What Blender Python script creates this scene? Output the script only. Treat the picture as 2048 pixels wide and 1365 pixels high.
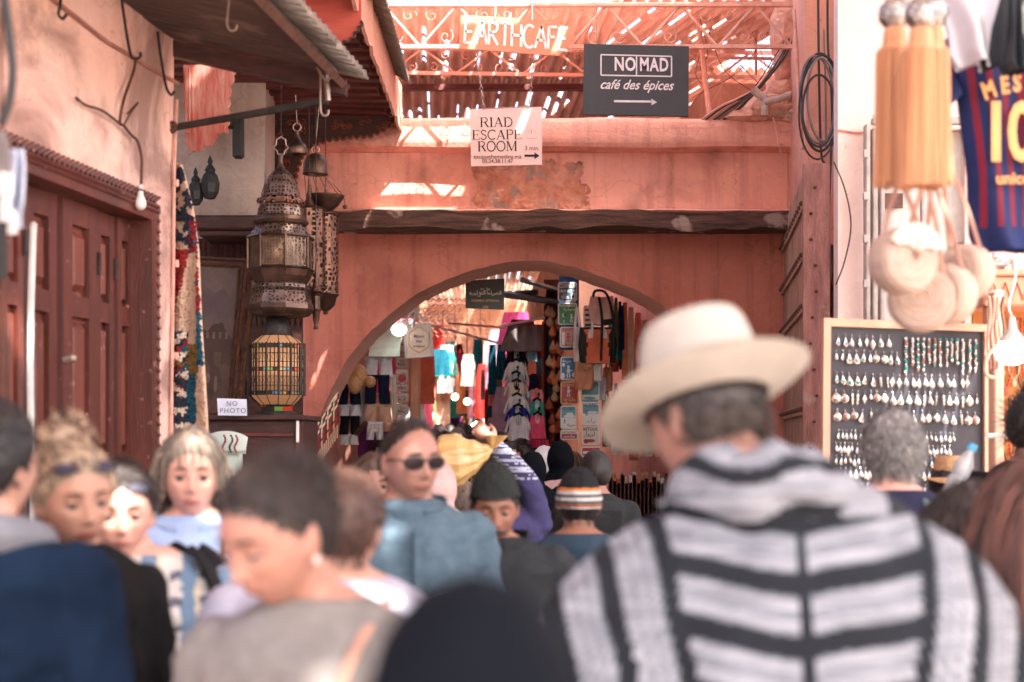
import bpy, bmesh, math, random
import numpy as np
from mathutils import Vector, Matrix, Euler, noise as mnoise
R = math.radians
random.seed(7)
for _o in list(bpy.data.objects): bpy.data.objects.remove(_o)
sc = bpy.context.scene
COL = sc.collection
# ------------------------------------------------------------ camera, world, sun, exposure
FPX = 2844.4          # focal length in pixels of the 2048 px wide photograph (50 mm)
CX, HY, CZ = 1024.0, 880.0, 1.65
cam_d = bpy.data.cameras.new('camera'); cam = bpy.data.objects.new('camera', cam_d); COL.objects.link(cam)
cam.location = (0, 0, CZ); cam.rotation_euler = (R(90), 0, 0)
cam_d.lens = 50; cam_d.sensor_width = 36; cam_d.shift_y = (HY - 682.5) / 2048.0
cam_d.clip_start = 0.05; cam_d.clip_end = 400
cam_d.dof.use_dof = True; cam_d.dof.focus_distance = 9.3; cam_d.dof.aperture_fstop = 2.1
sc.camera = cam
SUNV = Vector((0.40, -0.60, 1.0)).normalized()        # towards the sun
w = bpy.data.worlds.new('World'); sc.world = w; w.use_nodes = True
wn = w.node_tree.nodes; wl = w.node_tree.links
bg = wn['Background']; sky = wn.new('ShaderNodeTexSky'); sky.sky_type = 'NISHITA'
sky.sun_disc = False; sky.sun_elevation = math.asin(SUNV.z); sky.sun_rotation = math.atan2(SUNV.x, SUNV.y)
sky.dust_density = 6.0; sky.air_density = 1.0; sky.ozone_density = 0.6
wl.new(sky.outputs[0], bg.inputs[0]); bg.inputs[1].default_value = 0.15
sun_d = bpy.data.lights.new('sun', 'SUN'); sun = bpy.data.objects.new('sun', sun_d); COL.objects.link(sun)
sun_d.energy = 4.0; sun_d.angle = R(0.5); sun_d.color = (1.0, 0.93, 0.84)
sun.rotation_euler = SUNV.to_track_quat('Z', 'Y').to_euler(); sun.location = (4, -6, 12)
sc.view_settings.view_transform = 'Standard'; sc.view_settings.look = 'None'
sc.view_settings.exposure = 2.68; sc.view_settings.gamma = 1.0
sc.cycles.max_bounces = 7; sc.cycles.diffuse_bounces = 5; sc.cycles.glossy_bounces = 3
sc.cycles.sample_clamp_indirect = 8.0

def W(px, py, Y):
    """a pixel of the photograph at depth Y -> world point"""
    return Vector(((px - CX) * Y / FPX, Y, CZ + (HY - py) * Y / FPX))
def PX(n, Y): return n * Y / FPX
# ------------------------------------------------------------ materials
MATS = {}
def mat(name, col, col2=None, rough=0.75, metal=0.0, scale=6.0, amt=0.35, bump=0.0, bscale=40.0,
        stretch=(1, 1, 1), emit=None, estr=0.0, spec=0.35, trans=0.0, alpha=1.0, sheen=0.0, spots=None, spotcol=None, sss=0.0):
    if name in MATS: return MATS[name]
    m = bpy.data.materials.new(name); m.use_nodes = True; MATS[name] = m
    nt = m.node_tree; N = nt.nodes; L = nt.links; p = N['Principled BSDF']
    p.inputs['Roughness'].default_value = rough; p.inputs['Metallic'].default_value = metal
    p.inputs['Specular IOR Level'].default_value = spec
    c1 = (*col, 1); c2 = (*(col2 if col2 else tuple(c * (1 - amt) for c in col)), 1)
    tc = N.new('ShaderNodeTexCoord'); mp = N.new('ShaderNodeMapping'); mp.inputs['Scale'].default_value = stretch
    L.new(tc.outputs['Object'], mp.inputs[0])
    ns = N.new('ShaderNodeTexNoise'); ns.inputs['Scale'].default_value = scale; ns.inputs['Detail'].default_value = 7
    ns.inputs['Roughness'].default_value = 0.62
    L.new(mp.outputs[0], ns.inputs['Vector'])
    rp = N.new('ShaderNodeValToRGB'); rp.color_ramp.elements[0].position = 0.36; rp.color_ramp.elements[1].position = 0.66
    rp.color_ramp.elements[0].color = c2; rp.color_ramp.elements[1].color = c1
    L.new(ns.outputs['Fac'], rp.inputs[0])
    out = rp.outputs[0]
    if spots:
        n2 = N.new('ShaderNodeTexNoise'); n2.inputs['Scale'].default_value = spots[0]; n2.inputs['Detail'].default_value = 5
        L.new(tc.outputs['Object'], n2.inputs['Vector'])
        r2 = N.new('ShaderNodeValToRGB'); r2.color_ramp.elements[0].position = spots[1]; r2.color_ramp.elements[1].position = spots[2]
        L.new(n2.outputs['Fac'], r2.inputs[0])
        mx = N.new('ShaderNodeMixRGB'); mx.inputs['Color2'].default_value = (*spotcol, 1)
        L.new(r2.outputs[0], mx.inputs[0]); L.new(out, mx.inputs[1]); out = mx.outputs[0]
    L.new(out, p.inputs['Base Color'])
    if bump:
        nb = N.new('ShaderNodeTexNoise'); nb.inputs['Scale'].default_value = bscale; nb.inputs['Detail'].default_value = 8
        L.new(mp.outputs[0], nb.inputs['Vector'])
        b = N.new('ShaderNodeBump'); b.inputs['Strength'].default_value = bump; b.inputs['Distance'].default_value = 0.02
        L.new(nb.outputs['Fac'], b.inputs['Height']); L.new(b.outputs[0], p.inputs['Normal'])
    if emit: p.inputs['Emission Color'].default_value = (*emit, 1); p.inputs['Emission Strength'].default_value = estr
    if trans: p.inputs['Transmission Weight'].default_value = trans
    if alpha < 1: p.inputs['Alpha'].default_value = alpha
    if sheen: p.inputs['Sheen Weight'].default_value = sheen
    if sss:
        p.inputs['Subsurface Weight'].default_value = sss; p.inputs['Subsurface Radius'].default_value = (0.02, 0.008, 0.005)
        p.inputs['Subsurface Scale'].default_value = 0.5
    return m
def plaster(name, col, dark, streak=0.35, bump=0.5, grime=(1.6, 0.52, 0.75), gcol=(0.12, 0.06, 0.05), gfac=0.5, paint=0.0, cracks=0.25):
    """limewashed plaster: big tone drift, vertical run marks, grime patches, hairline cracks"""
    if name in MATS: return MATS[name]
    m = bpy.data.materials.new(name); m.use_nodes = True; MATS[name] = m
    nt = m.node_tree; N = nt.nodes; L = nt.links; p = N['Principled BSDF']; p.inputs['Roughness'].default_value = 0.85
    p.inputs['Specular IOR Level'].default_value = 0.2
    tc = N.new('ShaderNodeTexCoord')
    def noise(sc_, det=6, st=(1, 1, 1), rough=0.6, dist=0.0):
        mp = N.new('ShaderNodeMapping'); mp.inputs['Scale'].default_value = st; L.new(tc.outputs['Object'], mp.inputs[0])
        n = N.new('ShaderNodeTexNoise'); n.inputs['Scale'].default_value = sc_; n.inputs['Detail'].default_value = det
        n.inputs['Roughness'].default_value = rough; n.inputs['Distortion'].default_value = dist
        L.new(mp.outputs[0], n.inputs['Vector']); return n.outputs['Fac']
    def ramp(src, a, b):
        r = N.new('ShaderNodeMapRange'); r.inputs[1].default_value = a; r.inputs[2].default_value = b; L.new(src, r.inputs[0]); return r.outputs[0]
    def mix(f, a, b, k=1.0):
        if k != 1.0:
            mm = N.new('ShaderNodeMath'); mm.operation = 'MULTIPLY'; mm.inputs[1].default_value = k; L.new(f, mm.inputs[0]); f = mm.outputs[0]
        x = N.new('ShaderNodeMixRGB'); L.new(f, x.inputs[0])
        if isinstance(a, tuple): x.inputs[1].default_value = (*a, 1)
        else: L.new(a, x.inputs[1])
        if isinstance(b, tuple): x.inputs[2].default_value = (*b, 1)
        else: L.new(b, x.inputs[2])
        return x.outputs[0]
    c = mix(ramp(noise(1.3), 0.35, 0.7), col, dark)
    c = mix(ramp(noise(9.0, 5, (1, 1, 0.07)), 0.5, 0.72), c, tuple(x * 0.6 for x in dark), streak)
    c = mix(ramp(noise(26.0, 4), 0.55, 0.8), c, tuple(min(1, x * 1.3) for x in col), 0.3)
    c = mix(ramp(noise(2.3, 9, (1, 1, 1.6), 0.75, 1.2), 0.56, 0.585), c, tuple(min(1, a * .55 + b * .45 + .03) for a, b in zip(col, dark)), 0.55)
    c = mix(ramp(noise(3.1, 8, (2.2, 2.2, 0.35), 0.7, 0.5), 0.6, 0.74), c, gcol, streak * .45)
    c = mix(ramp(noise(grime[0], 7, dist=0.6), grime[1], grime[2]), c, gcol, gfac)
    c = mix(ramp(noise(38.0, 3), 0.67, 0.74), c, gcol, 0.55)
    vo = N.new('ShaderNodeTexVoronoi'); vo.feature = 'DISTANCE_TO_EDGE'; vo.inputs['Scale'].default_value = 1.7
    mp = N.new('ShaderNodeMapping'); L.new(tc.outputs['Object'], mp.inputs[0])
    nz = N.new('ShaderNodeTexNoise'); nz.inputs['Scale'].default_value = 4; L.new(tc.outputs['Object'], nz.inputs['Vector'])
    ad = N.new('ShaderNodeVectorMath'); ad.operation = 'ADD'; L.new(mp.outputs[0], ad.inputs[0])
    sc2 = N.new('ShaderNodeVectorMath'); sc2.operation = 'SCALE'; sc2.inputs['Scale'].default_value = 0.35
    L.new(nz.outputs['Color'], sc2.inputs[0]); L.new(sc2.outputs[0], ad.inputs[1]); L.new(ad.outputs[0], vo.inputs['Vector'])
    c = mix(ramp(vo.outputs['Distance'], 0.008, 0.0), c, gcol, cracks)
    L.new(c, p.inputs['Base Color'])
    h = noise(14.0, 9, rough=0.7)
    b = N.new('ShaderNodeBump'); b.inputs['Strength'].default_value = bump; b.inputs['Distance'].default_value = 0.03
    L.new(h, b.inputs['Height']); L.new(b.outputs[0], p.inputs['Normal'])
    return m
# ------------------------------------------------------------ mesh builder
class MB:
    def __init__(s): s.v = []; s.f = []; s.m = []
    def add(s, vs, fs, m=0):
        n = len(s.v); s.v += [tuple(v) for v in vs]; s.f += [tuple(i + n for i in f) for f in fs]
        s.m += ([m] * len(fs) if isinstance(m, int) else list(m)); return s
    def box(s, lo, hi, m=0, mw=None):
        x0, y0, z0 = lo; x1, y1, z1 = hi
        vs = [(x0, y0, z0), (x1, y0, z0), (x1, y1, z0), (x0, y1, z0), (x0, y0, z1), (x1, y0, z1), (x1, y1, z1), (x0, y1, z1)]
        if mw is not None: vs = [mw @ Vector(v) for v in vs]
        return s.add(vs, [(0, 3, 2, 1), (4, 5, 6, 7), (0, 1, 5, 4), (1, 2, 6, 5), (2, 3, 7, 6), (3, 0, 4, 7)], m)
    def bbox(s, lo, hi, b=0.006, m=0, mw=None):
        """box with chamfered edges"""
        lo = Vector(lo); hi = Vector(hi); vs = []; c = (lo + hi) / 2; h = (hi - lo) / 2; b = min(b, min(h) * .49)
        idx = {}
        for sx in (-1, 1):
            for sy in (-1, 1):
                for sz in (-1, 1):
                    for ax in range(3):
                        p = [sx * (h[0] - b), sy * (h[1] - b), sz * (h[2] - b)]; p[ax] = (sx, sy, sz)[ax] * h[ax]
                        idx[(sx, sy, sz, ax)] = len(vs); vs.append(c + Vector(p))
        fs = []
        for ax in range(3):
            o = [a for a in range(3) if a != ax]
            for sg in (-1, 1):
                q = []
                for a, b2 in ((-1, -1), (1, -1), (1, 1), (-1, 1)):
                    k = [0, 0, 0]; k[ax] = sg; k[o[0]] = a; k[o[1]] = b2; q.append(idx[(*k, ax)])
                if (sg > 0) == (ax == 1): q = q[::-1]
                fs.append(tuple(q))
        for ax in range(3):
            o = [a for a in range(3) if a != ax]
            for a in (-1, 1):
                for b2 in (-1, 1):
                    k1 = [0, 0, 0]; k2 = [0, 0, 0]
                    for k, sg in ((k1, -1), (k2, 1)): k[ax] = sg; k[o[0]] = a; k[o[1]] = b2
                    fs.append((idx[(*k1, o[0])], idx[(*k2, o[0])], idx[(*k2, o[1])], idx[(*k1, o[1])]))
        for sx in (-1, 1):
            for sy in (-1, 1):
                for sz in (-1, 1): fs.append(tuple(idx[(sx, sy, sz, a)] for a in range(3)))
        if mw is not None: vs = [mw @ v for v in vs]
        return s.add(vs, fs, m)
    def tube(s, pts, r, seg=8, m=0, caps=True, flat=1.0, up=None):
        pts = [Vector(p) for p in pts]; n = len(pts)
        if not hasattr(r, '__len__'): r = [r] * n
        vs = []; T0 = None; a = None
        for i, p in enumerate(pts):
            t = (pts[min(i + 1, n - 1)] - pts[max(i - 1, 0)])
            if t.length < 1e-9: t = Vector((0, 0, 1))
            t.normalize()
            if a is None:
                u = Vector(up) if up else (Vector((0, 0, 1)) if abs(t.z) < 0.9 else Vector((0, 1, 0)))
                a = u.cross(t).normalized()
            else:
                a = (a - t * a.dot(t)); a = a.normalized() if a.length > 1e-6 else t.orthogonal().normalized()
            b = t.cross(a)
            for k in range(seg):
                an = 2 * math.pi * k / seg
                vs.append(p + a * (math.cos(an) * r[i]) + b * (math.sin(an) * r[i] * flat))
        fs = [(i * seg + k, i * seg + (k + 1) % seg, (i + 1) * seg + (k + 1) % seg, (i + 1) * seg + k) for i in range(n - 1) for k in range(seg)]
        if caps: fs += [tuple(range(seg))[::-1], tuple((n - 1) * seg + k for k in range(seg))]
        return s.add(vs, fs, m)
    def lathe(s, prof, c=(0, 0, 0), seg=24, m=0, phase=0.0, mw=None, caps=False, mats=None):
        vs = []; c = Vector(c)
        for (r, z) in prof:
            for k in range(seg):
                a = 2 * math.pi * (k + phase) / seg; v = Vector((r * math.cos(a), r * math.sin(a), z))
                vs.append((mw @ v if mw is not None else v) + c)
        n = len(prof); fs = []; ms = []
        for i in range(n - 1):
            for k in range(seg):
                fs.append((i * seg + k, i * seg + (k + 1) % seg, (i + 1) * seg + (k + 1) % seg, (i + 1) * seg + k)); ms.append(mats[i] if mats else m)
        if caps: fs += [tuple(range(seg))[::-1], tuple((n - 1) * seg + k for k in range(seg))]; ms += [m, m]
        return s.add(vs, fs, ms)
    def grid(s, fn, nu, nv, m=0, mfn=None, closeu=False, skip=None):
        vs = [fn(i / nu, j / nv) for j in range(nv + 1) for i in range(nu + 1)]
        fs = []; ms = []
        for j in range(nv):
            for i in range(nu):
                if skip and skip((i + .5) / nu, (j + .5) / nv): continue
                fs.append((j * (nu + 1) + i, j * (nu + 1) + i + 1, (j + 1) * (nu + 1) + i + 1, (j + 1) * (nu + 1) + i))
                ms.append(mfn((i + .5) / nu, (j + .5) / nv) if mfn else m)
        return s.add(vs, fs, ms)
    def slab(s, fn, nu, nv, th, m=0, mfn=None):
        """sheet with thickness th (offset along its normal)"""
        P = [[Vector(fn(i / nu, j / nv)) for i in range(nu + 1)] for j in range(nv + 1)]; Q = []
        for j in range(nv + 1):
            row = []
            for i in range(nu + 1):
                du = P[j][min(i + 1, nu)] - P[j][max(i - 1, 0)]; dv = P[min(j + 1, nv)][i] - P[max(j - 1, 0)][i]
                n = du.cross(dv); n = n.normalized() if n.length > 1e-12 else Vector((0, 1, 0)); row.append(P[j][i] + n * th)
            Q.append(row)
        vs = [p for r in P for p in r] + [p for r in Q for p in r]; o = (nu + 1) * (nv + 1); I = lambda i, j: j * (nu + 1) + i
        fs = []; ms = []
        for j in range(nv):
            for i in range(nu):
                mm = mfn((i + .5) / nu, (j + .5) / nv) if mfn else m
                fs.append((I(i, j), I(i, j + 1), I(i + 1, j + 1), I(i + 1, j))); fs.append(tuple(o + k for k in (I(i, j), I(i + 1, j), I(i + 1, j + 1), I(i, j + 1)))); ms += [mm, mm]
        for i in range(nu):
            fs.append((I(i, 0), I(i + 1, 0), o + I(i + 1, 0), o + I(i, 0))); fs.append((I(i + 1, nv), I(i, nv), o + I(i, nv), o + I(i + 1, nv))); ms += [m, m]
        for j in range(nv):
            fs.append((I(0, j + 1), I(0, j), o + I(0, j), o + I(0, j + 1))); fs.append((I(nu, j), I(nu, j + 1), o + I(nu, j + 1), o + I(nu, j))); ms += [m, m]
        return s.add(vs, fs, ms)
    def prism(s, pts, a, b, m=0):
        """closed outline (list of 3-D points) swept by vector from a-offset to b-offset"""
        pts = [Vector(p) for p in pts]; a = Vector(a); b = Vector(b); n = len(pts)
        return s.add([p + a for p in pts] + [p + b for p in pts],
                     [tuple(range(n))[::-1], tuple(range(n, 2 * n))] + [(i, (i + 1) % n, n + (i + 1) % n, n + i) for i in range(n)], m)
    def sphere(s, c, r, seg=12, rings=8, m=0, sc3=(1, 1, 1), mw=None):
        c = Vector(c); vs = []
        for j in range(rings + 1):
            t = math.pi * j / rings
            for k in range(seg):
                a = 2 * math.pi * k / seg
                v = Vector((math.sin(t) * math.cos(a) * r * sc3[0], math.sin(t) * math.sin(a) * r * sc3[1], -math.cos(t) * r * sc3[2]))
                vs.append(c + (mw @ v if mw is not None else v))
        return s.add(vs, [(j * seg + k, j * seg + (k + 1) % seg, (j + 1) * seg + (k + 1) % seg, (j + 1) * seg + k) for j in range(rings) for k in range(seg)], m)
    def build(s, name, mats, parent=None, smooth=False, local=False, auto=True):
        me = bpy.data.meshes.new(name); vs = s.v
        o = bpy.data.objects.new(name, me); COL.objects.link(o)
        if not local:
            if parent is not None:
                r = parent
                while r.parent: r = r.parent
                L0 = r.location
            else:
                a = np.array(vs); lo = a.min(0); hi = a.max(0); L0 = Vector(((lo[0] + hi[0]) / 2, (lo[1] + hi[1]) / 2, lo[2])); o.location = L0
            vs = [(v[0] - L0[0], v[1] - L0[1], v[2] - L0[2]) for v in vs]
        me.from_pydata(vs, [], s.f)
        if not isinstance(mats, (list, tuple)): mats = [mats]
        for m in mats: me.materials.append(m)
        me.polygons.foreach_set('material_index', s.m)
        me.validate(); me.update()
        if smooth:
            me.polygons.foreach_set('use_smooth', [True] * len(me.polygons))
            if auto and hasattr(me, 'set_sharp_from_angle'): me.set_sharp_from_angle(angle=R(42))
        if parent is not None: o.parent = parent
        return o
def tag(o, label=None, cat=None, group=None, kind=None):
    if label: o['label'] = label
    if cat: o['category'] = cat
    if group: o['group'] = group
    if kind: o['kind'] = kind
    return o
def empty(name, loc, label, cat, group=None, rz=0.0):
    o = bpy.data.objects.new(name, None); COL.objects.link(o); o.location = loc; o.rotation_euler = (0, 0, rz); o.empty_display_size = 0.1
    return tag(o, label, cat, group)
def dup(root, loc, rz=None, label=None, group=None, scale=None):
    r = root.copy(); COL.objects.link(r); r.location = loc
    if rz is not None: r.rotation_euler = (0, 0, rz)
    if scale is not None: r.scale = (scale,) * 3
    if label: r['label'] = label
    if group: r['group'] = group
    for ch in list(root.children):
        c = ch.copy(); COL.objects.link(c); c.parent = r
        for g in list(ch.children):
            d = g.copy(); COL.objects.link(d); d.parent = c
    return r
def text_mb(mb, txt, origin, size, xdir=(1, 0, 0), zdir=(0, 0, 1), depth=0.004, m=0, bold=0.0, shear=0.0, align='CENTER', spacing=1.0, sx=1.0):
    cu = bpy.data.curves.new('t', 'FONT'); cu.body = txt; cu.size = size; cu.extrude = depth / 2; cu.offset = bold; cu.shear = shear
    cu.align_x = align; cu.align_y = 'CENTER'; cu.space_character = spacing; cu.resolution_u = 3
    o = bpy.data.objects.new('t', cu); COL.objects.link(o)
    dg = bpy.context.evaluated_depsgraph_get(); me = bpy.data.meshes.new_from_object(o.evaluated_get(dg))
    x = Vector(xdir).normalized(); z = Vector(zdir).normalized(); n = x.cross(z); origin = Vector(origin)
    mb.add([origin + x * (v.co.x * sx) + z * v.co.y + n * v.co.z for v in me.vertices], [tuple(p.vertices) for p in me.polygons], m)
    bpy.data.objects.remove(o); bpy.data.curves.remove(cu); bpy.data.meshes.remove(me)
def sstep(a, b, x):
    t = min(1, max(0, (x - a) / (b - a))); return t * t * (3 - 2 * t)
def bez(p, n=12):
    """Catmull-Rom through the points p"""
    p = [Vector(q) for q in p]; out = []
    P = [p[0] * 2 - p[1]] + p + [p[-1] * 2 - p[-2]]
    for i in range(1, len(P) - 2):
        for k in range(n):
            t = k / n; a, b, c, d = P[i - 1], P[i], P[i + 1], P[i + 2]
            out.append(0.5 * ((2 * b) + (c - a) * t + (2 * a - 5 * b + 4 * c - d) * t * t + (3 * b - a - 3 * c + d) * t ** 3))
    out.append(p[-1]); return out
# ------------------------------------------------------------ shared materials
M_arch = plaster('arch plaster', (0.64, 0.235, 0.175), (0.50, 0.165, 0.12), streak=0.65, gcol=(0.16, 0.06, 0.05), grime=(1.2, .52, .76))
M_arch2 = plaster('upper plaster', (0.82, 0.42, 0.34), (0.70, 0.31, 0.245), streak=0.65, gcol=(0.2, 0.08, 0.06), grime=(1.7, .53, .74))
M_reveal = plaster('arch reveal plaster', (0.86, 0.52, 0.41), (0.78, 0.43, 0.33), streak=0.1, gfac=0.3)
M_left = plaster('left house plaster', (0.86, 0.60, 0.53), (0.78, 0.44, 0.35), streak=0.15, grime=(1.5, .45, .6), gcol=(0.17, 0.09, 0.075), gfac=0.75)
M_right = plaster('right pillar plaster', (0.70, 0.36, 0.28), (0.62, 0.29, 0.21), streak=0.25, gfac=0.3)
M_near = plaster('shop wall plaster', (0.80, 0.62, 0.58), (0.75, 0.56, 0.52), streak=0.08, gfac=0.12, bump=0.2, cracks=0.1)
M_niche = plaster('niche plaster', (0.50, 0.40, 0.35), (0.33, 0.25, 0.22), streak=0.25, gfac=0.5)
M_adobe = mat('raw adobe', (0.76, 0.41, 0.30), (0.52, 0.23, 0.165), rough=0.95, scale=9, bump=0.9, bscale=30, spots=(5, .55, .62, ), spotcol=(0.42, 0.30, 0.26))
M_doorred = mat('red door paint', (0.125, 0.026, 0.015), (0.065, 0.014, 0.009), rough=0.42, scale=3, stretch=(6, 6, 0.6), bump=0.25, bscale=30, spots=(30, .66, .72), spotcol=(0.36, 0.16, 0.13), spec=.5)
M_doorpanel = mat('red door panel paint', (0.19, 0.048, 0.03), (0.10, 0.024, 0.015), rough=0.45, scale=3, stretch=(6, 6, 0.6), bump=0.2, spots=(26, .64, .72), spotcol=(0.38, 0.18, 0.15), spec=.5)
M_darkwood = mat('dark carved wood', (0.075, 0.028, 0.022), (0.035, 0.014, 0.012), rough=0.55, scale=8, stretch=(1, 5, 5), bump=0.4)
M_redwood = mat('red stained wood', (0.16, 0.030, 0.024), (0.07, 0.016, 0.014), rough=0.5, scale=7, stretch=(1, 6, 6), bump=0.4)
M_greywood = mat('weathered grey boards', (0.13, 0.085, 0.07), (0.065, 0.042, 0.037), rough=0.85, scale=5, stretch=(1, 9, 3), bump=0.6, spots=(4, .6, .7), spotcol=(0.2, 0.13, 0.11))
M_beam = mat('old beam wood', (0.15, 0.07, 0.05), (0.05, 0.025, 0.02), rough=0.85, scale=6, stretch=(.6, 6, 6), bump=0.8, spots=(3.3, .6, .64), spotcol=(0.34, 0.24, 0.2))
M_gatewood = mat('old gate wood', (0.58, 0.34, 0.24), (0.30, 0.15, 0.10), rough=0.85, scale=5, stretch=(6, 6, .5), bump=0.8, spots=(5, .62, .68), spotcol=(0.42, 0.26, 0.2))
M_iron = mat('dark iron', (0.06, 0.05, 0.048), (0.03, 0.025, 0.024), rough=0.6, metal=0.6, scale=20, bump=0.2)
M_rust = mat('rusty iron', (0.14, 0.06, 0.04), (0.06, 0.03, 0.025), rough=0.8, metal=0.3, scale=18, bump=0.3)
M_pinkiron = mat('pink painted iron', (0.72, 0.40, 0.33), (0.56, 0.27, 0.21), rough=0.6, scale=14, bump=0.15)
M_zinc = mat('corrugated zinc', (0.34, 0.32, 0.30), (0.2, 0.18, 0.17), rough=0.45, metal=0.75, scale=8, bump=0.15)
M_rustroof = mat('rusty corrugated roof', (0.80, 0.58, 0.50), (0.58, 0.34, 0.27), rough=0.7, metal=0.0, scale=3, stretch=(5, .5, 1), bump=0.3)
M_cable = mat('black cable rubber', (0.03, 0.03, 0.033), (0.02, 0.02, 0.02), rough=0.5)
M_greycable = mat('grey cable', (0.22, 0.18, 0.17), (0.12, 0.1, 0.1), rough=0.6)
M_whitepaint = mat('white painted metal', (0.66, 0.64, 0.62), (0.5, 0.48, 0.46), rough=0.45, scale=9)
M_greypaint = mat('grey painted metal', (0.42, 0.38, 0.36), (0.28, 0.25, 0.24), rough=0.5, scale=9)
M_pave = mat('trodden paving', (0.38, 0.29, 0.24), (0.26, 0.19, 0.155), rough=0.8, scale=3, bump=0.5, bscale=12)
M_hook = mat('hook steel', (0.42, 0.33, 0.29), (0.28, 0.2, 0.17), rough=0.45, metal=0.5, scale=20)

# ------------------------------------------------------------ ground
mb = MB(); mb.grid(lambda u, v: ((u - .5) * 240, -60 + v * 240, 0.012 * mnoise.noise(((u - .5) * 120, v * 120, 0))), 120, 120)
tag(mb.build('ground', M_pave, smooth=True), kind='structure')

# ------------------------------------------------------------ arch wall (front face Y 11, 0.7 thick)
YA = 11.0
archpx = [(575, 1307), (580, 1100), (590, 990), (606, 915), (633, 848), (658, 790), (673, 760), (682, 741), (707, 703), (728, 680), (754, 657), (816, 606), (851, 587), (914, 558), (1000, 531), (1057, 524), (1118, 532), (1188, 557), (1259, 585), (1308, 606), (1370, 650), (1420, 700), (1450, 745), (1475, 800), (1492, 870), (1500, 1000), (1503, 1307)]
def _ay(x, y):
    dx = abs(x - 1062); return y if dx > 385 or y > 770 else .5 * y + .5 * (519 + 436 - math.sqrt(436 ** 2 - dx * dx))
arch = [W(a, _ay(a, b), YA) for a, b in archpx]
_f = bez([Vector((p.x, 0, p.z)) for p in arch], 10)
xL, xR = W(440, 0, YA).x, W(1720, 0, YA).x
zT = W(0, 236, YA - .35).z
wallR = empty('arch_wall', (0.2, YA, 0), 'salmon plastered wall pierced by a wide round arch over the alley', 'wall')
mb = MB(); nn = len(_f); zb = W(0, 440, YA).z
def _ring(y):
    a = [(p.x, y, max(p.z, 0)) for p in _f]; out = []
    a = [(q[0] + .007 * mnoise.noise((q[0] * 9, q[2] * 9, 1)) + .005 * mnoise.noise((q[0] * 31, q[2] * 31, 2)), q[1], max(0, q[2] + .007 * mnoise.noise((q[0] * 9, q[2] * 9, 5)) + .005 * mnoise.noise((q[0] * 31, q[2] * 31, 6)) * (q[2] > .1))) for q in a]
    for i, p in enumerate(_f):
        t = i / (nn - 1)
        # outer rectangle point matched along the arch
        if p.x <= _f[0].x + .35 and t < .5: out.append((xL, y, max(0, p.z)))
        elif p.x >= _f[-1].x - .15 and t > .5: out.append((xR, y, max(0, p.z)))
        else: out.append((p.x, y, zb))
    return a, out
for y, fl in ((YA, 0), (YA + .7, 1)):
    a, o = _ring(y); vs = a + o; fs = []
    for i in range(nn - 1):
        q = (i, i + 1, nn + i + 1, nn + i); fs.append(q if not fl else q[::-1])
    # corner fillers
    k1 = max(i for i in range(nn) if o[i][0] == xL); k2 = min(i for i in range(nn) if o[i][0] == xR)
    vs += [(xL, y, zb), (xR, y, zb)]; fs += [(nn + k1, nn + k1 + 1, len(vs) - 2), (nn + k2 - 1, nn + k2, len(vs) - 1)]
    mb.add(vs, fs, 0)
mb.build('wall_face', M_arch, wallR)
mb = MB(); a0, _ = _ring(YA); a1, _ = _ring(YA + .7)
sub = [(lambda i, s: (a0[i][0], YA + .7 * s, a0[i][2] + .006 * mnoise.noise((i * .7, s * 3, 1))))(i, s) for s in (0, .25, .5, .75, 1) for i in range(nn)]
mb.add(sub, [(j * nn + i, (j + 1) * nn + i, (j + 1) * nn + i + 1, j * nn + i + 1) for j in range(4) for i in range(nn - 1)])
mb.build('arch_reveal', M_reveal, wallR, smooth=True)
# upper wall, lip and parapet band
z1 = W(0, 430, 10.75).z; z2 = W(0, 303, 10.7).z; z3 = W(0, 237, 10.6).z; xu0, xu1 = W(430, 0, 10.7).x, W(1600, 0, 10.7).x
def hole(u, v):
    px = 430 + u * 1170; py = 430 - v * 127
    e = 22 * mnoise.noise((px * .03, py * .03, 3)) + 8 * mnoise.noise((px * .12, py * .12, 3)); return 948 + e < px < 1168 + e and py > 322 + e * .6 and py < 424
mb = MB(); nu, nv = 420, 46
mb.grid(lambda u, v: (xu0 + (xu1 - xu0) * u, 10.75 + .007 * mnoise.noise((u * 16, v * 4, 2)), z1 + (z2 - z1) * v), nu, nv, skip=hole)
mb.box((xu0, 10.93, z1), (xu1, 11.68, z3 - .01))
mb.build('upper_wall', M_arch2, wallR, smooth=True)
def adobe(u, v):
    x = W(930 + u * 260, 0, 10.75).x; z = W(0, 428 - v * 118, 10.75).z
    d = .05 * mnoise.fractal((x * 9, 0, z * 9), 1.0, 2.1, 5) + .03 * abs(mnoise.noise((x * 4 + z * 5, 5, z * 3)))
    ed = min(u, 1 - u, v, 1 - v) * 8
    return (x, 10.765 + (.012 + d) * (1 if ed > .5 else .6), z)
mb = MB(); mb.grid(adobe, 150, 80); mb.build('bare_adobe_patch', M_adobe, wallR, smooth=True, auto=False)
mb = MB()
def band(u, v):
    pr = [(10.75, z2 - .0), (10.60, z2 + .015), (10.585, z2 + .05), (10.585, z3 - .03), (10.60, z3), (10.95, z3 + .01)]
    k = v * 5; i = min(4, int(k)); t = k - i; y = pr[i][0] * (1 - t) + pr[i + 1][0] * t; z = pr[i][1] * (1 - t) + pr[i + 1][1] * t
    x = xu0 + (xu1 - xu0) * u
    return (x, y + .008 * mnoise.noise((x * 2.3, z * 3, 4)), z + .013 * mnoise.noise((x * 1.3, 0, v * 1.5)))
mb.grid(band, 200, 15); mb.build('parapet_band', M_arch2, wallR, smooth=True)
mb = MB()
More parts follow.
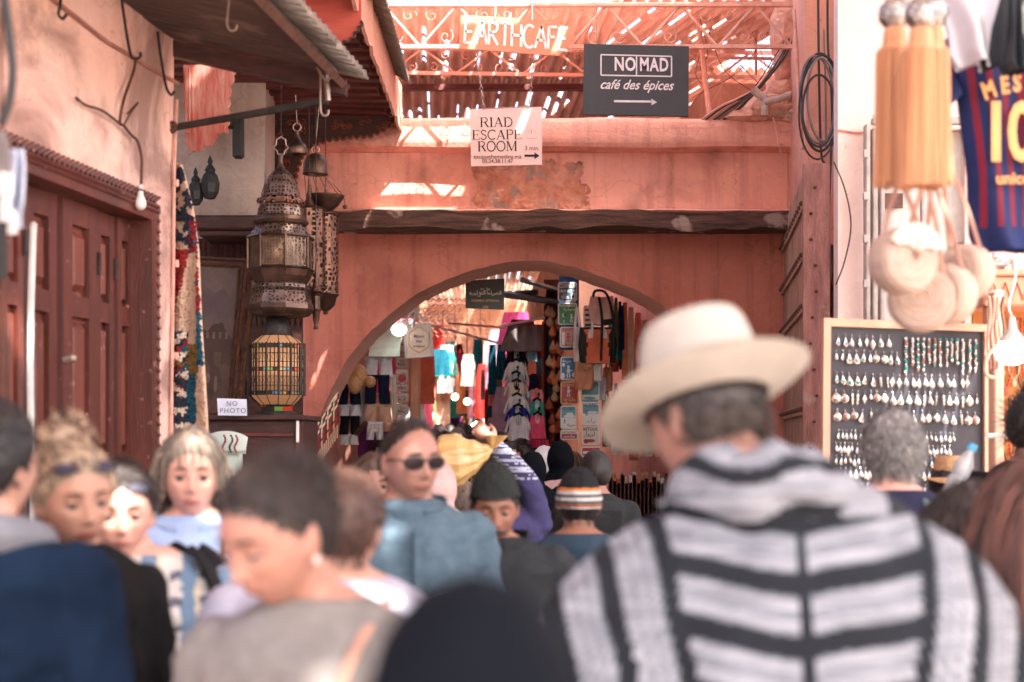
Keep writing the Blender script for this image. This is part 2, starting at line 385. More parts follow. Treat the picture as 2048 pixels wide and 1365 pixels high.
def lip(u, v):
    pr = [(11.0, z1 - .012), (10.60, z1 - .012), (10.57, z1 + .004), (10.60, z1 + .018), (10.76, z1 + .03)]
    k = v * 4; i = min(3, int(k)); t = k - i; y = pr[i][0] * (1 - t) + pr[i + 1][0] * t; z = pr[i][1] * (1 - t) + pr[i + 1][1] * t
    x = xu0 + (xu1 - xu0) * u
    return (x, y + .008 * mnoise.noise((x * 3, 9, 0)), z + .008 * mnoise.noise((x * 2.2, 0, 7)))
mb.grid(lip, 200, 8); mb.build('ledge_lip', M_arch2, wallR, smooth=True)
mb = MB(); zb2 = W(0, 468, 10.75).z
for k, (y, t, d) in enumerate(((10.64, .0, .16), (10.82, .01, .15))):
    mb.slab(lambda u, v: (xu0 + .2 + (xu1 - xu0 - .22) * u, y + .006 * mnoise.noise((u * 20, v * 2, k)), zb2 + t + (z1 - .02 - zb2 - t) * v + .012 * mnoise.noise((u * 5, k, 0)) * (1 - v)), 90, 5, d)
mb.build('lintel_beam', M_beam, wallR)

# ------------------------------------------------------------ left house wall with doors
LW = lambda px, py, off=0.0: (lambda Y: Vector(((px - CX) * Y / FPX, Y, CZ + (HY - py) * Y / FPX)))((-2.394 + .0) / ((px - CX) / FPX - .148))
def LWYZ(Y, z, off=0.0):      # point on left wall at depth Y; off>0 = out from the wall to the right
    return Vector((-1.506 + .148 * (Y - 6) + off * .989, Y - off * .146, z))
leftR = empty('house_wall', LWYZ(5, 0), 'pale pink plastered house wall around the red folding doors', 'wall')
dz = 2.64; yd0, yd1 = 2.6, 6.0
def lwbox(mb, y0, y1, za, zb_, o0, o1, m=0, nseg=None):
    p = [LWYZ(y0, za, o0), LWYZ(y1, za, o0), LWYZ(y1, za, o1), LWYZ(y0, za, o1)]
    q = [Vector((a.x, a.y, zb_)) for a in p]
    return mb.add(p + q, [(0, 3, 2, 1), (4, 5, 6, 7), (0, 1, 5, 4), (1, 2, 6, 5), (2, 3, 7, 6), (3, 0, 4, 7)], m)
mb = MB()
mb.grid(lambda u, v: LWYZ(2 + u * 4.2, dz + v * (4.6 - dz), .008 * mnoise.noise((u * 9, v * 5, 0))), 60, 30)
lwbox(mb, 2, 6.19, dz, 4.6, -.35, -.02)
lwbox(mb, yd1, 6.2, 0, dz + .001, -.35, 0); lwbox(mb, 1.8, yd0, 0, 4.6, -.35, -.0)
lwbox(mb, 6.2, 6.6, 0, 4.6, -.6, -.35)
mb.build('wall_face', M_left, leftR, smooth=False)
# plaster ridge + conduit line
mb = MB(); pts = [W(*q) for q in ((60, -60, 4.6), (100, 0, 4.95), (205, 82, 5.42), (255, 112, 5.68), (352, 168, 6.15))]
pts = []
for px_, py_ in ((40, -50), (100, 0), (150, 38), (205, 82), (255, 112), (300, 140), (352, 168)):
    q = LW(px_, py_); pts.append(LWYZ(q.y, q.z, .012))
mb.tube(bez(pts, 6), .008, 6); tag(mb.build('conduit', mat('painted conduit', (.42, .2, .16), (.25, .1, .08), scale=9)), 'thin painted conduit running down across the pink wall above the doors', 'pipe')
mb = MB(); pts = []
for px_, py_ in ((348, 200), (343, 330), (341, 560), (336, 900), (334, 1200)):
    q = LW(px_, py_); pts.append(Vector((q.x + .012, q.y, q.z)))
mb.tube(pts, .007, 6)
for z in (2.75, 2.4, 2.0): mb.tube([Vector((pts[1].x + .006, pts[1].y, z)), Vector((pts[1].x + .006, pts[1].y, z + .03))], .014, 6)
tag(mb.build('conduit', M_pinkiron), 'pink vertical conduit on the wall corner beside the woollen rug', 'pipe')

door = empty('folding_door', LWYZ(4.4, 0), 'dark red panelled folding doors filling the pink house wall', 'door')
mb = MB(); lwbox(mb, yd0, yd1 + .0, dz - .075, dz, -.13, .02); lwbox(mb, yd1 - .08, yd1, 0, dz - .075, -.13, .02)
for k in range(2):
    z = dz - .012 - k * .02
    mb.tube([LWYZ(yd0, z, .022), LWYZ(yd1 - .01, z, .022)], .009, 6)
for k in range(90):   # rope-carved moulding, down the jamb as well
    y = yd0 + (yd1 - yd0) * k / 90; mb.tube([LWYZ(y, dz + .006, .012), LWYZ(y + .03, dz + .03, .024)], .008, 5)
for k in range(60):
    z = dz - k * .045; mb.tube([LWYZ(yd1 - .03, z, .014), LWYZ(yd1 - .012, z - .03, .026)], .008, 5)
mb.build('door_frame', M_doorred, door)
edges = [(2.6, 3.1), (3.105, 3.6), (3.605, 4.1), (4.105, 4.60), (4.605, 4.95), (4.955, 5.21), (5.235, 5.55), (5.555, 5.72), (5.725, 5.915)]
# leaf limits from the photograph: 0-85, 90-160, 165-232, 232-265, 265-300
edges = [(2.6, 3.1), (3.105, 3.6), (3.605, 4.1), (4.105, 4.60)]
def pxY(px): return LW(px, 0).y
edges += [(4.61, pxY(42)), (pxY(44), pxY(86)), (pxY(96), pxY(157)), (pxY(163), pxY(231)), (pxY(233), pxY(268)), (pxY(270), pxY(300) - .01)]
zr = [(2.20, 2.47), (1.60, 2.12), (1.05, 1.50), (.60, .95), (.12, .5)]
for i, (a, b) in enumerate(edges):
    mb = MB(); o = -.085 + (.012 if i % 2 else 0); fw = (b - a) * .26
    zt = dz - .08
    lwbox(mb, a, a + fw, .03, zt, o - .04, o); lwbox(mb, b - fw, b, .03, zt, o - .04, o)
    zz = [.03] + [x for p in reversed(zr) for x in p] + [zt]
    for k in range(0, len(zz), 2): lwbox(mb, a + fw, b - fw, zz[k], zz[k + 1], o - .04, o - .001)
    leaf = mb.build('door_leaf', M_doorred, door)
    mb = MB()
    for (c, d) in zr:
        lwbox(mb, a + fw, b - fw, c, d, o - .038, o - .028)
        e = .028; w_ = (b - a - 2 * fw)
        p0 = [LWYZ(a + fw + e * .4, c + e * .7, o - .028), LWYZ(b - fw - e * .4, c + e * .7, o - .028), LWYZ(b - fw - e * .4, d - e * .7, o - .028), LWYZ(a + fw + e * .4, d - e * .7, o - .028)]
        ins = min(w_ * .3, .03)
        p1 = [LWYZ(a + fw + ins, c + ins * 1.5, o - .006), LWYZ(b - fw - ins, c + ins * 1.5, o - .006), LWYZ(b - fw - ins, d - ins * 1.5, o - .006), LWYZ(a + fw + ins, d - ins * 1.5, o - .006)]
        mb.add(p0 + p1, [(0, 1, 5, 4), (1, 2, 6, 5), (2, 3, 7, 6), (3, 0, 4, 7), (4, 5, 6, 7)])
    mb.build('panel', M_doorpanel, leaf)
    if i % 2 == 1 or i > 6:
        mb = MB()
        for z in (2.3, 1.35): mb.tube([LWYZ(b, z, o + .006), LWYZ(b, z + .09, o + .006)], .008, 6)
        mb.build('hinge', M_iron, leaf)
mb = MB(); yk = pxY(163); mb.tube([LWYZ(yk, 1.95, -.07), LWYZ(yk - .0, 1.955, -.04)], .012, 10); mb.sphere(LWYZ(yk, 1.955, -.035), .016); mb.build('door_handle', M_hook, door)
mb = MB(); y = pxY(95); mb.tube(bez([LWYZ(y, 2.42, -.05), LWYZ(y, 2.36, -.055), LWYZ(y - .01, 1.9, -.06), LWYZ(y + .012, 1.3, -.06), LWYZ(y, .1, -.06)], 6), .012, 8)
tag(mb.build('pipe', M_whitepaint, smooth=True), 'white metal conduit standing against the red folding doors', 'pipe')

# back of the antique niche: cream wall, carved frame, cabinet
nich = empty('niche_wall', (W(430, 0, 9.6).x, 9.6, 0), 'grey cream rendered wall behind the rug and hanging lanterns', 'wall')
mb = MB()
def nw(u, v):
    px = 330 + u * 200; x = W(px, 0, 9.6).x; z = v * 4.6
    y = 9.6 + .15 * (u - .5) ** 2 + .015 * mnoise.noise((x * 3, 0, z * 3))
    # the swelling lump of render
    cx_, cz_ = W(455, 380, 9.6).x, W(0, 370, 9.6).z
    d = ((x - cx_) / .28) ** 2 + ((z - cz_) / .33) ** 2
    return (x, y - .16 * math.exp(-d) , z)
mb.grid(nw, 40, 80); mb.box((W(300, 0, 9.9).x, 9.75, 0), (W(540, 0, 9.9).x, 10.1, 4.8)); mb.build('wall_face', M_niche, nich, smooth=True)
mb = MB(); mb.grid(lambda u, v: (W(330, 0, 9.6).x - .6 - .0 * u, 6.6 + 3.2 * u, v * 4.6), 10, 10); mb.build('side_wall', M_niche, nich)

# ------------------------------------------------------------ right side: pillar and near shop wall
pil = empty('pillar_wall', (W(1640, 0, 9.3).x, 9.3, 0), 'pink plastered pillar carrying the coil of black cable', 'wall')
mb = MB()
pts2 = [(W(1590, 0, 10.5).x, 10.95), (W(1588, 0, 10.3).x, 9.9), (W(1608, 0, 9.2).x, 9.15), (W(1760, 0, 9.1).x, 9.05), (W(1800, 0, 9.3).x, 10.95)]
P = [Vector((x, y, 0)) for x, y in pts2]
mb.grid(lambda u, v: (lambda a: (a[0] + .012 * mnoise.noise((u * 7, v * 14, 0)), a[1] + .02 * mnoise.noise((u * 6, v * 11, 4)), 2.9 + v * 3.4))((lambda k, i, t: (pts2[i][0] * (1 - t) + pts2[i + 1][0] * t, pts2[i][1] * (1 - t) + pts2[i + 1][1] * t))(u * 4, min(3, int(u * 4)), u * 4 - min(3, int(u * 4)))), 40, 60)
mb.prism([(W(1672, 0, 9.2).x, 9.15, 0), (W(1760, 0, 9.1).x, 9.05, 0), (W(1800, 0, 9.3).x, 10.95, 0), (W(1740, 0, 11).x, 10.95, 0)], (0, 0, 0), (0, 0, 6.0))
# the side face behind the gate leaf
mb.box((W(1590, 0, 11).x, 10.9, 0), (W(1800, 0, 11).x, 11.65, 6.3))
mb.build('pillar', M_right, pil, smooth=False)
nearR = empty('shop_wall', (W(1800, 0, 7.4).x, 7.4, 0), 'pale pink wall of the jewellery shop behind the orange tassels', 'wall')
mb = MB(); x0 = W(1676, 0, 7.5).x; x1 = 5.2; xs = W(1742, 0, 7.5).x
zsh = W(0, 258, 7.5).z
mb.box((x0, 7.5, 0), (xs, 7.6, 5.2)); mb.box((xs, 7.502, zsh), (W(1930, 0, 7.5).x, 7.95, 5.2)); mb.box((W(1930, 0, 7.5).x, 7.5, 0), (x1, 7.95, 5.2))
mb.build('wall_face', M_near, nearR)
mb = MB(); mb.tube(bez([(x0 - .0, 7.49, W(0, 262, 7.5).z), (x0 + .1, 7.49, W(0, 267, 7.5).z), (xs, 7.49, W(0, 263, 7.5).z)], 6), .006, 6); mb.build('cornice_line', M_arch, nearR)
# display case: white back, grey metal hinged frame
case = empty('display_case', (W(1840, 0, 7.6).x, 7.6, 0), 'white backed shop display case with a grey hinged metal frame', 'display case')
mb = MB(); xa, xb = W(1742, 0, 7.45).x, W(1960, 0, 7.45).x; zt = W(0, 255, 7.45).z
mb.box((xa, 7.56, 0.3), (xb, 7.6, zt)); mb.build('back_panel', M_whitepaint, case)
mb = MB()
for px_ in (1728, 1742, 1757): mb.bbox((W(px_, 0, 7.4).x, 7.36, .3), (W(px_ + 9, 0, 7.4).x, 7.42, zt - .01 * (px_ % 3)), .005)
for py_ in (300, 385, 470, 560): mb.bbox((W(1726, 0, 7.35).x, 7.335, W(0, py_ + 16, 7.35).z), (W(1737, 0, 7.35).x, 7.36, W(0, py_, 7.35).z), .003)
mb.bbox((W(1742, 0, 7.4).x, 7.365, zt - .0), (xb, 7.41, zt + .035), .005)
for px_ in (1840, 1955): mb.bbox((W(px_, 0, 7.4).x, 7.37, .3), (W(px_ + 7, 0, 7.4).x, 7.41, zt), .004)
mb.build('frame', M_greypaint, case)
for k, (px_, py_) in enumerate(((1790, 300), (1792, 350), (1785, 402), (1930, 500), (1935, 560))):
    mb = MB(); c = W(px_, py_, 7.53); mb.bbox(c - Vector((.055, .004, .04)), c + Vector((.055, .004, .04)), .003)
    tag(mb.build('photo_card', mat('dark photo card', (.2, .1, .08), (.08, .05, .05), scale=30)), ['small dark card pinned at the top of the white display case', 'small dark card pinned second from the top in the white case', 'small dark card pinned third from the top in the white case', 'upper dark card beside the striped shirt in the white case', 'lower dark card below the round bags in the white case'][k], 'card', 'cards pinned in the display case')
mb = MB(); pts = [W(*q) for q in ((1672, 0, 9), (1668, 300, 9), (1662, 420, 8.9), (1655, 560, 8.8), (1650, 900, 8.8))]
for k in range(5): mb.tube(bez([p + Vector((.05 + .014 * k, .01 * k, 0)) for p in pts], 5), .009, 6)
tag(mb.build('cable_bundle', M_cable), 'bundle of black cables running down behind the open gate', 'cable')

# ------------------------------------------------------------ old gate leaf, open against the passage
gate = empty('wooden_gate', (W(1600, 0, 9.9).x, 9.9, 0), 'old studded wooden gate leaf standing open beside the arch', 'gate')
gh = Vector((W(1566, 0, 11).x, 10.98, 0)); gn = Vector((W(1612, 0, 8.8).x, 8.8, 0)); zg = 3.33; gd = (gn - gh); gl = gd.length; gd.normalize(); gnrm = Vector((gd.y, -gd.x, 0));
if gnrm.x > 0: gnrm = -gnrm
def G(s, z, o): p = gh + gd * s + gnrm * o; return Vector((p.x, p.y, z))
def gbox(mb, s0, s1, za, zb_, o0, o1, m=0):
    p = [G(s0, za, o0), G(s1, za, o0), G(s1, za, o1), G(s0, za, o1)]; q = [Vector((a.x, a.y, zb_)) for a in p]
    mb.add(p + q, [(0, 3, 2, 1), (4, 5, 6, 7), (0, 1, 5, 4), (1, 2, 6, 5), (2, 3, 7, 6), (3, 0, 4, 7)], m)
mb = MB(); nb = 9
for k in range(nb): gbox(mb, gl * k / nb + .004, gl * (k + 1) / nb - .004, .05, zg - .02 * (k % 3) * .5, -.05, .003 * (k % 2))
mb.build('planks', M_gatewood, gate)
mb = MB(); gbox(mb, gl - .02, gl + .05, .03, zg + .02, -.14, .02)
gbox(mb, gl - .12, gl - .02, .05, zg + .0, -.13, -.05); mb.build('edge_stile', mat('worn gate edge', (.52, .28, .24), (.28, .14, .12), scale=4, stretch=(4, 4, .8), bump=.8, spots=(6, .6, .66), spotcol=(.5, .38, .33)), gate)
mb = MB()
for zc in (3.12, 2.80, 2.48, 2.16, 1.84, 1.5, 1.1, .7, .3):
    gbox(mb, .02, gl - .04, zc - .035, zc + .035, .004, .02)
mb.build('iron_straps', M_gatewood, gate)
mb = MB(); mb.lathe([(.0, .022), (.012, .014), (.018, 0)], (0, 0, 0), 7, mw=Matrix.Rotation(R(-90), 3, 'Y')); stud0 = mb.build('stud', M_rust, gate, local=True)
k0 = 0
for zc in (3.12, 2.80, 2.48, 2.16, 1.84, 1.5):
    for k in range(14):
        p = G(.05 + (gl - .1) * k / 13, zc, .02) - gate.location
        o = stud0 if k0 == 0 else stud0.copy()
        if k0: COL.objects.link(o); o.parent = gate
        o.location = p; k0 += 1
mb = MB(); mb.tube([Vector((0, 0, 0)), Vector((.0, -.014, .0))], .01, 6); nail0 = mb.build('nail', M_rust, gate, local=True)
for k0, zc in enumerate([3.2 - .16 * k for k in range(15)]):
    p = (G(gl + .052, zc, -.04 + .02 * math.sin(zc * 9))) - gate.location
    o = nail0 if k0 == 0 else nail0.copy()
    if k0: COL.objects.link(o); o.parent = gate
    o.location = p

# ------------------------------------------------------------ roof beyond the wall
roof = empty('tin_roof', (-.3, 13.5, 4.9), 'rusty corrugated roof with gaps of daylight over the alley beyond', 'roof')
def roofset(x0, x1, y0, y1, z, ang, slits, seed, lam=.095, name='roof_sheet'):
    rng = random.Random(seed); mb = MB(); ncr = int((x1 - x0) / lam); nu = ncr * 6
    ca, sa = math.cos(ang), math.sin(ang)
    sl = {}
    for k in range(ncr):
        if rng.random() < slits:
            a = rng.random() * .55; sl[k] = (a, a + .25 + rng.random() * .7, 0 if rng.random() < .5 else 1)
    def fn(u, v):
        X = x0 + (x1 - x0) * u; Yy = (y1 - y0) * v; zz = z + .024 * math.sin(u * ncr * 2 * math.pi) + .02 * v
        return (X + sa * Yy, y0 + ca * Yy, zz)
    def skip(u, v):
        k = int(u * ncr); f = u * ncr - k
        if k in sl:
            a, b, wd = sl[k]; j = .03 * math.sin(v * 40 + k)
            return a < v < b and .18 < f < (.34 if wd == 0 else .5) and math.sin(v * 23 + k * 3) > -.75
        return False
    mb.grid(fn, nu, 26, skip=skip); return mb.build(name, M_rustroof, roof, smooth=True, auto=False)
roofset(-3.2, .85, 10.7, 13.2, 4.93, -.06, .62, 1); roofset(-3.3, 0.95, 12.9, 16.0, 4.94, -.05, .75, 2); 
roofset(.75, 2.4, 10.7, 12.9, 4.97, -.28, .35, 4); roofset(.9, 2.6, 12.7, 15.0, 4.96, -.26, .5, 5)
for (y, za) in ((12.95, 4.88), (14.4, 4.9)):
    mb = MB(); mb.box((-3.3, y - .04, za - .05), (1.5, y + .04, za)); mb.build('purlin', M_redwood, roof)
roofset(-3.6, 2.6, 19.5, 28.0, 5.2, -.04, .95, 6); roofset(-3.8, 2.4, 27.8, 41.0, 5.4, -.02, .95, 7)  # far sheets added to shade the deep alley, slits opened for daylight
# lattice trusses
def truss(Y, ztop, h, xa, xb, label, ang=0.0, lace=.52):
    r = empty('lattice_truss', ((xa + xb) / 2, Y, ztop - h), label, 'roof truss')
    mb = MB(); s = math.sin(ang)
    def T(x, z, o=0): return Vector((x, Y + s * (x - xa) + o, z))
    for z in (ztop, ztop - h):
        a, b = T(xa, z), T(xb, z); mb.add([a + Vector((0, -.02, -.014)), b + Vector((0, -.02, -.014)), b + Vector((0, .02, -.014)), a + Vector((0, .02, -.014)), a + Vector((0, -.02, .014)), b + Vector((0, -.02, .014)), b + Vector((0, .02, .014)), a + Vector((0, .02, .014))],
               [(0, 3, 2, 1), (4, 5, 6, 7), (0, 1, 5, 4), (1, 2, 6, 5), (2, 3, 7, 6), (3, 0, 4, 7)])
    mb.build('chord', M_pinkiron, r)
    mb = MB(); n = max(2, int((xb - xa) / (lace / 2)))
    for k in range(n):
        x0_, x1_ = xa + (xb - xa) * k / n, xa + (xb - xa) * (k + 1) / n
        a, b = (T(x0_, ztop), T(x1_, ztop - h)) if k % 2 == 0 else (T(x0_, ztop - h), T(x1_, ztop))
        mb.tube([a, b], .011, 5)
    for k in range(n):
        xm = xa + (xb - xa) * (k + .5) / n; sg = 1 if k % 2 == 0 else -1
        for (dx, dzz, tw) in ((.05, .25, 1), (-.05, -.25, -1)):
            c = T(xm + sg * dx, ztop - h / 2 + dzz * h); rr = .19 * h
            pts = [c + Vector((math.cos(t * tw + k) * rr * (1 - t / 9.0), 0, math.sin(t * tw + k) * rr * (1 - t / 9.0))) for t in [i * .5 for i in range(16)]]
            mb.tube(pts, .0032, 4)
    mb.build('lattice', M_pinkiron, r); return r
zA = W(0, 97, 10.15).z; truss(10.15, zA + .31, .30, -.92, 2.0, 'nearer pink scrolled lattice truss carrying the hanging signs')
zB = W(0, 95, 11.7).z; truss(11.9, W(0, 95, 11.9).z, .21, -1.3, 2.3, 'farther pink scrolled lattice truss under the tin roof', ang=.05)
mb = MB(); zc = W(0, 15, 9.7).z
for a, b, r_ in (((1395, 30, 11.2), (1420, 237, 11.2), .022), ((1395, 115, 11.5), (1545, 118, 11.5), .014), ((1512, 20, 11.6), (1512, 150, 11.6), .012), ((1465, 35, 11.6), (1412, 108, 12.2), .016), ((1525, 0, 11.8), (1432, 120, 12.6), .014), ((1400, 165, 11.4), (1520, 170, 11.4), .006), ((1480, 130, 11.5), (1515, 165, 11.5), .006)):
    mb.tube([W(*a), W(*b)], r_, 6)
tag(mb.build('roof_bars', M_pinkiron), 'pink iron bars crossing the open sky gap above the wall', 'roof frame')
# upstairs wall seen through the gap, and crumbling edge by the pillar
mb = MB(); mb.grid(lambda u, v: (W(1380 + u * 80, 0, 17).x, 17 + .5 * u, 2.5 + 6 * v), 6, 6); mb.box((W(1380, 0, 17.3).x, 17.3, 0), (W(1450, 0, 17.3).x, 17.8, 8))
tag(mb.build('far_house', M_reveal), 'pale pink upper house wall glimpsed through the gap in the roof', 'house')
mb = MB(); rng = random.Random(3)
def lump(c, r, m=0, sd=0, sq=(1, 1, 1)):
    vs0 = []; a = MB(); a.sphere((0, 0, 0), 1, 16, 10)
    a.v = [tuple((Vector(v) * (1 + .35 * mnoise.noise(Vector(v) * 1.7 + Vector((sd, 0, 0)))))) for v in a.v]
    mb.add([(c[0] + v[0] * r * sq[0], c[1] + v[1] * r * sq[1], c[2] + v[2] * r * sq[2]) for v in a.v], a.f, m)
for k, (px_, py_, r_, s_) in enumerate(((1575, 60, .12, (1, 1, 1.9)), (1580, 10, .13, (1.1, 1, 1.6)), (1568, 130, .08, (1, 1, 2)), (1560, 185, .1, (1.3, 1, 1)), (1545, 215, .12, (1.8, 1, .8)), (1590, 230, .1, (1.2, 1, .7)), (1500, 232, .08, (2.4, 1, .6)), (1600, 100, .14, (.9, 1, 2)))):
    lump(W(px_, py_, 10.6), r_, 0, k * 3.1, s_)
tag(mb.build('rubble_edge', M_adobe, smooth=True), 'crumbling adobe rubble on top of the wall beside the pillar', 'rubble')
# ------------------------------------------------------------ unseen shade roof added overhead to block the sun, gaps cut for sun patches
HR = 6.4
def H(px, py, Y, wx, ly, ang=0.0):
    p = W(px, py, Y); t = (HR - p.z); return (p.x + .4 * t, p.y - .6 * t, wx, ly)
holes = []
sunspots = []
def spot(px, py, Y, wpx, hpx):
    if Y < 7: wpx = wpx * 1.25 + 14; hpx *= 1.15
    """a gap placed so that the sun falls on this place of the scene; wpx x hpx = patch size seen in the photograph"""
    p = W(px, py, Y); t = HR - p.z; holes.append((p.x + .4 * t, p.y - .6 * t, PX(wpx, Y) / 2, PX(hpx, Y) * .6 / 2))
def streak(px0, py0, px1, py1, Y, wpx):
    p = W((px0 + px1) / 2, (py0 + py1) / 2, Y); t = HR - p.z; holes.append((p.x + .4 * t, p.y - .6 * t, PX(wpx, Y) / 2, PX(abs(py1 - py0), Y) * .6 / 2))
streak(968, 40, 935, 100, 9.95, 14); streak(1140, 40, 1100, 110, 9.95, 7); streak(1060, 215, 1035, 260, 9.9, 13)
streak(765, 385, 735, 430, 10.7, 8); streak(680, 620, 615, 770, 11, 11)
spot(800, 330, 10.75, 300, 260); spot(1330, 150, 10.6, 60, 160)
spot(560, 520, 8, 18, 80); spot(590, 455, 8, 16, 40); spot(535, 595, 8, 26, 30); spot(745, 60, 8.2, 60, 260); spot(650, 60, 7.7, 70, 150); spot(420, 180, 7.0, 70, 160)
spot(10, 480, 4.7, 16, 90); spot(62, 560, 4.9, 26, 100); spot(55, 600, 4.95, 10, 80); spot(45, 840, 4.8, 40, 90); spot(100, 850, 5.1, 8, 70); spot(385, 830, 6.3, 8, 70); spot(262, 700, 5.9, 10, 120)
spot(830, 878, 3.75, 16, 80); spot(815, 970, 3.7, 14, 16); spot(972, 990, 4.1, 26, 60)
spot(368, 985, 3.8, 50, 70); spot(420, 1120, 3.9, 34, 170); spot(480, 1150, 3.7, 34, 90); spot(235, 1010, 3.2, 55, 130)
spot(700, 1000, 2.8, 70, 150); spot(760, 1140, 2.6, 90, 120); spot(690, 1250, 2.0, 60, 200); spot(640, 1000, 2.3, 30, 100)
spot(960, 900, 6.0, 110, 40); spot(1010, 900, 5.6, 30, 40); spot(430, 880, 4.6, 60, 30)
spot(1830, 860, 6.0, 130, 200); spot(2010, 700, 6.0, 40, 60); spot(1640, 450, 9.0, 60, 220)
spot(1480, 350, 10.8, 130, 120); spot(1790, 1040, 4.6, 30, 50); spot(1860, 500, 4, 60, 120)
rng = random.Random(5)
nx_, ny_ = 330, 400; rx0, rx1, ry0, ry1 = -2.6, 5.2, -2.9, 9.15
mb = MB()
hx = np.array(holes); X_ = rx0 + (np.arange(nx_) + .5) * (rx1 - rx0) / nx_; Y_ = ry0 + (np.arange(ny_) + .5) * (ry1 - ry0) / ny_
XX, YY = np.meshgrid(X_, Y_); msk = np.zeros_like(XX, bool)
for (cx_, cy_, a, b) in holes: msk |= (np.abs(XX - cx_) < max(a, .02)) & (np.abs(YY - cy_) < max(b, .03))
gx = (rx1 - rx0) / nx_; gy = (ry1 - ry0) / ny_
idx = {}
def vid(i, j):
    k = (i, j)
    if k not in idx: idx[k] = len(mb.v); mb.v.append((rx0 + i * gx, ry0 + j * gy, HR))
    return idx[k]
for j in range(ny_):
    i = 0
    while i < nx_:
        if msk[j, i]: i += 1; continue
        k = i
        while k < nx_ and not msk[j, k]: k += 1
        mb.f.append((vid(i, j), vid(k, j), vid(k, j + 1), vid(i, j + 1))); mb.m.append(0); i = k
o = mb.build('added_sun_shade', mat('added shade matting', (.62, .50, .40), (.45, .34, .26), scale=10, stretch=(1, 8, 1)))
tag(o, 'unseen awning added above the square, its gaps shaping the sunlight', 'awning')
# ------------------------------------------------------------ near board canopy over the red doors
can = empty('board_canopy', (-1.15, 5.4, 3.2), 'weathered board canopy with a ragged tin edge over the red doors', 'canopy')
def CP(y, t, dz=0.0):      # t 0 at wall .. 1 at outer edge
    a = LWYZ(y, 3.40, -.02); xo = -.87 + (y - 5.17) * .129
    return Vector((a.x + (xo - a.x) * t, y, 3.40 - .17 * t + dz))
mb = MB(); ys = [4.42, 4.78, 5.16, 5.54, 5.87, 6.185]
for k in range(len(ys) - 1):
    a, b = ys[k] + .004, ys[k + 1] - .006; dzk = .004 * (k % 2)
    mb.slab(lambda u, v: CP(a + (b - a) * v, -.03 + 1.0 * u, dzk + .004 * mnoise.noise((u * 3, k, v))), 10, 2, .022)
mb.build('boards', M_greywood, can)
mb = MB()
for y in (6.13, 5.0, 4.1): mb.add([], [])
mb.box((-1.5, 6.12, 3.3), (-1.49, 6.121, 3.31)); mb = MB()
for yb in (6.19,):
    p = [CP(yb, 0, -.005), CP(yb, 1.02, -.005)]; mb.add([p[0] + Vector((0, 0, -.07)), p[1] + Vector((0, 0, -.07)), p[1], p[0]] + [q + Vector((0, .05, 0)) for q in (p[0] + Vector((0, 0, -.07)), p[1] + Vector((0, 0, -.07)), p[1], p[0])],
        [(0, 1, 2, 3), (7, 6, 5, 4), (0, 4, 5, 1), (1, 5, 6, 2), (2, 6, 7, 3), (3, 7, 4, 0)])
mb.build('joist', M_darkwood, can)
mb = MB(); mb.tube([CP(4.4, 1.0, -.03), CP(6.25, 1.0, -.03)], .022, 4); mb.build('edge_rail', M_rust, can)
mb = MB(); mb.slab(lambda u, v: CP(4.4 + 1.9 * v, .5 + .62 * u + .02 * mnoise.noise((v * 30, 1, 1)) * (u > .9), .045 + .016 * math.sin(v * 1.9 / .076 * 2 * math.pi)), 3, 240, .003)
mb.build('tin_sheet', M_zinc, can, smooth=True, auto=False)
def wire(pxs, r, m, name, label, cat='hook', group=None, n=6, seg=6, parent=None):
    if name in ('wire', 'hook') and pxs[1][0] < 345 and parent is not False: pxs = [(a, b, min(c, LW(a, b).y - .05 - .02 * (k % 2))) for k, (a, b, c) in enumerate(pxs)]
    mb = MB(); mb.tube(bez([W(*q) for q in pxs], n), r, seg); o = mb.build(name, m, parent, smooth=True, auto=False)
    if not parent: tag(o, label, cat, group)
    return o
hg = 'hooks hanging around the red doors'
wire([(458, -30, 5.2), (458, 0, 5.2), (454, 45, 5.2), (460, 61, 5.2), (471, 60, 5.2), (474, 50, 5.2)], .0042, M_hook, 'hook', 'pale steel hook hanging from the middle of the board canopy', group=hg)
wire([(603, 70, 6.1), (622, 110, 6.1), (641, 148, 6.1), (652, 160, 6.1), (662, 155, 6.1), (660, 146, 6.1)], .005, M_hook, 'hook', 'slanting pale hook at the canopy edge above the bracket bar', group=hg)
wire([(641, 112, 6.15), (641, 170, 6.15), (641, 218, 6.15), (646, 231, 6.15), (655, 230, 6.15), (657, 220, 6.15)], .005, M_hook, 'hook', 'long upright pale hook hanging past the bracket bar', group=hg)
wire([(120, -40, 5.1), (121, 5, 5.1), (117, 28, 5.1), (125, 38, 5.1), (133, 30, 5.1)], .006, M_iron, 'hook', 'black hook nearest the doors on the painted conduit', group=hg)
wire([(242, -20, 5.6), (246, 20, 5.6), (260, 105, 5.6), (270, 118, 5.6), (280, 114, 5.6), (281, 105, 5.6)], .006, M_iron, 'hook', 'black hook from which the tangled bulb wire hangs', group=hg)
wire([(315, 64, 5.95), (322, 115, 5.95), (332, 172, 5.95), (342, 190, 5.95), (350, 182, 5.95)], .006, M_iron, 'hook', 'black hook nearest the pink wall corner', group=hg)
bulb = empty('light_bulb', W(282, 420, 5.75), 'clear unlit light bulb hanging on a twisted brown wire', 'light bulb')
wire([(272, 115, 5.7), (268, 140, 5.7), (262, 158, 5.7), (246, 205, 5.72), (240, 245, 5.75), (248, 252, 5.75), (262, 270, 5.75), (275, 283, 5.75), (283, 315, 5.75), (283, 345, 5.75), (282, 372, 5.75)], .006, M_rust, 'wire', '', parent=bulb)
wire([(240, 248, 5.75), (205, 222, 5.75), (172, 211, 5.7), (153, 196, 5.7), (156, 202, 5.7)], .005, M_rust, 'wire', '', parent=bulb)
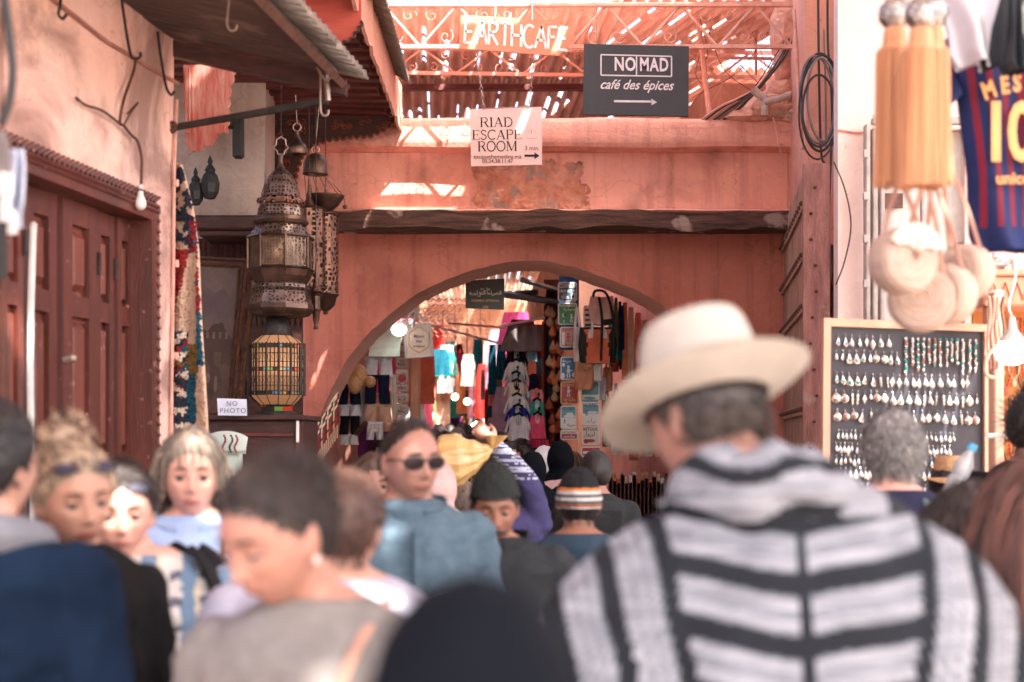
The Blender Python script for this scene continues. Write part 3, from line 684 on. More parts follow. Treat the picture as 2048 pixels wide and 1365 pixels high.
wire([(248, 250, 5.75), (262, 225, 5.7), (276, 206, 5.7), (268, 214, 5.7), (254, 228, 5.7)], .004, M_rust, 'wire', '', parent=bulb)
mb = MB(); c = W(281, 405, 5.75); p1 = PX(1, 5.75)
mb.lathe([(0, 17 * p1), (5 * p1, 17 * p1), (6 * p1, 13 * p1), (5 * p1, 9 * p1)] , c + Vector((0, 0, 18 * p1)), 12)
mb.build('socket', M_whitepaint, bulb, smooth=True)
mb = MB(); mb.lathe([(5 * p1, 22 * p1), (6 * p1, 14 * p1), (10 * p1, 5 * p1), (12 * p1, -3 * p1), (10 * p1, -11 * p1), (5 * p1, -15 * p1), (0, -16 * p1)], c, 20)
mb.build('glass', mat('bulb glass', (.75, .68, .64), (.7, .62, .58), rough=.12, spec=.7, scale=3), bulb, smooth=True)
br = empty('bracket_bar', W(500, 230, 6.2), 'dark iron bracket bar reaching out from the wall corner', 'bracket')
mb = MB(); a, b = W(352, 253, 6.2), W(655, 200, 6.15)
mb.add([a + Vector((0, 0, -.012)), b + Vector((0, 0, -.014)), b + Vector((0, 0, .014)), a + Vector((0, 0, .012))] + [p + Vector((0, .03, 0)) for p in (a + Vector((0, 0, -.012)), b + Vector((0, 0, -.014)), b + Vector((0, 0, .014)), a + Vector((0, 0, .012)))],
       [(0, 1, 2, 3), (7, 6, 5, 4), (0, 4, 5, 1), (1, 5, 6, 2), (2, 6, 7, 3), (3, 7, 4, 0)]); mb.build('bar', M_iron, br)
mb = MB(); mb.tube([W(652, 150, 6.15), W(656, 202, 6.15)], .012, 4); mb.build('strut', M_hook, br)
mb = MB(); mb.lathe([(.02, -.02), (.03, 0), (.02, .02), (.01, .02), (.01, -.02), (.02, -.02)], W(342, 255, 6.18), 12, mw=Matrix.Rotation(R(90), 3, 'X')); mb.build('ring', M_rust, br)
# things hanging at the very left edge
wire([(-5, -30, 3.0), (8, 0, 3.0), (22, 100, 3.0), (25, 150, 3.0), (18, 205, 3.0), (2, 250, 3.0)], .009, M_cable, 'cable', 'thick black cable hanging in front of the pink wall', 'cable')
wire([(4, -30, 3.05), (3, 200, 3.05), (5, 900, 3.05)], .004, M_rust, 'cord', 'thin rusty cord hanging beside the thick black cable', 'cord')
def tassel(name, label, px_, y0, y1, hw, Y, m, cat='tassel', group=None, n=60, knot=.16, waist=.5):
    r = empty(name, W(px_, y1, Y), label, cat, group); h = PX(y1 - y0, Y); rw = PX(hw, Y); c = W(px_, y0, Y)
    mb = MB(); mb.lathe([(0, 0), (rw * waist, -.01 * h), (rw * waist * 1.05, -.05 * h), (rw * waist, -knot * h), (rw * .55, -knot * h - .01), (0, -knot * h - .012)], c, 14); mb.build('knot', m, r, smooth=True)
    mb = MB(); rng = random.Random(px_)
    for k in range(n):
        a = 2 * math.pi * k / n; q = .55 + .45 * rng.random(); x, y = math.cos(a), math.sin(a); rr = rw * (.8 + .2 * rng.random())
        mb.tube(bez([c + Vector((x * rw * .35, y * rw * .35, -knot * h)), c + Vector((x * rr * .9, y * rr * .9, -(knot + .05) * h)), c + Vector((x * rr, y * rr, -.6 * h)), c + Vector((x * rr * 1.02 + rng.uniform(-1, 1) * .03 * rw, y * rr, -(1 - .03 * rng.random()) * h))], 3), rw * .13, 5)
    mb.build('fringe', m, r, smooth=True); return r
tassel('tassel', 'dark woollen tassel hanging at the edge beside the grey garment', 4, 262, 350, 15, 3.0, M_greycable, n=26)
tassel('tassel', 'long dark tassel hanging lowest beside the red doors', 3, 338, 560, 11, 3.05, M_cable, n=20)
mb = MB(); mb.slab(lambda u, v: W(13 + 30 * u + 2 * v + 2 * math.sin(v * 6), 298 + 158 * v, 3.1 + .02 * math.sin(u * 9 + v * 3)), 14, 30, .006)
tag(mb.build('hanging_cloth', mat('pale blue cloth', (.52, .56, .66), (.42, .46, .58), scale=5), smooth=True), 'pale blue white cloth hanging against the corner of the red doors', 'cloth')
mb = MB()
for k, (x_, y_) in enumerate(((12, 345), (10, 395), (24, 420))):
    mb = MB(); mb.slab(lambda u, v: W(x_ - 9 + 20 * u, y_ + 48 * v, 2.9 + .015 * math.sin(u * 5 + k)), 5, 8, .004)
    tag(mb.build('paper_tag', mat('white card', (.8, .78, .76), (.7, .68, .66), scale=8)), ['small white card hanging highest at the edge by the blue cloth', 'small white card hanging lower at the edge by the blue cloth', 'lowest white card overlapping the pale blue cloth'][k], 'card', 'white cards hanging beside the doors')

# ------------------------------------------------------------ tufted woollen rug on the corner
rugm = [mat('rug cream wool', (.66, .46, .34), (.52, .34, .25), scale=30, rough=.95), mat('rug navy wool', (.018, .022, .04), (.03, .03, .05), rough=.95), mat('rug red wool', (.32, .02, .022), (.2, .015, .02), rough=.95), mat('rug teal wool', (.02, .12, .17), (.015, .07, .12), rough=.95), mat('rug mustard wool', (.26, .15, .04), (.18, .1, .03), rough=.95), mat('rug white wool', (.78, .66, .56), (.66, .52, .42), rough=.95)]
L_ = [(330, 352, 360), (380, 350, 374), (430, 348, 386), (500, 344, 394), (560, 338, 396), (640, 335, 399), (700, 332, 403), (760, 329, 407), (820, 325, 411), (868, 326, 414)]
def redge(y, k):
    for i in range(len(L_) - 1):
        a, b = L_[i], L_[i + 1]
        if y <= b[0]: t = (y - a[0]) / (b[0] - a[0]); return a[k] * (1 - t) + b[k] * t
    return L_[-1][k]
def rugP(u, v):
    y = 330 + 538 * v; l, r = redge(y, 1), redge(y, 2); yy = y - (1 - u) * 26 * sstep(.85, 1, v)
    return W(l + (r - l) * u, yy, 6.33 + .035 * math.sin(u * 9 + v * 2) * sstep(.2, .5, v) - .05 * u)
def rugcol(u, v):
    y = 330 + 538 * v; x = redge(y, 1) + (redge(y, 2) - redge(y, 1)) * u; n = mnoise.noise((x * .09, y * .09, 1))
    if y < 500: 
        if x > 378 and n > -.2 and y > 440: return 3 if n > .1 else 2
        return 0 if mnoise.noise((x * .07, y * .05, 7)) > .08 else 1
    if 500 <= y < 660 and x < 338 + (660 - y) * .22 + 4: return 2 if y < 630 else 0
    if x > 394 - (y > 720) * 60 and y < 730 and y > 640: return 4 if x < 395 and y > 680 else 3
    if x > 393 and y < 640: return 3 if n > 0 else 2
    if y < 662: return 0
    if y < 745:
        if x > 375: return 4 if y > 688 and x < 398 else 0
        k = int((x + y * .9) / 9) % 4; return (1, 2, 3, 5)[k]
    if x > 392: return 0
    if x > 374 and y < 850: return 3
    z = math.sin((y - (x - 330) * .8 * (1 if y < 800 else -.3)) * .16)
    if z > .45: return 5
    if z > .15: return 2 if y < 800 else 1
    return 1
rug = empty('rug', W(370, 868, 6.33), 'shaggy cream, navy and red woollen rug hanging on the wall corner', 'rug')
mb = MB(); mb.slab(rugP, 20, 120, .012, mfn=rugcol); mb.build('weave', rugm, rug)
mb = MB(); rng = random.Random(2)
for k in range(5200):
    u, v = rng.random(), rng.random(); p = rugP(u, v); c = rugcol(u, v); y = 330 + 538 * v
    big = 1.0 if c != 0 else .6
    d = Vector((rng.uniform(-.6, .6) + (u - .5) * .8, -1, rng.uniform(-1.2, .1))).normalized() * rng.uniform(.014, .026) * big; s_ = .0065
    q = d.cross(Vector((0, 0, 1))).normalized() * s_; w_ = Vector((0, 0, s_)); vs = [p + q, p + w_, p - q, p - w_, p + d + q * .7, p + d + w_ * .7, p + d - q * .7, p + d - w_ * .7]
    mb.add(vs, [(0, 1, 5, 4), (1, 2, 6, 5), (2, 3, 7, 6), (3, 0, 4, 7), (4, 5, 6, 7)], c)
o = mb.build('pile', rugm, rug); o['kind'] = 'stuff'
# striped blanket / red scalloped valance piece
def board_scallop(name, label, outline_top, outline_bot, Y, th, m, nsc, rsc, parent=None):
    pass
vm = [mat('faded red paint', (.42, .075, .055), (.56, .30, .25), rough=.7, scale=14, stretch=(3, 1, .5), bump=.4), M_redwood]
mb = MB(); pts = [W(366, 128, 6.9)]
right = [(470, 130), (466, 150), (458, 172), (456, 195), (455, 215), (457, 238), (450, 252), (430, 268), (428, 280), (410, 292), (392, 300), (376, 296), (372, 270)]
out = [(366, 130)]
for i in range(len(right) - 1):
    (x0_, y0_), (x1_, y1_) = right[i], right[i + 1]
    for k in range(6):
        t = k / 6; nx, ny = (y1_ - y0_), -(x1_ - x0_); l = math.hypot(nx, ny) or 1; b = 5 * math.sin(math.pi * t)
        out.append((x0_ + (x1_ - x0_) * t + nx / l * b, y0_ + (y1_ - y0_) * t + ny / l * b))
out.append(right[-1])
fr = [W(x, y, 6.9 - (x - 366) * .0012) for x, y in out]; mb.prism(fr, (0, 0, 0), (0, .02, 0)); 
for k in range(13):
    x_ = 372 + k * 6.6; mb.box(W(x_, 268, 6.885) , W(x_ + 3.6, 134, 6.87), 0)
tag(mb.build('valance', vm), 'faded red scalloped valance board hanging above the woollen rug', 'valance')

# ------------------------------------------------------------ carved canopy over the antique niche
cc = empty('carved_canopy', (-1.4, 9, 4.0), 'dark red carved wooden canopy with scalloped fringe above the lanterns', 'canopy')
zc2 = 4.05; xr = -.84
mb = MB()
for k in range(20):
    y = 7.0 + k * .19; mb.bbox((-2.4, y, zc2 + .0), (xr - .02, y + .095, zc2 + .07), .006)
mb.box((-2.4, 6.95, zc2 + .07), (xr, 10.7, zc2 + .1)); mb.build('ribbed_soffit', M_redwood, cc)
mb = MB()
def fasc(u, v):
    y = 7.0 + 3.6 * u; return (xr + .012 * mnoise.noise((y * 5, 0, 0)), y, zc2 - .10 * (1 - v) * (1.0) + .22 * v - (1 - v) * .02 * abs(math.sin(y * 14)))
mb.slab(fasc, 160, 3, .02); mb.build('side_fascia', M_right, cc)
mb = MB(); mb.slab(lambda u, v: (xr - .03 + .15 * u, 7.0 + 3.0 * v - .25 * u * (1 - v), zc2 + .22 - .10 * u + .024 * math.sin(v * 3.6 / .095 * 2 * math.pi)), 3, 420, .002)
mb.build('tin_edge', mat('dull tin', (.26, .235, .21), (.16, .14, .125), rough=.6, metal=.35, scale=6), cc, smooth=True, auto=False)
def scalloped(pxpts, Y, topy, r=6.0, n=6):
    """pxpts: lower edge in px from left to right"""
    out = []
    d = [0]
    for i in range(len(pxpts) - 1): d.append(d[-1] + math.hypot(pxpts[i + 1][0] - pxpts[i][0], pxpts[i + 1][1] - pxpts[i][1]))
    ns = max(1, round(d[-1] / (2.3 * r)))
    for k in range(ns * n + 1):
        s = d[-1] * k / (ns * n); i = max(j for j in range(len(d)) if d[j] <= s + 1e-9); i = min(i, len(d) - 2); t = (s - d[i]) / (d[i + 1] - d[i])
        x = pxpts[i][0] * (1 - t) + pxpts[i + 1][0] * t; y = pxpts[i][1] * (1 - t) + pxpts[i + 1][1] * t
        tx, ty = pxpts[i + 1][0] - pxpts[i][0], pxpts[i + 1][1] - pxpts[i][1]; l = math.hypot(tx, ty); b = r * math.sin(math.pi * (k % n) / n)
        out.append((x - ty / l * b, y + tx / l * b))
    return out
lo = scalloped([(583, 470), (585, 400), (590, 345), (602, 312), (625, 290), (660, 277), (700, 273), (742, 270), (770, 258), (795, 240)], 10.4, 232)
fr = [W(x, y, 10.4) for x, y in [(800, 232), (522, 232), (522, 470)] + lo]
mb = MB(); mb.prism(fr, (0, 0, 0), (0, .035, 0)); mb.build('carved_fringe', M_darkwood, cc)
mb = MB(); rng = random.Random(4)
mb.tube([W(x, y, 10.395) for x, y in lo], .007, 5)
for k in range(46):
    x_, y_ = rng.uniform(530, 790), rng.uniform(240, 262)
    if k > 26: x_, y_ = rng.uniform(530, 578), rng.uniform(262, 460)
    c = W(x_, y_, 10.39); rr = rng.uniform(.014, .03); sg = rng.choice((-1, 1)); ph = rng.random() * 6
    mb.tube([c + Vector((math.cos(sg * t + ph) * rr * (1 - t / 8), 0, math.sin(sg * t + ph) * rr * (1 - t / 8))) for t in [i * .55 for i in range(13)]], .004, 4)
o = mb.build('scroll_carving', mat('gilt red carving', (.30, .08, .035), (.2, .04, .025), rough=.5), cc)
# upper red fascia board facing the square
lo = scalloped([(520, 105), (600, 112), (640, 110), (665, 88), (700, 75), (716, 52), (722, 40)], 7.7, 0, r=6)
fr = [W(x, y, 7.6) for x, y in [(722, -60), (470, -60)] + lo]
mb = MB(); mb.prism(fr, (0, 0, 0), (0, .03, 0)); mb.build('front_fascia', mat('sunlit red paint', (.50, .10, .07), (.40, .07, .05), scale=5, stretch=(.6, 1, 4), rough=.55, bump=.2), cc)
mb = MB(); mb.tube([W(x, y + 2, 7.59) for x, y in lo], .008, 5); mb.build('fringe_edge', M_darkwood, cc)
for k, y in enumerate((7.9, 8.5, 9.1, 9.7, 10.3)):
    mb = MB(); mb.tube([(xr - .035 + .03 * math.cos(t), y, zc2 - .01 + .045 * math.sin(t)) for t in [i * .5 for i in range(12)]], .014, 5); mb.build('carved_boss', M_redwood, cc)
# dark wood behind lanterns: shelf beam and carved back panel
sh = empty('carved_shelf', W(450, 470, 9.2), 'dark carved shelf beam on the niche wall behind the lanterns', 'shelf')
mb = MB(); mb.bbox((W(400, 0, 9.2).x, 9.0, W(0, 468, 9.2).z), (W(600, 0, 9.2).x, 9.5, W(0, 440, 9.2).z), .012); mb.bbox((W(408, 0, 9.2).x, 9.03, W(0, 480, 9.2).z), (W(600, 0, 9.2).x, 9.5, W(0, 468, 9.2).z), .01); mb.build('beam', M_darkwood, sh)
mb = MB(); mb.grid(lambda u, v: (W(380 + 225 * u, 0, 9.45).x, 9.42 + .008 * math.sin(u * 130) * (int(v * 12) % 2), W(0, 900 - 420 * v, 9.45).z), 140, 50); mb.box((W(380, 0, 9.5).x, 9.45, 0), (W(605, 0, 9.5).x, 9.53, W(0, 480, 9.5).z)); mb.build('back_panel', M_darkwood, sh)
mb = MB(); mb.bbox((W(520, 0, 10.3).x, 10.35, 0), (W(536, 0, 10.3).x, 10.5, 4.0), .01); tag(mb.build('door_post', M_darkwood), 'dark carved post between the cream wall and the salmon wall', 'post')
mb = MB(); mb.bbox((W(470, 0, 9.4).x, 9.3, W(0, 322, 9.4).z), (W(492, 0, 9.4).x, 9.36, W(0, 240, 9.4).z), .02); mb.bbox((W(452, 0, 9.4).x, 9.31, W(0, 262, 9.4).z), (W(486, 0, 9.4).x, 9.37, W(0, 240, 9.4).z), .02)
tag(mb.build('wall_bracket', M_cable), 'black angled bracket fixed on the cream niche wall', 'bracket')
for k, (x_, y_, s_) in enumerate(((391, 400, 1.0), (420, 388, 1.15))):
    p1 = PX(1, 9.0) * s_; mb = MB()
    mb.lathe([(r_ * p1, z_ * p1) for r_, z_ in ((0, 0), (9, 2), (15, 12), (17, 28), (13, 42), (8, 48), (10, 52), (6, 58), (3, 62), (5, 66), (2, 74), (0, 78))], W(x_, y_ + 12, 9.0), 8)
    tag(mb.build('carved_finial', M_cable), ['black carved finial, the shorter one on the niche wall', 'black carved finial, the taller one on the niche wall'][k], 'finial', 'black finials on the niche wall')

# ------------------------------------------------------------ painting, cabinet, no-photo card
pt = empty('painting', W(430, 850, 8.7), 'dark desert painting in a narrow gilt frame leaning beside the rug', 'painting')
Q = [W(372, 512, 8.55), W(497, 518, 8.55), W(466, 842, 8.75), W(372, 842, 8.75)]
def bil(u, v, o=0.0): p = (Q[0] * (1 - u) + Q[1] * u) * (1 - v) + (Q[3] * (1 - u) + Q[2] * u) * v; return p + Vector((0, -o, 0))
mb = MB()
for (a, b, c, d, h0, h1) in ((0, .1, 1, .0, .0, .0),): pass
ring = [(0, .0), (.035, .03), (.06, .018), (.10, .018), (.115, .028), (.15, .006)]
for i in range(len(ring) - 1):
    (a, ha), (b, hb) = ring[i], ring[i + 1]; A = [(a, a * .4), (1 - a, a * .4), (1 - a, 1 - a * .4), (a, 1 - a * .4)]; B = [(b, b * .4), (1 - b, b * .4), (1 - b, 1 - b * .4), (b, 1 - b * .4)]
    vs = [bil(*q, ha) for q in A] + [bil(*q, hb) for q in B]; mb.add(vs, [(k, (k + 1) % 4, 4 + (k + 1) % 4, 4 + k) for k in range(4)], 0 if i in (0, 3, 4) else 1)
mb.build('frame', [mat('gilt frame', (.34, .17, .08), (.14, .06, .035), rough=.35, metal=.7, scale=30), M_darkwood], pt)
def pc(u, v):
    h = .42 + .03 * math.sin(u * 8) + .04 * mnoise.noise((u * 6, v, 0))
    if v < h: return 0 if mnoise.noise((u * 3, v * 6, 2)) < .1 else 1
    if abs(v - .47) < .025 and math.sin(u * 40) > .2: return 4
    if v < h + .2: return 2
    if ((u - .62) / .05) ** 2 + ((v - .8) / .06) ** 2 < 1 or ((u - .4) / .07) ** 2 + ((v - .76) / .035) ** 2 < 1: return 4
    return 3 if mnoise.noise((u * 5, v * 9, 5)) < .1 else 2
mb = MB(); mb.grid(lambda u, v: bil(.14 + .72 * u, .05 + .9 * v, .004), 50, 110, mfn=pc)
mb.build('canvas', [mat('painted sky', (.12, .085, .08), (.085, .06, .06), scale=4), mat('painted cloud', (.15, .10, .09)), mat('painted hill', (.075, .04, .032), (.05, .03, .025), scale=7), mat('painted sand', (.11, .06, .045), scale=7), mat('painted figures', (.17, .11, .085), scale=20)], pt)
mb = MB(); mb.slab(lambda u, v: W(503 - 34 * v + 7 * u, 560 + 280 * v, 8.9), 2, 20, .03); tag(mb.build('picture_frame', MATS['gilt frame']), 'narrow gilt frame edge standing behind the desert painting', 'frame')
cab = empty('cabinet', W(505, 1000, 8.1), 'tall dark wooden cabinet carrying the lit coloured lantern', 'cabinet')
mb = MB(); xa, xb = W(398, 0, 7.8).x, W(606, 0, 7.8).x; zt = W(0, 830, 7.8).z
mb.bbox((xa - .01, 7.76, zt - .03), (xb + .015, 8.45, zt), .006); mb.bbox((xa, 7.8, 0), (xb, 8.4, zt - .03), .006); mb.build('body', M_darkwood, cab)
mb = MB()
for k in range(3): mb.bbox((xa + .03, 7.785, zt - .12 - k * .5), (xb - .05, 7.8, zt - .10 - k * .5), .004)
mb.bbox((xb - .04, 7.78, .1), (xb - .012, 7.80, zt - .05), .004); mb.build('moulding', M_redwood, cab)
mb = MB(); mb.bbox((xb - .034, 7.772, W(0, 885, 7.8).z), (xb - .018, 7.78, W(0, 842, 7.8).z), .002); mb.build('glass_strip', mat('bright glass', (.85, .83, .8), rough=.1, spec=.8), cab)
sg = empty('paper_sign', W(464, 831, 7.7), 'small white card reading no photo standing on the cabinet', 'sign')
mb = MB(); a, b, c, d = W(434, 797, 7.72), W(493, 799, 7.72), W(494, 832, 7.7), W(436, 831, 7.7); mb.prism([a, b, c, d], (0, 0, 0), (0, .004, 0)); mb.build('card', mat('bluish card', (.62, .64, .74), (.56, .58, .68), scale=5), sg)
mb = MB(); p1 = PX(1, 7.7)
text_mb(mb, 'NO', W(464, 808, 7.70), 14 * p1, spacing=1.15, depth=.001); text_mb(mb, 'PHOTO', W(466, 822, 7.692), 14 * p1, spacing=1.15, depth=.001)
mb.build('lettering', mat('grey ink', (.18, .17, .22)), sg)
jb = empty('bust_display', W(455, 900, 7.0), 'pale jewellery display bust with bead strings below the painting', 'display')
mb = MB(); mb.slab(lambda u, v: W(412 + 80 * u, 908 - 40 * math.sin(math.pi * (.12 + .76 * u)) ** .4 * v, 7.0 + .1 * v), 20, 10, .02); mb.box(W(420, 1300, 7.02), W(485, 906, 7.12)); mb.build('bust', mat('mint velvet', (.55, .64, .58), (.48, .56, .5)), jb)
mb = MB()
for (x_, c_) in ((448, 0), (462, 1), (472, 0)):
    for k in range(9): mb.sphere(W(x_ + 3 * math.sin(k * .8), 872 + k * 4, 6.97), .006, 6, 4, c_)
mb.build('beads', [mat('red beads', (.3, .04, .03), rough=.3), mat('dark beads', (.05, .04, .05), rough=.3)], jb)

# ------------------------------------------------------------ lanterns
def pierced(name, col, cell, gap, glow=None):
    m = mat(name, col, tuple(c * .45 for c in col), rough=.4, metal=.75, scale=12, spec=.5)
    nt = m.node_tree; N = nt.nodes; L = nt.links; p = N['Principled BSDF']
    tc = N.new('ShaderNodeTexCoord'); vo = N.new('ShaderNodeTexVoronoi'); vo.feature = 'DISTANCE_TO_EDGE'; vo.inputs['Scale'].default_value = 1 / cell; vo.inputs['Randomness'].default_value = .55
    L.new(tc.outputs['Object'], vo.inputs['Vector']); g = N.new('ShaderNodeMath'); g.operation = 'LESS_THAN'; g.inputs[1].default_value = gap
    L.new(vo.outputs['Distance'], g.inputs[0]); L.new(g.outputs[0], p.inputs['Alpha']); return m
M_brass = mat('aged brass', (.15, .09, .065), (.06, .035, .028), rough=.38, metal=.85, scale=9, spec=.5, bump=.15)
M_pierce = pierced('pierced brass', (.24, .16, .13), .021, .17)
M_pierce2 = pierced('pierced copper', (.24, .12, .085), .03, .17)
M_lglass = mat('amber lantern glass', (.30, .19, .12), (.16, .09, .06), rough=.25, scale=30, spec=.6)
M_inside = mat('lantern inside', (.05, .03, .022), rough=.8)
def lantern_big():
    Y = 8.0; p = PX(1, Y); cx = 562; base = W(cx, 636, Y); r = empty('lantern', base, 'largest hanging brass lantern with pierced tiers and amber glass panels', 'lantern', 'brass lanterns hanging before the niche')
    T = lambda pr: [(a * p, (636 - b) * p) for a, b in pr]
    ph = .5 - .12
    def part(name, pr, m, seg=8, sm=False): mb = MB(); mb.lathe(T(pr), base, seg, phase=ph); return mb.build(name, m, r, smooth=sm)
    part('dome', [(6, 338), (13, 341), (24, 353), (34, 372), (41, 396)], M_pierce); part('dome_liner', [(5, 341), (12, 345), (22, 357), (31, 376), (38, 396)], M_inside)
    part('upper_band', [(41, 396), (47, 399), (49, 405), (47, 410), (43, 413)], M_pierce2)
    part('upper_tier', [(43, 413), (46, 420), (48, 434)], M_pierce); part('upper_tier_liner', [(40, 413), (43, 420), (45, 434)], M_inside)
    part('middle_band', [(48, 434), (53, 437), (56, 444), (53, 450), (49, 453)], M_brass)
    part('shoulder', [(49, 453), (55, 462), (66, 476)], M_pierce); part('shoulder_liner', [(46, 454), (52, 463), (62, 476)], M_inside)
    part('glass_body', [(64, 478), (64, 539)], pierced('pierced amber lattice', (.26, .17, .12), .017, .12)); part('glass_core', [(60, 478), (60, 539)], mat('dim amber glass', (.16, .09, .055), (.07, .035, .022), rough=.3, scale=24))
    mb = MB()
    for k in range(8):
        a = 2 * math.pi * (k + ph) / 8; d = Vector((math.cos(a), math.sin(a), 0)) * 66 * p
        mb.tube([base + d + Vector((0, 0, 160 * p)), base + d + Vector((0, 0, 96 * p))], 2.6 * p, 5)
    mb.lathe(T([(66, 474), (69, 477), (67, 480)]), base, 8, phase=ph); mb.lathe(T([(66, 537), (69, 540), (66, 543)]), base, 8, phase=ph)
    mb.build('body_frame', M_brass, r)
    part('lower_taper', [(66, 541), (60, 555), (52, 568)], M_brass)
    part('lower_band', [(52, 568), (58, 572), (59, 578), (55, 584)], M_pierce); part('lower_band_liner', [(50, 568), (54, 573), (55, 578), (51, 584)], M_inside)
    part('skirt', [(55, 585), (59, 596), (65, 611)], M_pierce); part('skirt_liner', [(51, 585), (55, 596), (61, 611)], M_inside)
    part('rim', [(65, 611), (66, 620), (63, 625), (56, 632), (40, 636), (0, 630)], M_brass)
    part('neck', [(0, 309), (5, 311), (5.5, 316), (4, 320), (5, 330), (8, 338)], M_brass, 16, True)
    mb = MB(); q = [(562, 274), (571, 280), (572, 290), (577, 296), (570, 302), (568, 309), (556, 309), (554, 302), (547, 296), (552, 290), (553, 280), (562, 274)]
    mb.tube([W(x, y, Y) for x, y in q], 1.6 * p, 6); mb.build('ring', M_hook, r)
    mb = MB(); mb.tube([W(562, 150, Y), W(562, 276, Y)], .0022, 4); mb.build('wire', M_iron, r)
lantern_big()
def lantern_cyl(cx, Y, hw, y0, y1, label, m):
    p = PX(1, Y); base = W(cx, y1 + 40, Y); r = empty('lantern', base, label, 'lantern', 'brass lanterns hanging before the niche'); o = y1 + 40
    T = lambda pr: [(a * p, (o - b) * p) for a, b in pr]
    def part(name, pr, mm, seg=12, sm=False): mb = MB(); mb.lathe(T(pr), base, seg); return mb.build(name, mm, r, smooth=sm)
    part('body', [(hw, y0), (hw, y1)], m); part('liner', [(hw * .86, y0), (hw * .86, y1)], M_inside)
    part('cap', [(2, y0 - 60), (3, y0 - 36), (5, y0 - 30), (7, y0 - 18), (14, y0 - 6), (hw * .9, y0 - 3), (hw + 2, y0), (hw, y0 + 3)], M_brass, 24, True)
    part('base', [(hw, y1 - 2), (hw + 2, y1), (hw * .85, y1 + 6), (hw * .7, y1 + 22), (hw * .35, y1 + 30), (4, y1 + 34), (6, y1 + 38), (0, y1 + 40)], M_brass, 24, True)
    mb = MB(); mb.tube([W(cx, y0 - 60, Y), W(cx, 200, Y)], .0025, 4); mb.build('wire', M_iron, r)
lantern_cyl(618, 8.35, 33, 418, 578, 'copper pierced cylinder lantern directly behind the largest lantern', M_pierce2)
lantern_cyl(651, 8.75, 26, 430, 590, 'copper pierced cylinder lantern farthest from the niche wall', M_pierce2)
lantern_cyl(632, 8.1, 9, 590, 620, 'little dark pendant lantern below the cylinder lanterns', M_brass)
def bell(cx, Y, label):
    p = PX(1, Y); base = W(cx, 311, Y); r = empty('bell_lamp', base, label, 'lamp')
    mb = MB(); mb.lathe([(a * p, (311 - b) * p) for a, b in ((0, 262), (4, 263), (4, 268), (6, 275), (10, 284), (17, 290), (20, 296), (21, 306), (20, 309), (16, 310), (0, 300))], base, 28); mb.build('shade', M_brass, r, smooth=True)
    mb = MB(); mb.tube([W(cx + 8 * math.sin(t), 255 - 8 * math.cos(t), Y) for t in [i * .6 for i in range(11)]], 1.3 * p, 6); mb.tube([W(cx, 247, Y), W(cx - 3, 190, Y)], .002, 4); mb.build('ring', M_hook, r)
bell(594, 8.2, 'small brass bell shaped lamp beside the top of the largest lantern')
def bowl():
    Y = 8.45; p = PX(1, Y); r = empty('hanging_bowl_lamp', W(650, 425, Y), 'brass bowl lamp hung on chains below its own small dome', 'lamp')
    mb = MB(); b0 = W(631, 350, Y); mb.lathe([(a * p, (350 - b) * p) for a, b in ((0, 306), (8, 308), (18, 314), (24, 326), (25, 342), (26, 349), (22, 350), (20, 344))], b0, 28); mb.build('dome', M_brass, r, smooth=True)
    mb = MB(); mb.tube([W(631 + 8 * math.sin(t), 300 - 7 * math.cos(t), Y) for t in [i * .6 for i in range(11)]], 1.2 * p, 6); mb.tube([W(631, 292, Y), W(640, 190, Y)], .002, 4); mb.build('ring', M_hook, r)
    mb = MB(); b1 = W(650, 425, Y); mb.lathe([(a * p, (425 - b) * p) for a, b in ((0, 425), (14, 422), (26, 412), (33, 402), (38, 396), (39, 392), (36, 394), (28, 404), (0, 416))], b1, 28); mb.build('bowl', M_brass, r, smooth=True)
    for k in range(6):
        a = 2 * math.pi * k / 6 + .3; s_ = b0 + Vector((22 * p * math.cos(a), 22 * p * math.sin(a), 0)); e = b1 + Vector((38 * p * math.cos(a), 38 * p * math.sin(a), 33 * p))
        mb = MB(); n = 11
        for i in range(n):
            q = s_.lerp(e, i / n); q2 = s_.lerp(e, (i + 1.1) / n); mb.tube([q, q.lerp(q2, .5) + Vector((.003 * (-1) ** i, 0, 0)), q2], .0024, 4)
        mb.build('chain', M_rust, r)
    mb = MB(); mb.tube([W(688, 396, Y), W(690, 410, Y)], .002, 4); mb.sphere(W(690, 414, Y), 5 * p, 8, 6); mb.build('bead_drop', M_brass, r)
bowl()
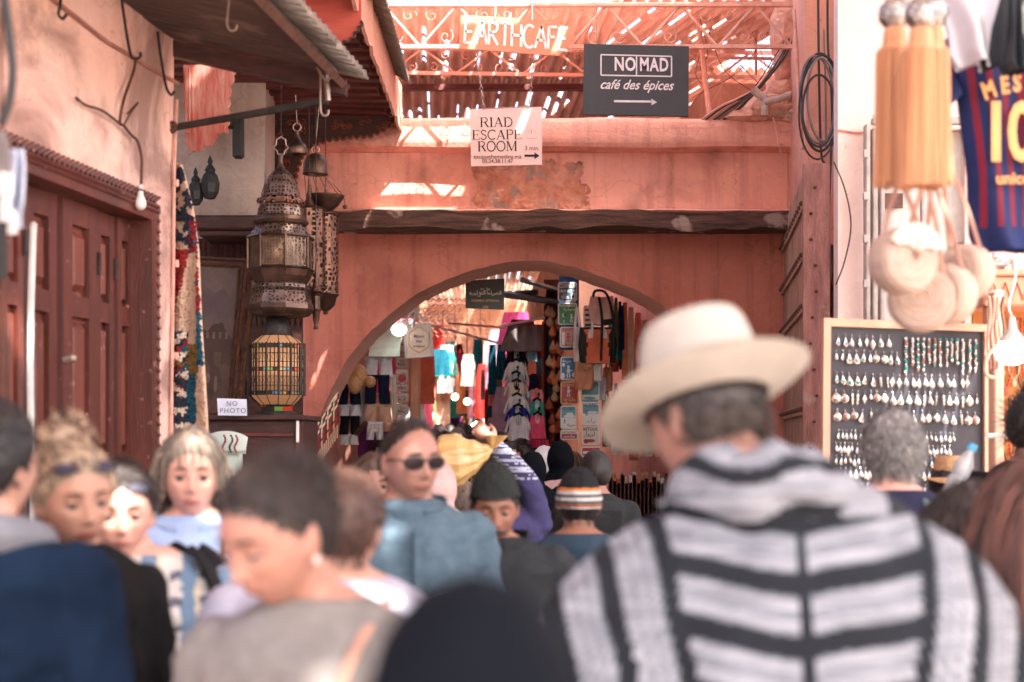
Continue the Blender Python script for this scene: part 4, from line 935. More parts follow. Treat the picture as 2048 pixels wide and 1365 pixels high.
def lantern_lit():
    Y = 8.05; p = PX(1, Y); base = W(554, 832, Y); r = empty('lantern', base, 'lit stained glass lantern standing on the dark cabinet', 'lantern')
    T = lambda pr: [(a * p, (832 - b) * p) for a, b in pr]
    def part(name, pr, mm, seg=12, sm=False): mb = MB(); mb.lathe(T(pr), base, seg); return mb.build(name, mm, r, smooth=sm)
    part('dome', [(0, 625), (10, 628), (20, 638), (26, 655), (27, 668), (30, 669), (30, 672)], M_iron, 24, True)
    gl = bpy.data.materials.new('lit cream glass'); gl.use_nodes = True; nt = gl.node_tree; N = nt.nodes; N.remove(N['Principled BSDF']); t = N.new('ShaderNodeBsdfTranslucent'); t.inputs[0].default_value = (.80, .50, .33, 1); d = N.new('ShaderNodeBsdfDiffuse'); d.inputs[0].default_value = (.16, .09, .06, 1)
    ms = N.new('ShaderNodeMixShader'); ms.inputs[0].default_value = .4; nt.links.new(t.outputs[0], ms.inputs[1]); nt.links.new(d.outputs[0], ms.inputs[2]); nt.links.new(ms.outputs[0], N['Material Output'].inputs[0])
    def cg(name, col):
        m = gl.copy(); m.name = name
        for n in m.node_tree.nodes:
            if n.type in ('BSDF_TRANSLUCENT', 'BSDF_DIFFUSE'): n.inputs[0].default_value = (*col, 1)
        return m
    cm = [cg('red glass', (.7, .1, .05)), cg('green glass', (.25, .5, .12)), cg('blue glass', (.2, .4, .6)), cg('amber glass', (.9, .45, .1)), cg('dark glass', (.06, .06, .05))]
    part('shoulder_glass', [(30, 672), (42, 680), (54, 690)], gl, 12)
    part('body_glass', [(53, 697), (53, 736)], gl, 24); part('body_glass', [(53, 743), (53, 783)], gl, 24); part('taper_glass', [(52, 790), (44, 800), (34, 810)], gl, 12)
    rng = random.Random(6)
    for (a, b) in ((690, 697), (736, 743), (783, 790)):
        mb = MB(); mb.lathe(T([(53.5, a), (53.5, b)]), base, 36); mb.m = [rng.choice((0, 1, 2, 3, 4, 4)) for _ in mb.f]; mb.build('coloured_band', cm, r)
    mb = MB(); mb.lathe(T([(34, 810), (31, 814), (31, 824)]), base, 12); mb.m = [rng.choice((0, 1, 4, 4)) for _ in mb.f]; mb.build('foot_glass', cm, r)
    part('foot', [(33, 823), (37, 828), (37, 832), (0, 832)], M_iron, 24)
    mb = MB()
    for k in range(42):
        a = 2 * math.pi * k / 42; c, s_ = math.cos(a), math.sin(a); q = lambda rr, y: base + Vector((c * rr * p, s_ * rr * p, (832 - y) * p))
        mb.tube([q(55, 688), q(55, 792)], .0036 if k % 3 else .0075, 4)
        if k % 3 == 0: mb.tube([q(31, 671), q(44, 680), q(55, 690)], .0025, 4); mb.tube([q(55, 790), q(46, 800), q(34, 811)], .0025, 4)
        for yy in (716, 763):
            mb.tube([base + Vector((math.cos(a + .1 + .05 * math.cos(t)) * 55 * p, math.sin(a + .1 + .05 * math.cos(t)) * 55 * p, (832 - yy - 6 * math.sin(t)) * p)) for t in [i * 1.0 for i in range(7)]], .0016, 3)
    for y in (671, 690, 697, 708, 725, 736, 743, 754, 772, 783, 790, 811): mb.lathe(T([((31 if y == 671 else 34 if y == 811 else 54), y), ((33 if y == 671 else 36 if y == 811 else 56.3), y + .5), ((31 if y == 671 else 34 if y == 811 else 54), y + 1.6)]), base, 24)
    mb.build('iron_lattice', M_iron, r)
    ld = bpy.data.lights.new('lantern_light', 'POINT'); ld.energy = .17; ld.color = (1, .80, .58); ld.shadow_soft_size = .03
    lo_ = bpy.data.objects.new('lantern_light', ld); COL.objects.link(lo_); lo_.parent = r; lo_.location = Vector((.02, -.02, 105 * p))
lantern_lit()
# ------------------------------------------------------------ lettering helpers
def stroke(mb, pts, w_, org, ux, uz, m=0, closed=False, d=.003):
    """flat painted stroke of width w_ along 2-D points"""
    n = len(pts); nrm = ux.cross(uz).normalized()
    L1 = []; L2 = []
    for i, (x, y) in enumerate(pts):
        a = pts[max(i - 1, 0)]; b = pts[min(i + 1, n - 1)]; tx, ty = b[0] - a[0], b[1] - a[1]; l = math.hypot(tx, ty) or 1
        nx, ny = -ty / l * w_ / 2, tx / l * w_ / 2
        L1.append(org + ux * (x + nx) + uz * (y + ny) + nrm * d); L2.append(org + ux * (x - nx) + uz * (y - ny) + nrm * d)
    mb.add(L1 + L2, [(i, i + 1, n + i + 1, n + i) for i in range(n - 1)], m)
def arc(cx, cy, rx, ry, a0, a1, n=12): return [(cx + rx * math.cos(R(a0 + (a1 - a0) * i / n)), cy + ry * math.sin(R(a0 + (a1 - a0) * i / n))) for i in range(n + 1)]
HAND = {  # width, strokes (unit height)
 'E': (.42, [[(0, 0), (.03, 1)], [(.03, .98), (.42, 1)], [(.02, .5), (.34, .52)], [(0, .02), (.42, .0)]]),
 'A': (.52, [[(0, 0), (.27, 1)], [(.27, 1), (.52, 0)], [(.09, .36), (.43, .36)]]),
 'R': (.42, [[(0, 0), (.02, 1)], [(.02, .98), (.2, 1), (.36, .9), (.38, .74), (.3, .6), (.02, .52)], [(.1, .52), (.42, 0)]]),
 'T': (.46, [[(0, 1), (.46, 1)], [(.23, 1), (.22, 0)]]),
 'H': (.44, [[(0, 0), (0, 1)], [(.42, 1), (.43, 0)], [(0, .5), (.42, .5)]]),
 'C': (.46, [arc(.28, .5, .27, .5, 50, 310, 16)]),
 'F': (.38, [[(0, 0), (.02, 1)], [(.02, .98), (.38, 1)], [(.02, .54), (.3, .55)]]),
}
SERIF = {
 'R': (.74, [([(.14, 0), (.14, 1)], .15), (arc(.36, .75, .24, .235, 90, -90), .1), ([(.14, .985), (.36, .985)], .05), ([(.14, .515), (.36, .515)], .05), ([(.4, .5), (.66, .02)], .14)], [(.14, 0, .26), (.07, 1, .2), (.7, 0, .14)]),
 'I': (.36, [([(.18, 0), (.18, 1)], .16)], [(.18, 0, .32), (.18, 1, .32)]),
 'A': (.78, [([(.1, 0), (.39, 1)], .06), ([(.39, 1), (.66, 0)], .15), ([(.2, .33), (.56, .33)], .055)], [(.1, 0, .24), (.67, 0, .26)]),
 'D': (.78, [([(.14, 0), (.14, 1)], .15), (arc(.32, .5, .36, .475, 90, -90), .11), ([(.1, .975), (.34, .975)], .05), ([(.1, .025), (.34, .025)], .05)], [(.07, 0, .16), (.07, 1, .16)]),
 'E': (.66, [([(.14, 0), (.14, 1)], .15), ([(.05, .975), (.58, .975)], .05), ([(.14, .52), (.46, .52)], .05), ([(.05, .025), (.6, .025)], .05), ([(.58, 1), (.58, .8)], .045), ([(.6, 0), (.6, .22)], .045), ([(.46, .62), (.46, .42)], .045)], []),
 'S': (.58, [([(.48, .82), (.4, .95), (.26, .99), (.12, .9), (.09, .74), (.18, .6), (.36, .48), (.48, .36), (.5, .2), (.4, .06), (.26, .01), (.12, .06), (.06, .2)], .11)], []),
 'C': (.72, [(arc(.40, .5, .34, .49, 48, 312, 18), .11), ([(.64, .98), (.64, .74)], .045)], []),
 'P': (.66, [([(.14, 0), (.14, 1)], .15), (arc(.34, .74, .25, .245, 90, -90), .1), ([(.08, .985), (.34, .985)], .05), ([(.14, .495), (.34, .495)], .05)], [(.14, 0, .3), (.07, 1, .16)]),
 'O': (.82, [(arc(.41, .5, .34, .49, 0, 360, 26), .11)], []),
 'M': (.98, [([(.14, 0), (.14, 1)], .06), ([(.16, 1), (.48, .04)], .14), ([(.48, .04), (.8, 1)], .06), ([(.82, 0), (.82, 1)], .15)], [(.14, 0, .24), (.82, 0, .28), (.1, 1, .18), (.86, 1, .18)]),
}
def serif_text(mb, txt, cx, cy, h, wtot, Y, slope=0.0, m=0):
    tw = sum(SERIF[c][0] for c in txt); s = wtot / tw; x = -wtot / 2
    ux = Vector((1, 0, -slope)).normalized(); uz = Vector((slope, 0, 1)).normalized(); o = W(cx, cy, Y); p = PX(1, Y)
    for c in txt:
        wd, st, se = SERIF[c]; f = lambda q: [((x + a * s) * p, (b - .5) * h * p) for a, b in q]
        for q, t in st: stroke(mb, f(q), t * h * p * .95, o, ux, uz, m)
        for a, b, l in se: stroke(mb, f([(a - l / 2 * h / s * 1.0, abs(b - .02)), (a + l / 2 * h / s, abs(b - .02))]), .05 * h * p, o, ux, uz, m, d=.0034)
        x += wd * s
# ------------------------------------------------------------ arrow board EARTHCAFE
M_ink = mat('dark maroon ink', (.035, .014, .02)); M_chalk = mat('white sign paint', (.72, .76, .76), (.62, .66, .66), scale=20)
Y = 9.95; s1 = empty('arrow_sign', W(1030, 105, Y), 'orange arrow shaped board hand lettered EARTHCAFE hanging from the truss', 'sign')
mb = MB(); mb.prism([W(x, y, Y) for x, y in ((922, 30), (1113, 41), (1152, 75), (1118, 112), (918, 97))], (0, 0, 0), (0, .018, 0)); BD = mb.build('board', mat('orange sign paint', (.72, .27, .17), (.64, .22, .14), scale=4, stretch=(1, 1, 5)), s1)
ux = Vector((1, 0, -.075)).normalized(); uz = Vector((.03, 0, 1)).normalized(); p = PX(1, Y); mb = MB(); x = 929
for c in 'EARTHCAFE':
    wd, st = HAND[c]; o = W(x, 86 + (x - 929) * .075, Y)
    for q in st: stroke(mb, [(a * 44 * p, b * 45 * p) for a, b in q], 5.6 * p, o, ux, uz)
    x += wd * 44 + 3.5
mb.build('lettering', M_chalk, BD)
mb = MB()
for x_, y_ in ((990, 38), (1064, 42)): mb.tube([W(x_, y_, Y - .01), W(x_ + 1, y_ - 12, Y + .02), W(x_, 0 - 8, Y + .1)], .005, 5)
mb.build('hanging_wires', M_hook, s1)
def chain(a, b, r, parent, name='chain', m=M_hook, n=12, w_=.012):
    mb = MB(); a = Vector(a); b = Vector(b)
    for i in range(n):
        q0 = a.lerp(b, i / n); q1 = a.lerp(b, (i + 1.25) / n); mid = (q0 + q1) / 2; t = (q1 - q0).normalized(); s_ = Vector((1, 0, 0)) if i % 2 else Vector((0.3, .95, 0))
        mb.tube([q0, mid + s_ * w_ - t * .004, q1 - t * .003, mid - s_ * w_, q0], r, 4)
    return mb.build(name, m, parent)
# ------------------------------------------------------------ RIAD board
Y = 9.9; s2 = empty('hanging_sign', W(1012, 331, Y), 'pale pink square board reading RIAD ESCAPE ROOM hung on two chains', 'sign')
mb = MB(); mb.prism([W(x, y, Y) for x, y in ((940, 219), (1083, 214), (1084, 330), (942, 333))], (0, 0, 0), (0, .012, 0)); BD = mb.build('board', mat('pale pink board', (.76, .56, .54), (.72, .52, .50), scale=3), s2)
mb = MB(); sl = -.012
serif_text(mb, 'RIAD', 993, 245, 19, 67, Y, sl); serif_text(mb, 'ESCAPE', 994, 270, 19, 100, Y, sl); serif_text(mb, 'ROOM', 995, 293, 20, 80, Y, sl)
p = PX(1, Y); stroke(mb, [(0, 0), (22 * p, 0)], 4.4 * p, W(1049, 312, Y), Vector((1, 0, 0)), Vector((0, 0, 1)))
mb.add([W(1069, 305, Y - .003), W(1079, 312, Y - .003), W(1069, 319, Y - .003)], [(0, 1, 2)])
mb.build('lettering', M_ink, BD)
mb = MB(); text_mb(mb, 'escapethemedina.ma', W(995, 314, Y - .003), 11.5 * p, depth=.001, sx=1.0, bold=.0003); text_mb(mb, '05.24.38.11.47', W(995, 323, Y - .003), 10.5 * p, depth=.001, bold=.0004); text_mb(mb, '3 min.', W(1064, 297, Y - .003), 12 * p, depth=.001)
for k in range(7): a = R(20 + k * 23.3); c = W(1063, 270, Y - .003); mb.tube([c + Vector((math.cos(a), 0, math.sin(a))) * 7 * p, c + Vector((math.cos(a), 0, math.sin(a))) * 13 * p], .0006, 3)
mb.tube([W(1063 + 12 * math.cos(R(a)), 274 - 4 * math.sin(R(a)), Y - .003) for a in range(180, 361, 20)], .0008, 3); mb.tube([W(1063, 262, Y - .003), W(1063, 267, Y - .003)], .0018, 3)
mb.build('small_lettering', mat('red brown ink', (.22, .06, .05)), BD)
chain(W(953, 108, Y), W(968, 218, Y - .003), .0028, s2); chain(W(1069, 110, Y), W(1057, 215, Y - .003), .0028, s2)
mb = MB(); mb.tube(bez([W(968, 218, Y - .01), W(1010, 216, Y - .01), W(1057, 213, Y - .01)], 8), .003, 4); mb.build('top_chain', M_hook, s2)
# ------------------------------------------------------------ NOMAD board
Y = 9.8; s3 = empty('hanging_sign', W(1272, 233, Y), 'dark slate board reading NOMAD café des épices with a white arrow', 'sign')
mb = MB(); mb.prism([W(x, y, Y) for x, y in ((1168, 88), (1378, 93), (1377, 233), (1166, 229))], (0, 0, 0), (0, .03, 0)); BD = mb.build('board', mat('slate paint', (.05, .055, .067), (.042, .047, .058), scale=6, rough=.6), s3)
p = PX(1, Y); mb = MB(); ux = Vector((1, 0, -.018)).normalized(); uz = Vector((.0, 0, 1))
o = W(1202, 151, Y)
for q in ([(0, 0), (141 * p, 0)], [(141 * p, 0), (141 * p, 40 * p)], [(141 * p, 40 * p), (0, 41 * p)], [(0, 41 * p), (0, 0)], [(71 * p, 0), (71 * p, 40 * p)]): stroke(mb, q, 2.6 * p, o, ux, uz)
text_mb(mb, 'NO', W(1250, 130, Y - .003), 37 * p, xdir=ux, depth=.001, bold=.0035, sx=.72, spacing=1.08); text_mb(mb, 'MAD', W(1308, 131, Y - .003), 37 * p, xdir=ux, depth=.001, bold=.0035, sx=.68, spacing=1.12)
text_mb(mb, 'café des épices', W(1272, 171, Y - .003), 27 * p, xdir=Vector((1, 0, -.02)), depth=.001, shear=.42, bold=.0012, sx=.90)
stroke(mb, [(0, 0), (78 * p, -.8 * p)], 4.2 * p, W(1228, 203, Y), Vector((1, 0, 0)), Vector((0, 0, 1)))
mb.add([W(1303, 198, Y - .003), W(1314, 205, Y - .003), W(1303, 211, Y - .003)], [(0, 1, 2)]); mb.build('lettering', mat('lilac white paint', (.72, .68, .74), (.62, .58, .64), scale=15), BD)
mb = MB()
for x_ in (1192, 1350): mb.tube([W(x_, 92, Y + .01), W(x_ + 2, 40, Y + .05), W(x_ + 1, -5, Y + .1)], .003, 5)
mb.build('hanging_wires', M_hook, s3)
# ------------------------------------------------------------ cables and coil on the pillar
def coil():
    r = empty('cable_coil', W(1640, 320, 8.95), 'large coil of black cable hanging on the pink pillar', 'cable'); 
    for k, (x_, y_, a, b, t) in enumerate(((1640, 205, 38, 98, 0), (1634, 200, 34, 88, .05), (1640, 215, 42, 104, -.05), (1645, 200, 30, 84, .04), (1638, 222, 33, 72, 0))):
        mb = MB(); pts = [W(x_ + a * math.cos(q) + t * b * math.sin(q), y_ + b * math.sin(q), 8.95 - .012 * k) for q in [i * math.pi / 16 for i in range(33)]]; mb.tube(pts, .0085 - .001 * (k % 3), 6, caps=False)
        mb.build('loop', M_cable if k % 2 == 0 else M_greycable, r, smooth=True)
    return r
coil()
rng = random.Random(11)
for k, (pl, rr, m, lab) in enumerate((
    ([(1636, -30, 9.0), (1638, 150, 8.97), (1642, 300, 8.97), (1650, 330, 8.97)], .008, M_cable, 'black cable running down the middle of the pillar through the coil'),
    ([(1655, -30, 9.0), (1656, 90, 8.97), (1662, 160, 8.97), (1664, 260, 8.97), (1658, 420, 8.97), (1660, 560, 8.9)], .008, M_cable, 'black cable along the outer corner of the pillar'),
    ([(1648, 60, 8.97), (1651, 180, 8.97), (1652, 300, 8.97)], .006, M_greycable, 'grey cable hanging behind the coil'),
    ([(1588, 20, 9.8), (1594, 120, 9.7), (1600, 240, 9.7), (1606, 300, 9.7)], .012, M_pinkiron, 'pink painted pipe down the inner edge of the pillar'),
    ([(1612, 300, 9.1), (1618, 345, 9.1), (1640, 440, 9.0)], .006, M_pinkiron, 'thin pink cable bending below the coil'),
    ([(1668, 325, 7.45), (1690, 380, 7.45), (1702, 450, 7.45), (1690, 520, 7.45), (1672, 570, 7.45)], .004, M_cable, 'loose thin cable curling on the pale shop wall'),
    ([(1545, 235, 10.5), (1562, 262, 10.5), (1590, 255, 10.5)], .005, M_pinkiron, 'short pink cable looping over the parapet'),
    ([(1548, 240, 10.5), (1560, 300, 10.5), (1578, 380, 10.5)], .003, M_pinkiron, 'thin pink wire hanging down the salmon wall by the gate'))):
    wire(pl, rr, m, 'cable', lab, 'cable')
for k in range(11):     # the sheaf of wires falling from the pillar top to the parapet
    o1 = rng.uniform(-12, 12); o2 = rng.uniform(-10, 10); o3 = rng.uniform(-26, 26)
    wire([(1600 + o1, -20, 10.5), (1585 + o1 * .7, 60, 10.5), (1555 + o2, 120, 10.5), (1512 + o2 * .6, 178, 10.5), (1462 + o3, 215, 10.55), (1428 + o3, 240, 10.6)], rng.uniform(.004, .009), (M_greycable, M_cable, M_pinkiron, M_rust)[k % 4], 'cable', 'one of the tangled cables drooping in a sheaf over the parapet', 'cable', 'sheaf of cables drooping over the parapet')
for k in range(9):
    x0_, y0_ = rng.uniform(1385, 1540), rng.uniform(20, 130); x1_, y1_ = rng.uniform(1385, 1540), rng.uniform(130, 225)
    wire([(x0_, y0_, 11.2), ((x0_ + x1_) / 2 + rng.uniform(-22, 22), (y0_ + y1_) / 2 + 15, 11.2), (x1_, y1_, 11.2)], .0028, (M_rust, M_pinkiron)[k % 2], 'wire', 'one of the thin wires straying across the open sky gap', 'wire', 'thin wires across the sky gap')
mb = MB(); mb.tube(bez([W(1505, 178, 10.4), W(1520, 192, 10.4), W(1530, 200, 10.4), W(1530, 232, 10.4)], 5), .03, 10); mb.tube([W(1528, 205, 10.38), W(1560, 198, 10.38), W(1580, 190, 10.38)], .026, 10)
tag(mb.build('pipe', mat('grimy pipe', (.48, .38, .34), (.34, .24, .21), rough=.6, scale=20)), 'grimy grey elbow pipe lying on the parapet by the cables', 'pipe')
# ------------------------------------------------------------ orange tassels, round bags, shirts
M_orange = mat('orange silk thread', (.64, .31, .15), (.44, .18, .08), rough=.6, scale=70, stretch=(1, 1, .03), bump=.6, bscale=90, sheen=.3)
M_silver = mat('hammered silver', (.62, .60, .58), (.16, .155, .155), rough=.22, metal=1.0, scale=60, bump=.5, bscale=90)
def big_tassel(label, cx, Y, hw, ytop, ybot, seed, flare=1.0):
    p = PX(1, Y); r = empty('tassel', W(cx, ybot, Y), label, 'tassel', 'orange tassels with silver tops'); rng = random.Random(seed)
    mb = MB(); c = W(cx, 27, Y); mb.sphere(c, 33 * p, 20, 14)
    mb.v = [tuple(Vector(v) + (Vector(v) - c).normalized() * .004 * math.sin(9 * (v[0] - c.x) / (31 * p)) * math.cos(9 * (v[2] - c.z) / (31 * p))) for v in mb.v]; mb.build('silver_ball', M_silver, r, smooth=True)
    mb = MB(); mb.lathe([(a * p, (ybot - b) * p) for a, b in ((14, 52), (20, 58), (23, 66), (24, 84), (26, 94), (hw * .9, 98), (hw, 108))], W(cx, ybot, Y), 28); mb.build('cap', M_orange, r, smooth=True)
    mb = MB(); n = 80
    for k in range(n):
        a = 2 * math.pi * k / n; rr = hw * (1 + .07 * rng.uniform(-1, 1)); c_, s_ = math.cos(a), math.sin(a); e = ybot + rng.uniform(-5, 6)
        mb.tube(bez([W(cx + c_ * rr * .95, 104, Y) + Vector((0, s_ * rr * .95 * p, 0)), W(cx + c_ * rr, 150, Y) + Vector((0, s_ * rr * p, 0)), W(cx + c_ * rr * (1 + .02 * flare), 250, Y) + Vector((0, s_ * rr * p, 0)), W(cx + c_ * rr * (1 + .1 * flare) + rng.uniform(-1, 1), e, Y) + Vector((0, s_ * rr * p, 0))], 4), hw * rng.uniform(.04, .075) * p, 5)
    mb.build('fringe', M_orange, r, smooth=True)
    mb = MB(); mb.lathe([(0, 0), (hw * .9 * p, .01), (hw * .93 * p, .02)], W(cx, ybot - 16, Y), 20); mb.build('core', M_rust, r)
    mb = MB(); mb.tube([W(cx, -6, Y), W(cx, -80, Y)], .004, 6); mb.build('cord', M_rust, r)
big_tassel('slimmer orange silk tassel under the left silver ball', 1790, 3.65, 36, 50, 370, 1)
big_tassel('wider orange silk tassel under the right silver ball', 1842, 3.5, 38, 50, 374, 2, 1.6)
big_tassel('third orange silk tassel peeping out behind the wider one', 1864, 3.85, 32, 52, 366, 3, 2.5)
M_straw = mat('woven straw', (.60, .45, .37), (.44, .31, .25), rough=.8, scale=3, stretch=(1, 1, 14), bump=.8, bscale=14)
M_leather = mat('tan leather strap', (.38, .20, .15), (.28, .14, .1), rough=.6)
def round_bag(label, cx, cy, Y, rad, rz, squash, topx, topy, seed, flap=True, pale=False):
    p = PX(1, Y); c = W(cx, cy, Y); r = empty('round_bag', c - Vector((0, 0, rad * p)), label, 'bag', 'round straw bags hanging from the tassels')
    Rm = Matrix.Rotation(rz, 3, 'Z'); R1 = rad * p; th = R1 * .58
    def P(rr, a, y): v = Rm @ Vector((rr * math.cos(a), y, rr * math.sin(a))); return c + v
    prof = [(0, -th), (.3, -th * 1.03), (.6, -th * 1.0), (.88, -th * .86), (.97, -th * .6), (1.0, 0), (.97, th * .6), (.88, th * .86), (.5, th), (0, th)]
    mb = MB(); seg = 40; vs = []; dd = []
    for i in range(len(prof) - 1):
        for k in range(6): t = k / 6; dd.append((prof[i][0] * (1 - t) + prof[i + 1][0] * t, prof[i][1] * (1 - t) + prof[i + 1][1] * t))
    dd.append(prof[-1])
    for j, (rr, y) in enumerate(dd):
        for k in range(seg): vs.append(P(rr * R1, 2 * math.pi * k / seg, y + .0022 * (j % 2)))
    mb.add(vs, [(j * seg + k, j * seg + (k + 1) % seg, (j + 1) * seg + (k + 1) % seg, (j + 1) * seg + k) for j in range(len(dd) - 1) for k in range(seg)], [(j // 2) % 2 for j in range(len(dd) - 1) for k in range(seg)]); mb.build('body', [M_straw, mat('darker straw', (.54, .40, .325), (.42, .30, .24), rough=.85, scale=30)], r, smooth=True)
    if flap:
        mb = MB(); mb.slab(lambda u, v: P(R1 * (1.02 - .95 * v * (1 - abs(u - .5) * 1.3)), R(150 - 130 * u), -th * 1.12 - .004), 16, 8, .004); mb.build('flap', mat('pale hide flap', (.72, .54, .46), (.6, .42, .35)), r)
        mb = MB(); q = P(R1 * .12, R(80), -th * 1.2); mb.tube([P(R1 * .5, R(88), -th * 1.2), q, P(R1 * .1, R(-90), -th * 1.18)], .003, 5); mb.sphere(q, .008, 8, 6); mb.build('toggle', M_leather, r)
    for s_ in (-1, 1):
        mb = MB(); a = P(R1 * .95, R(90 - s_ * 42), 0); t = W(topx + s_ * 5, topy, Y); mb.tube(bez([a, a.lerp(t, .5) + Vector((.006 * s_, 0, 0)), t], 5), .0065, 6, flat=.4); mb.build('strap', M_leather, r, smooth=True)
round_bag('round straw bag with a pale flap and toggle hanging in front', 1806, 522, 3.6, 68, .35, 1, 1800, 372, 1)
round_bag('round straw bag hanging lowest below the flap bag', 1842, 600, 3.75, 66, -.25, 1, 1850, 374, 2, flap=False)
round_bag('pale straw bag turned sideways behind the lowest round bag', 1890, 590, 3.9, 62, -.9, 1, 1868, 374, 3, flap=False)
round_bag('narrow straw bag hanging highest beside the striped shirt', 1932, 545, 4.0, 56, -1.0, 1, 1893, 330, 4, flap=False)
# striped football shirt
def garment(name, label, cat, outline, Y, th, mats, mfn=None, group=None, nu=40, nv=40, wob=.02, parent=None, seed=0):
    """hanging garment: outline = list of (y, left x, right x) in photo pixels; closed pillow shape with folds"""
    ys = [o[0] for o in outline]
    def ed(y):
        for i in range(len(outline) - 1):
            a, b = outline[i], outline[i + 1]
            if y <= b[0] + 1e-6: t = (y - a[0]) / (b[0] - a[0]); return a[1] * (1 - t) + b[1] * t, a[2] * (1 - t) + b[2] * t
        return outline[-1][1:]
    y0, y1 = ys[0], ys[-1]; mb = MB()
    def f(side):
        def g(u, v):
            y = y0 + (y1 - y0) * v; l, r_ = ed(y); bul = (th / 2) * (1 - (2 * u - 1) ** 4) ** .5 if 0 < u < 1 else 0
            fold = wob * (.4 + v) * math.sin(u * 17 + seed + 2 * math.sin(v * 3 + seed)) * (1 if 0 < u < 1 else .3)
            return W(l + (r_ - l) * u, y, Y) + Vector((0, side * bul + fold, 0))
        return g
    mb.grid(f(-1), nu, nv, mfn=mfn); n0 = len(mb.f); mb.grid(f(1), nu, nv, mfn=mfn); mb.f[n0:] = [q[::-1] for q in mb.f[n0:]]
    o = mb.build(name, mats, parent, smooth=True, auto=False)
    if not parent: tag(o, label, cat, group)
    return o
M_blau = mat('shirt blue', (.008, .018, .095), (.006, .013, .07), rough=.7); M_grana = mat('shirt crimson', (.20, .008, .03), (.15, .008, .025), rough=.7); M_yel = mat('shirt yellow print', (.74, .38, .14), (.66, .32, .11), rough=.5)
fs = empty('football_shirt', W(2010, 500, 4.2), 'blue and crimson striped football shirt with yellow number hanging by the shop', 'shirt')
garment('shirt_body', '', '', [(70, 1900, 2200), (120, 1905, 2200), (200, 1915, 2190), (350, 1935, 2185), (470, 1940, 2185), (502, 1952, 2180)], 4.2, .10, [M_blau, M_grana], mfn=lambda u, v: 1 if (math.sin((1900 + 300 * u) * .19) > .25 and v < .9 and v > .12) else 0, parent=fs, nu=90, wob=.012)
mb = MB(); mb.slab(lambda u, v: W(1898 - 22 * u + 20 * v, 72 + 120 * v + 20 * u, 4.22 + .03 * math.sin(v * 5)), 6, 14, .03); mb.build('sleeve', M_blau, fs, smooth=True)
mb = MB(); p = PX(1, 4.12)
for c_, x_, y_, ty in (('M', 1978, 182, .35), ('E', 2010, 172, .12), ('S', 2034, 168, 0), ('S', 2060, 170, -.1), ('I', 2080, 176, -.25)): text_mb(mb, c_, W(x_, y_, 4.125), 48 * p, xdir=Vector((1, 0, ty)), zdir=Vector((-ty, 0, 1)), depth=.002, bold=.0025, sx=.72)
text_mb(mb, '1', W(1992, 270, 4.125), 165 * p, depth=.002, bold=.006, sx=.75); text_mb(mb, '0', W(2044, 270, 4.125), 165 * p, depth=.002, bold=.006, sx=.70)
text_mb(mb, 'unicef', W(2030, 358, 4.125), 32 * p, depth=.002, bold=.0012); mb.build('print', M_yel, fs)
garment('garment', 'white and grey garment hanging over the top of the striped shirt', 'garment', [(-60, 1888, 2100), (0, 1888, 2100), (60, 1898, 2070), (110, 1902, 2060), (132, 1915, 2055)], 4.0, .07, [mat('cool white cotton', (.66, .66, .72), (.56, .56, .62)), mat('slate cotton', (.04, .05, .06))], mfn=lambda u, v: 1 if .47 < u < .75 and v > .3 else 0, wob=.03, seed=2)
garment('garment', 'dark slate sleeve hanging beside the white garment', 'garment', [(0, 2000, 2042), (90, 2008, 2048), (132, 2004, 2060), (146, 2016, 2050)], 3.92, .05, [MATS['slate cotton']], seed=5)

# ------------------------------------------------------------ carved counter shelf and the necklace cabinet, its orange light put into the felt colour
M_pinkwood = mat('salmon carved wood', (.66, .33, .22), (.54, .25, .16), rough=.6, scale=8, bump=.3, bscale=14); M_litfelt = mat('orange lit felt', (.62, .27, .09), (.5, .2, .06), scale=3)
nc = empty('necklace_cabinet', W(2090, 760, 6.6), 'salmon wooden cabinet full of necklaces, its felt back coloured as orange lit', 'cabinet')
mb = MB(); Yc = 6.6; mb.bbox((W(1968, 0, Yc).x, Yc, W(0, 612, Yc).z), (W(2260, 0, Yc).x, Yc + .5, W(0, 552, Yc).z), .01); mb.bbox((W(1975, 0, Yc).x, Yc, .2), (W(2006, 0, Yc).x, Yc + .08, W(0, 612, Yc).z), .008); mb.bbox((W(1960, 0, Yc).x, Yc - .02, W(0, 552, Yc).z), (W(2270, 0, Yc).x, Yc + .5, W(0, 540, Yc).z), .006)
mb.bbox((W(1975, 0, Yc).x, Yc, .0), (W(2260, 0, Yc).x, Yc + .5, W(0, 960, Yc).z), .01); mb.build('carcass', M_pinkwood, nc)
mb = MB()
for k in range(7): mb.tube([W(1975 + 24 * k, 600, Yc - .004), W(1987 + 24 * k, 566, Yc - .004), W(1999 + 24 * k, 600, Yc - .004)], .005, 4)
mb.build('carving', M_arch, nc)
mb = MB(); mb.box((W(1990, 0, Yc).x, Yc + .32, W(0, 960, Yc).z), (W(2260, 0, Yc).x, Yc + .34, W(0, 612, Yc).z)); mb.build('felt_back', M_litfelt, nc)
rng = random.Random(8); bm_ = [mat('bronze chain', (.16, .08, .05), rough=.4, metal=.5), mat('coral beads', (.55, .10, .04), rough=.3), mat('pale beads', (.72, .5, .36), rough=.3)]
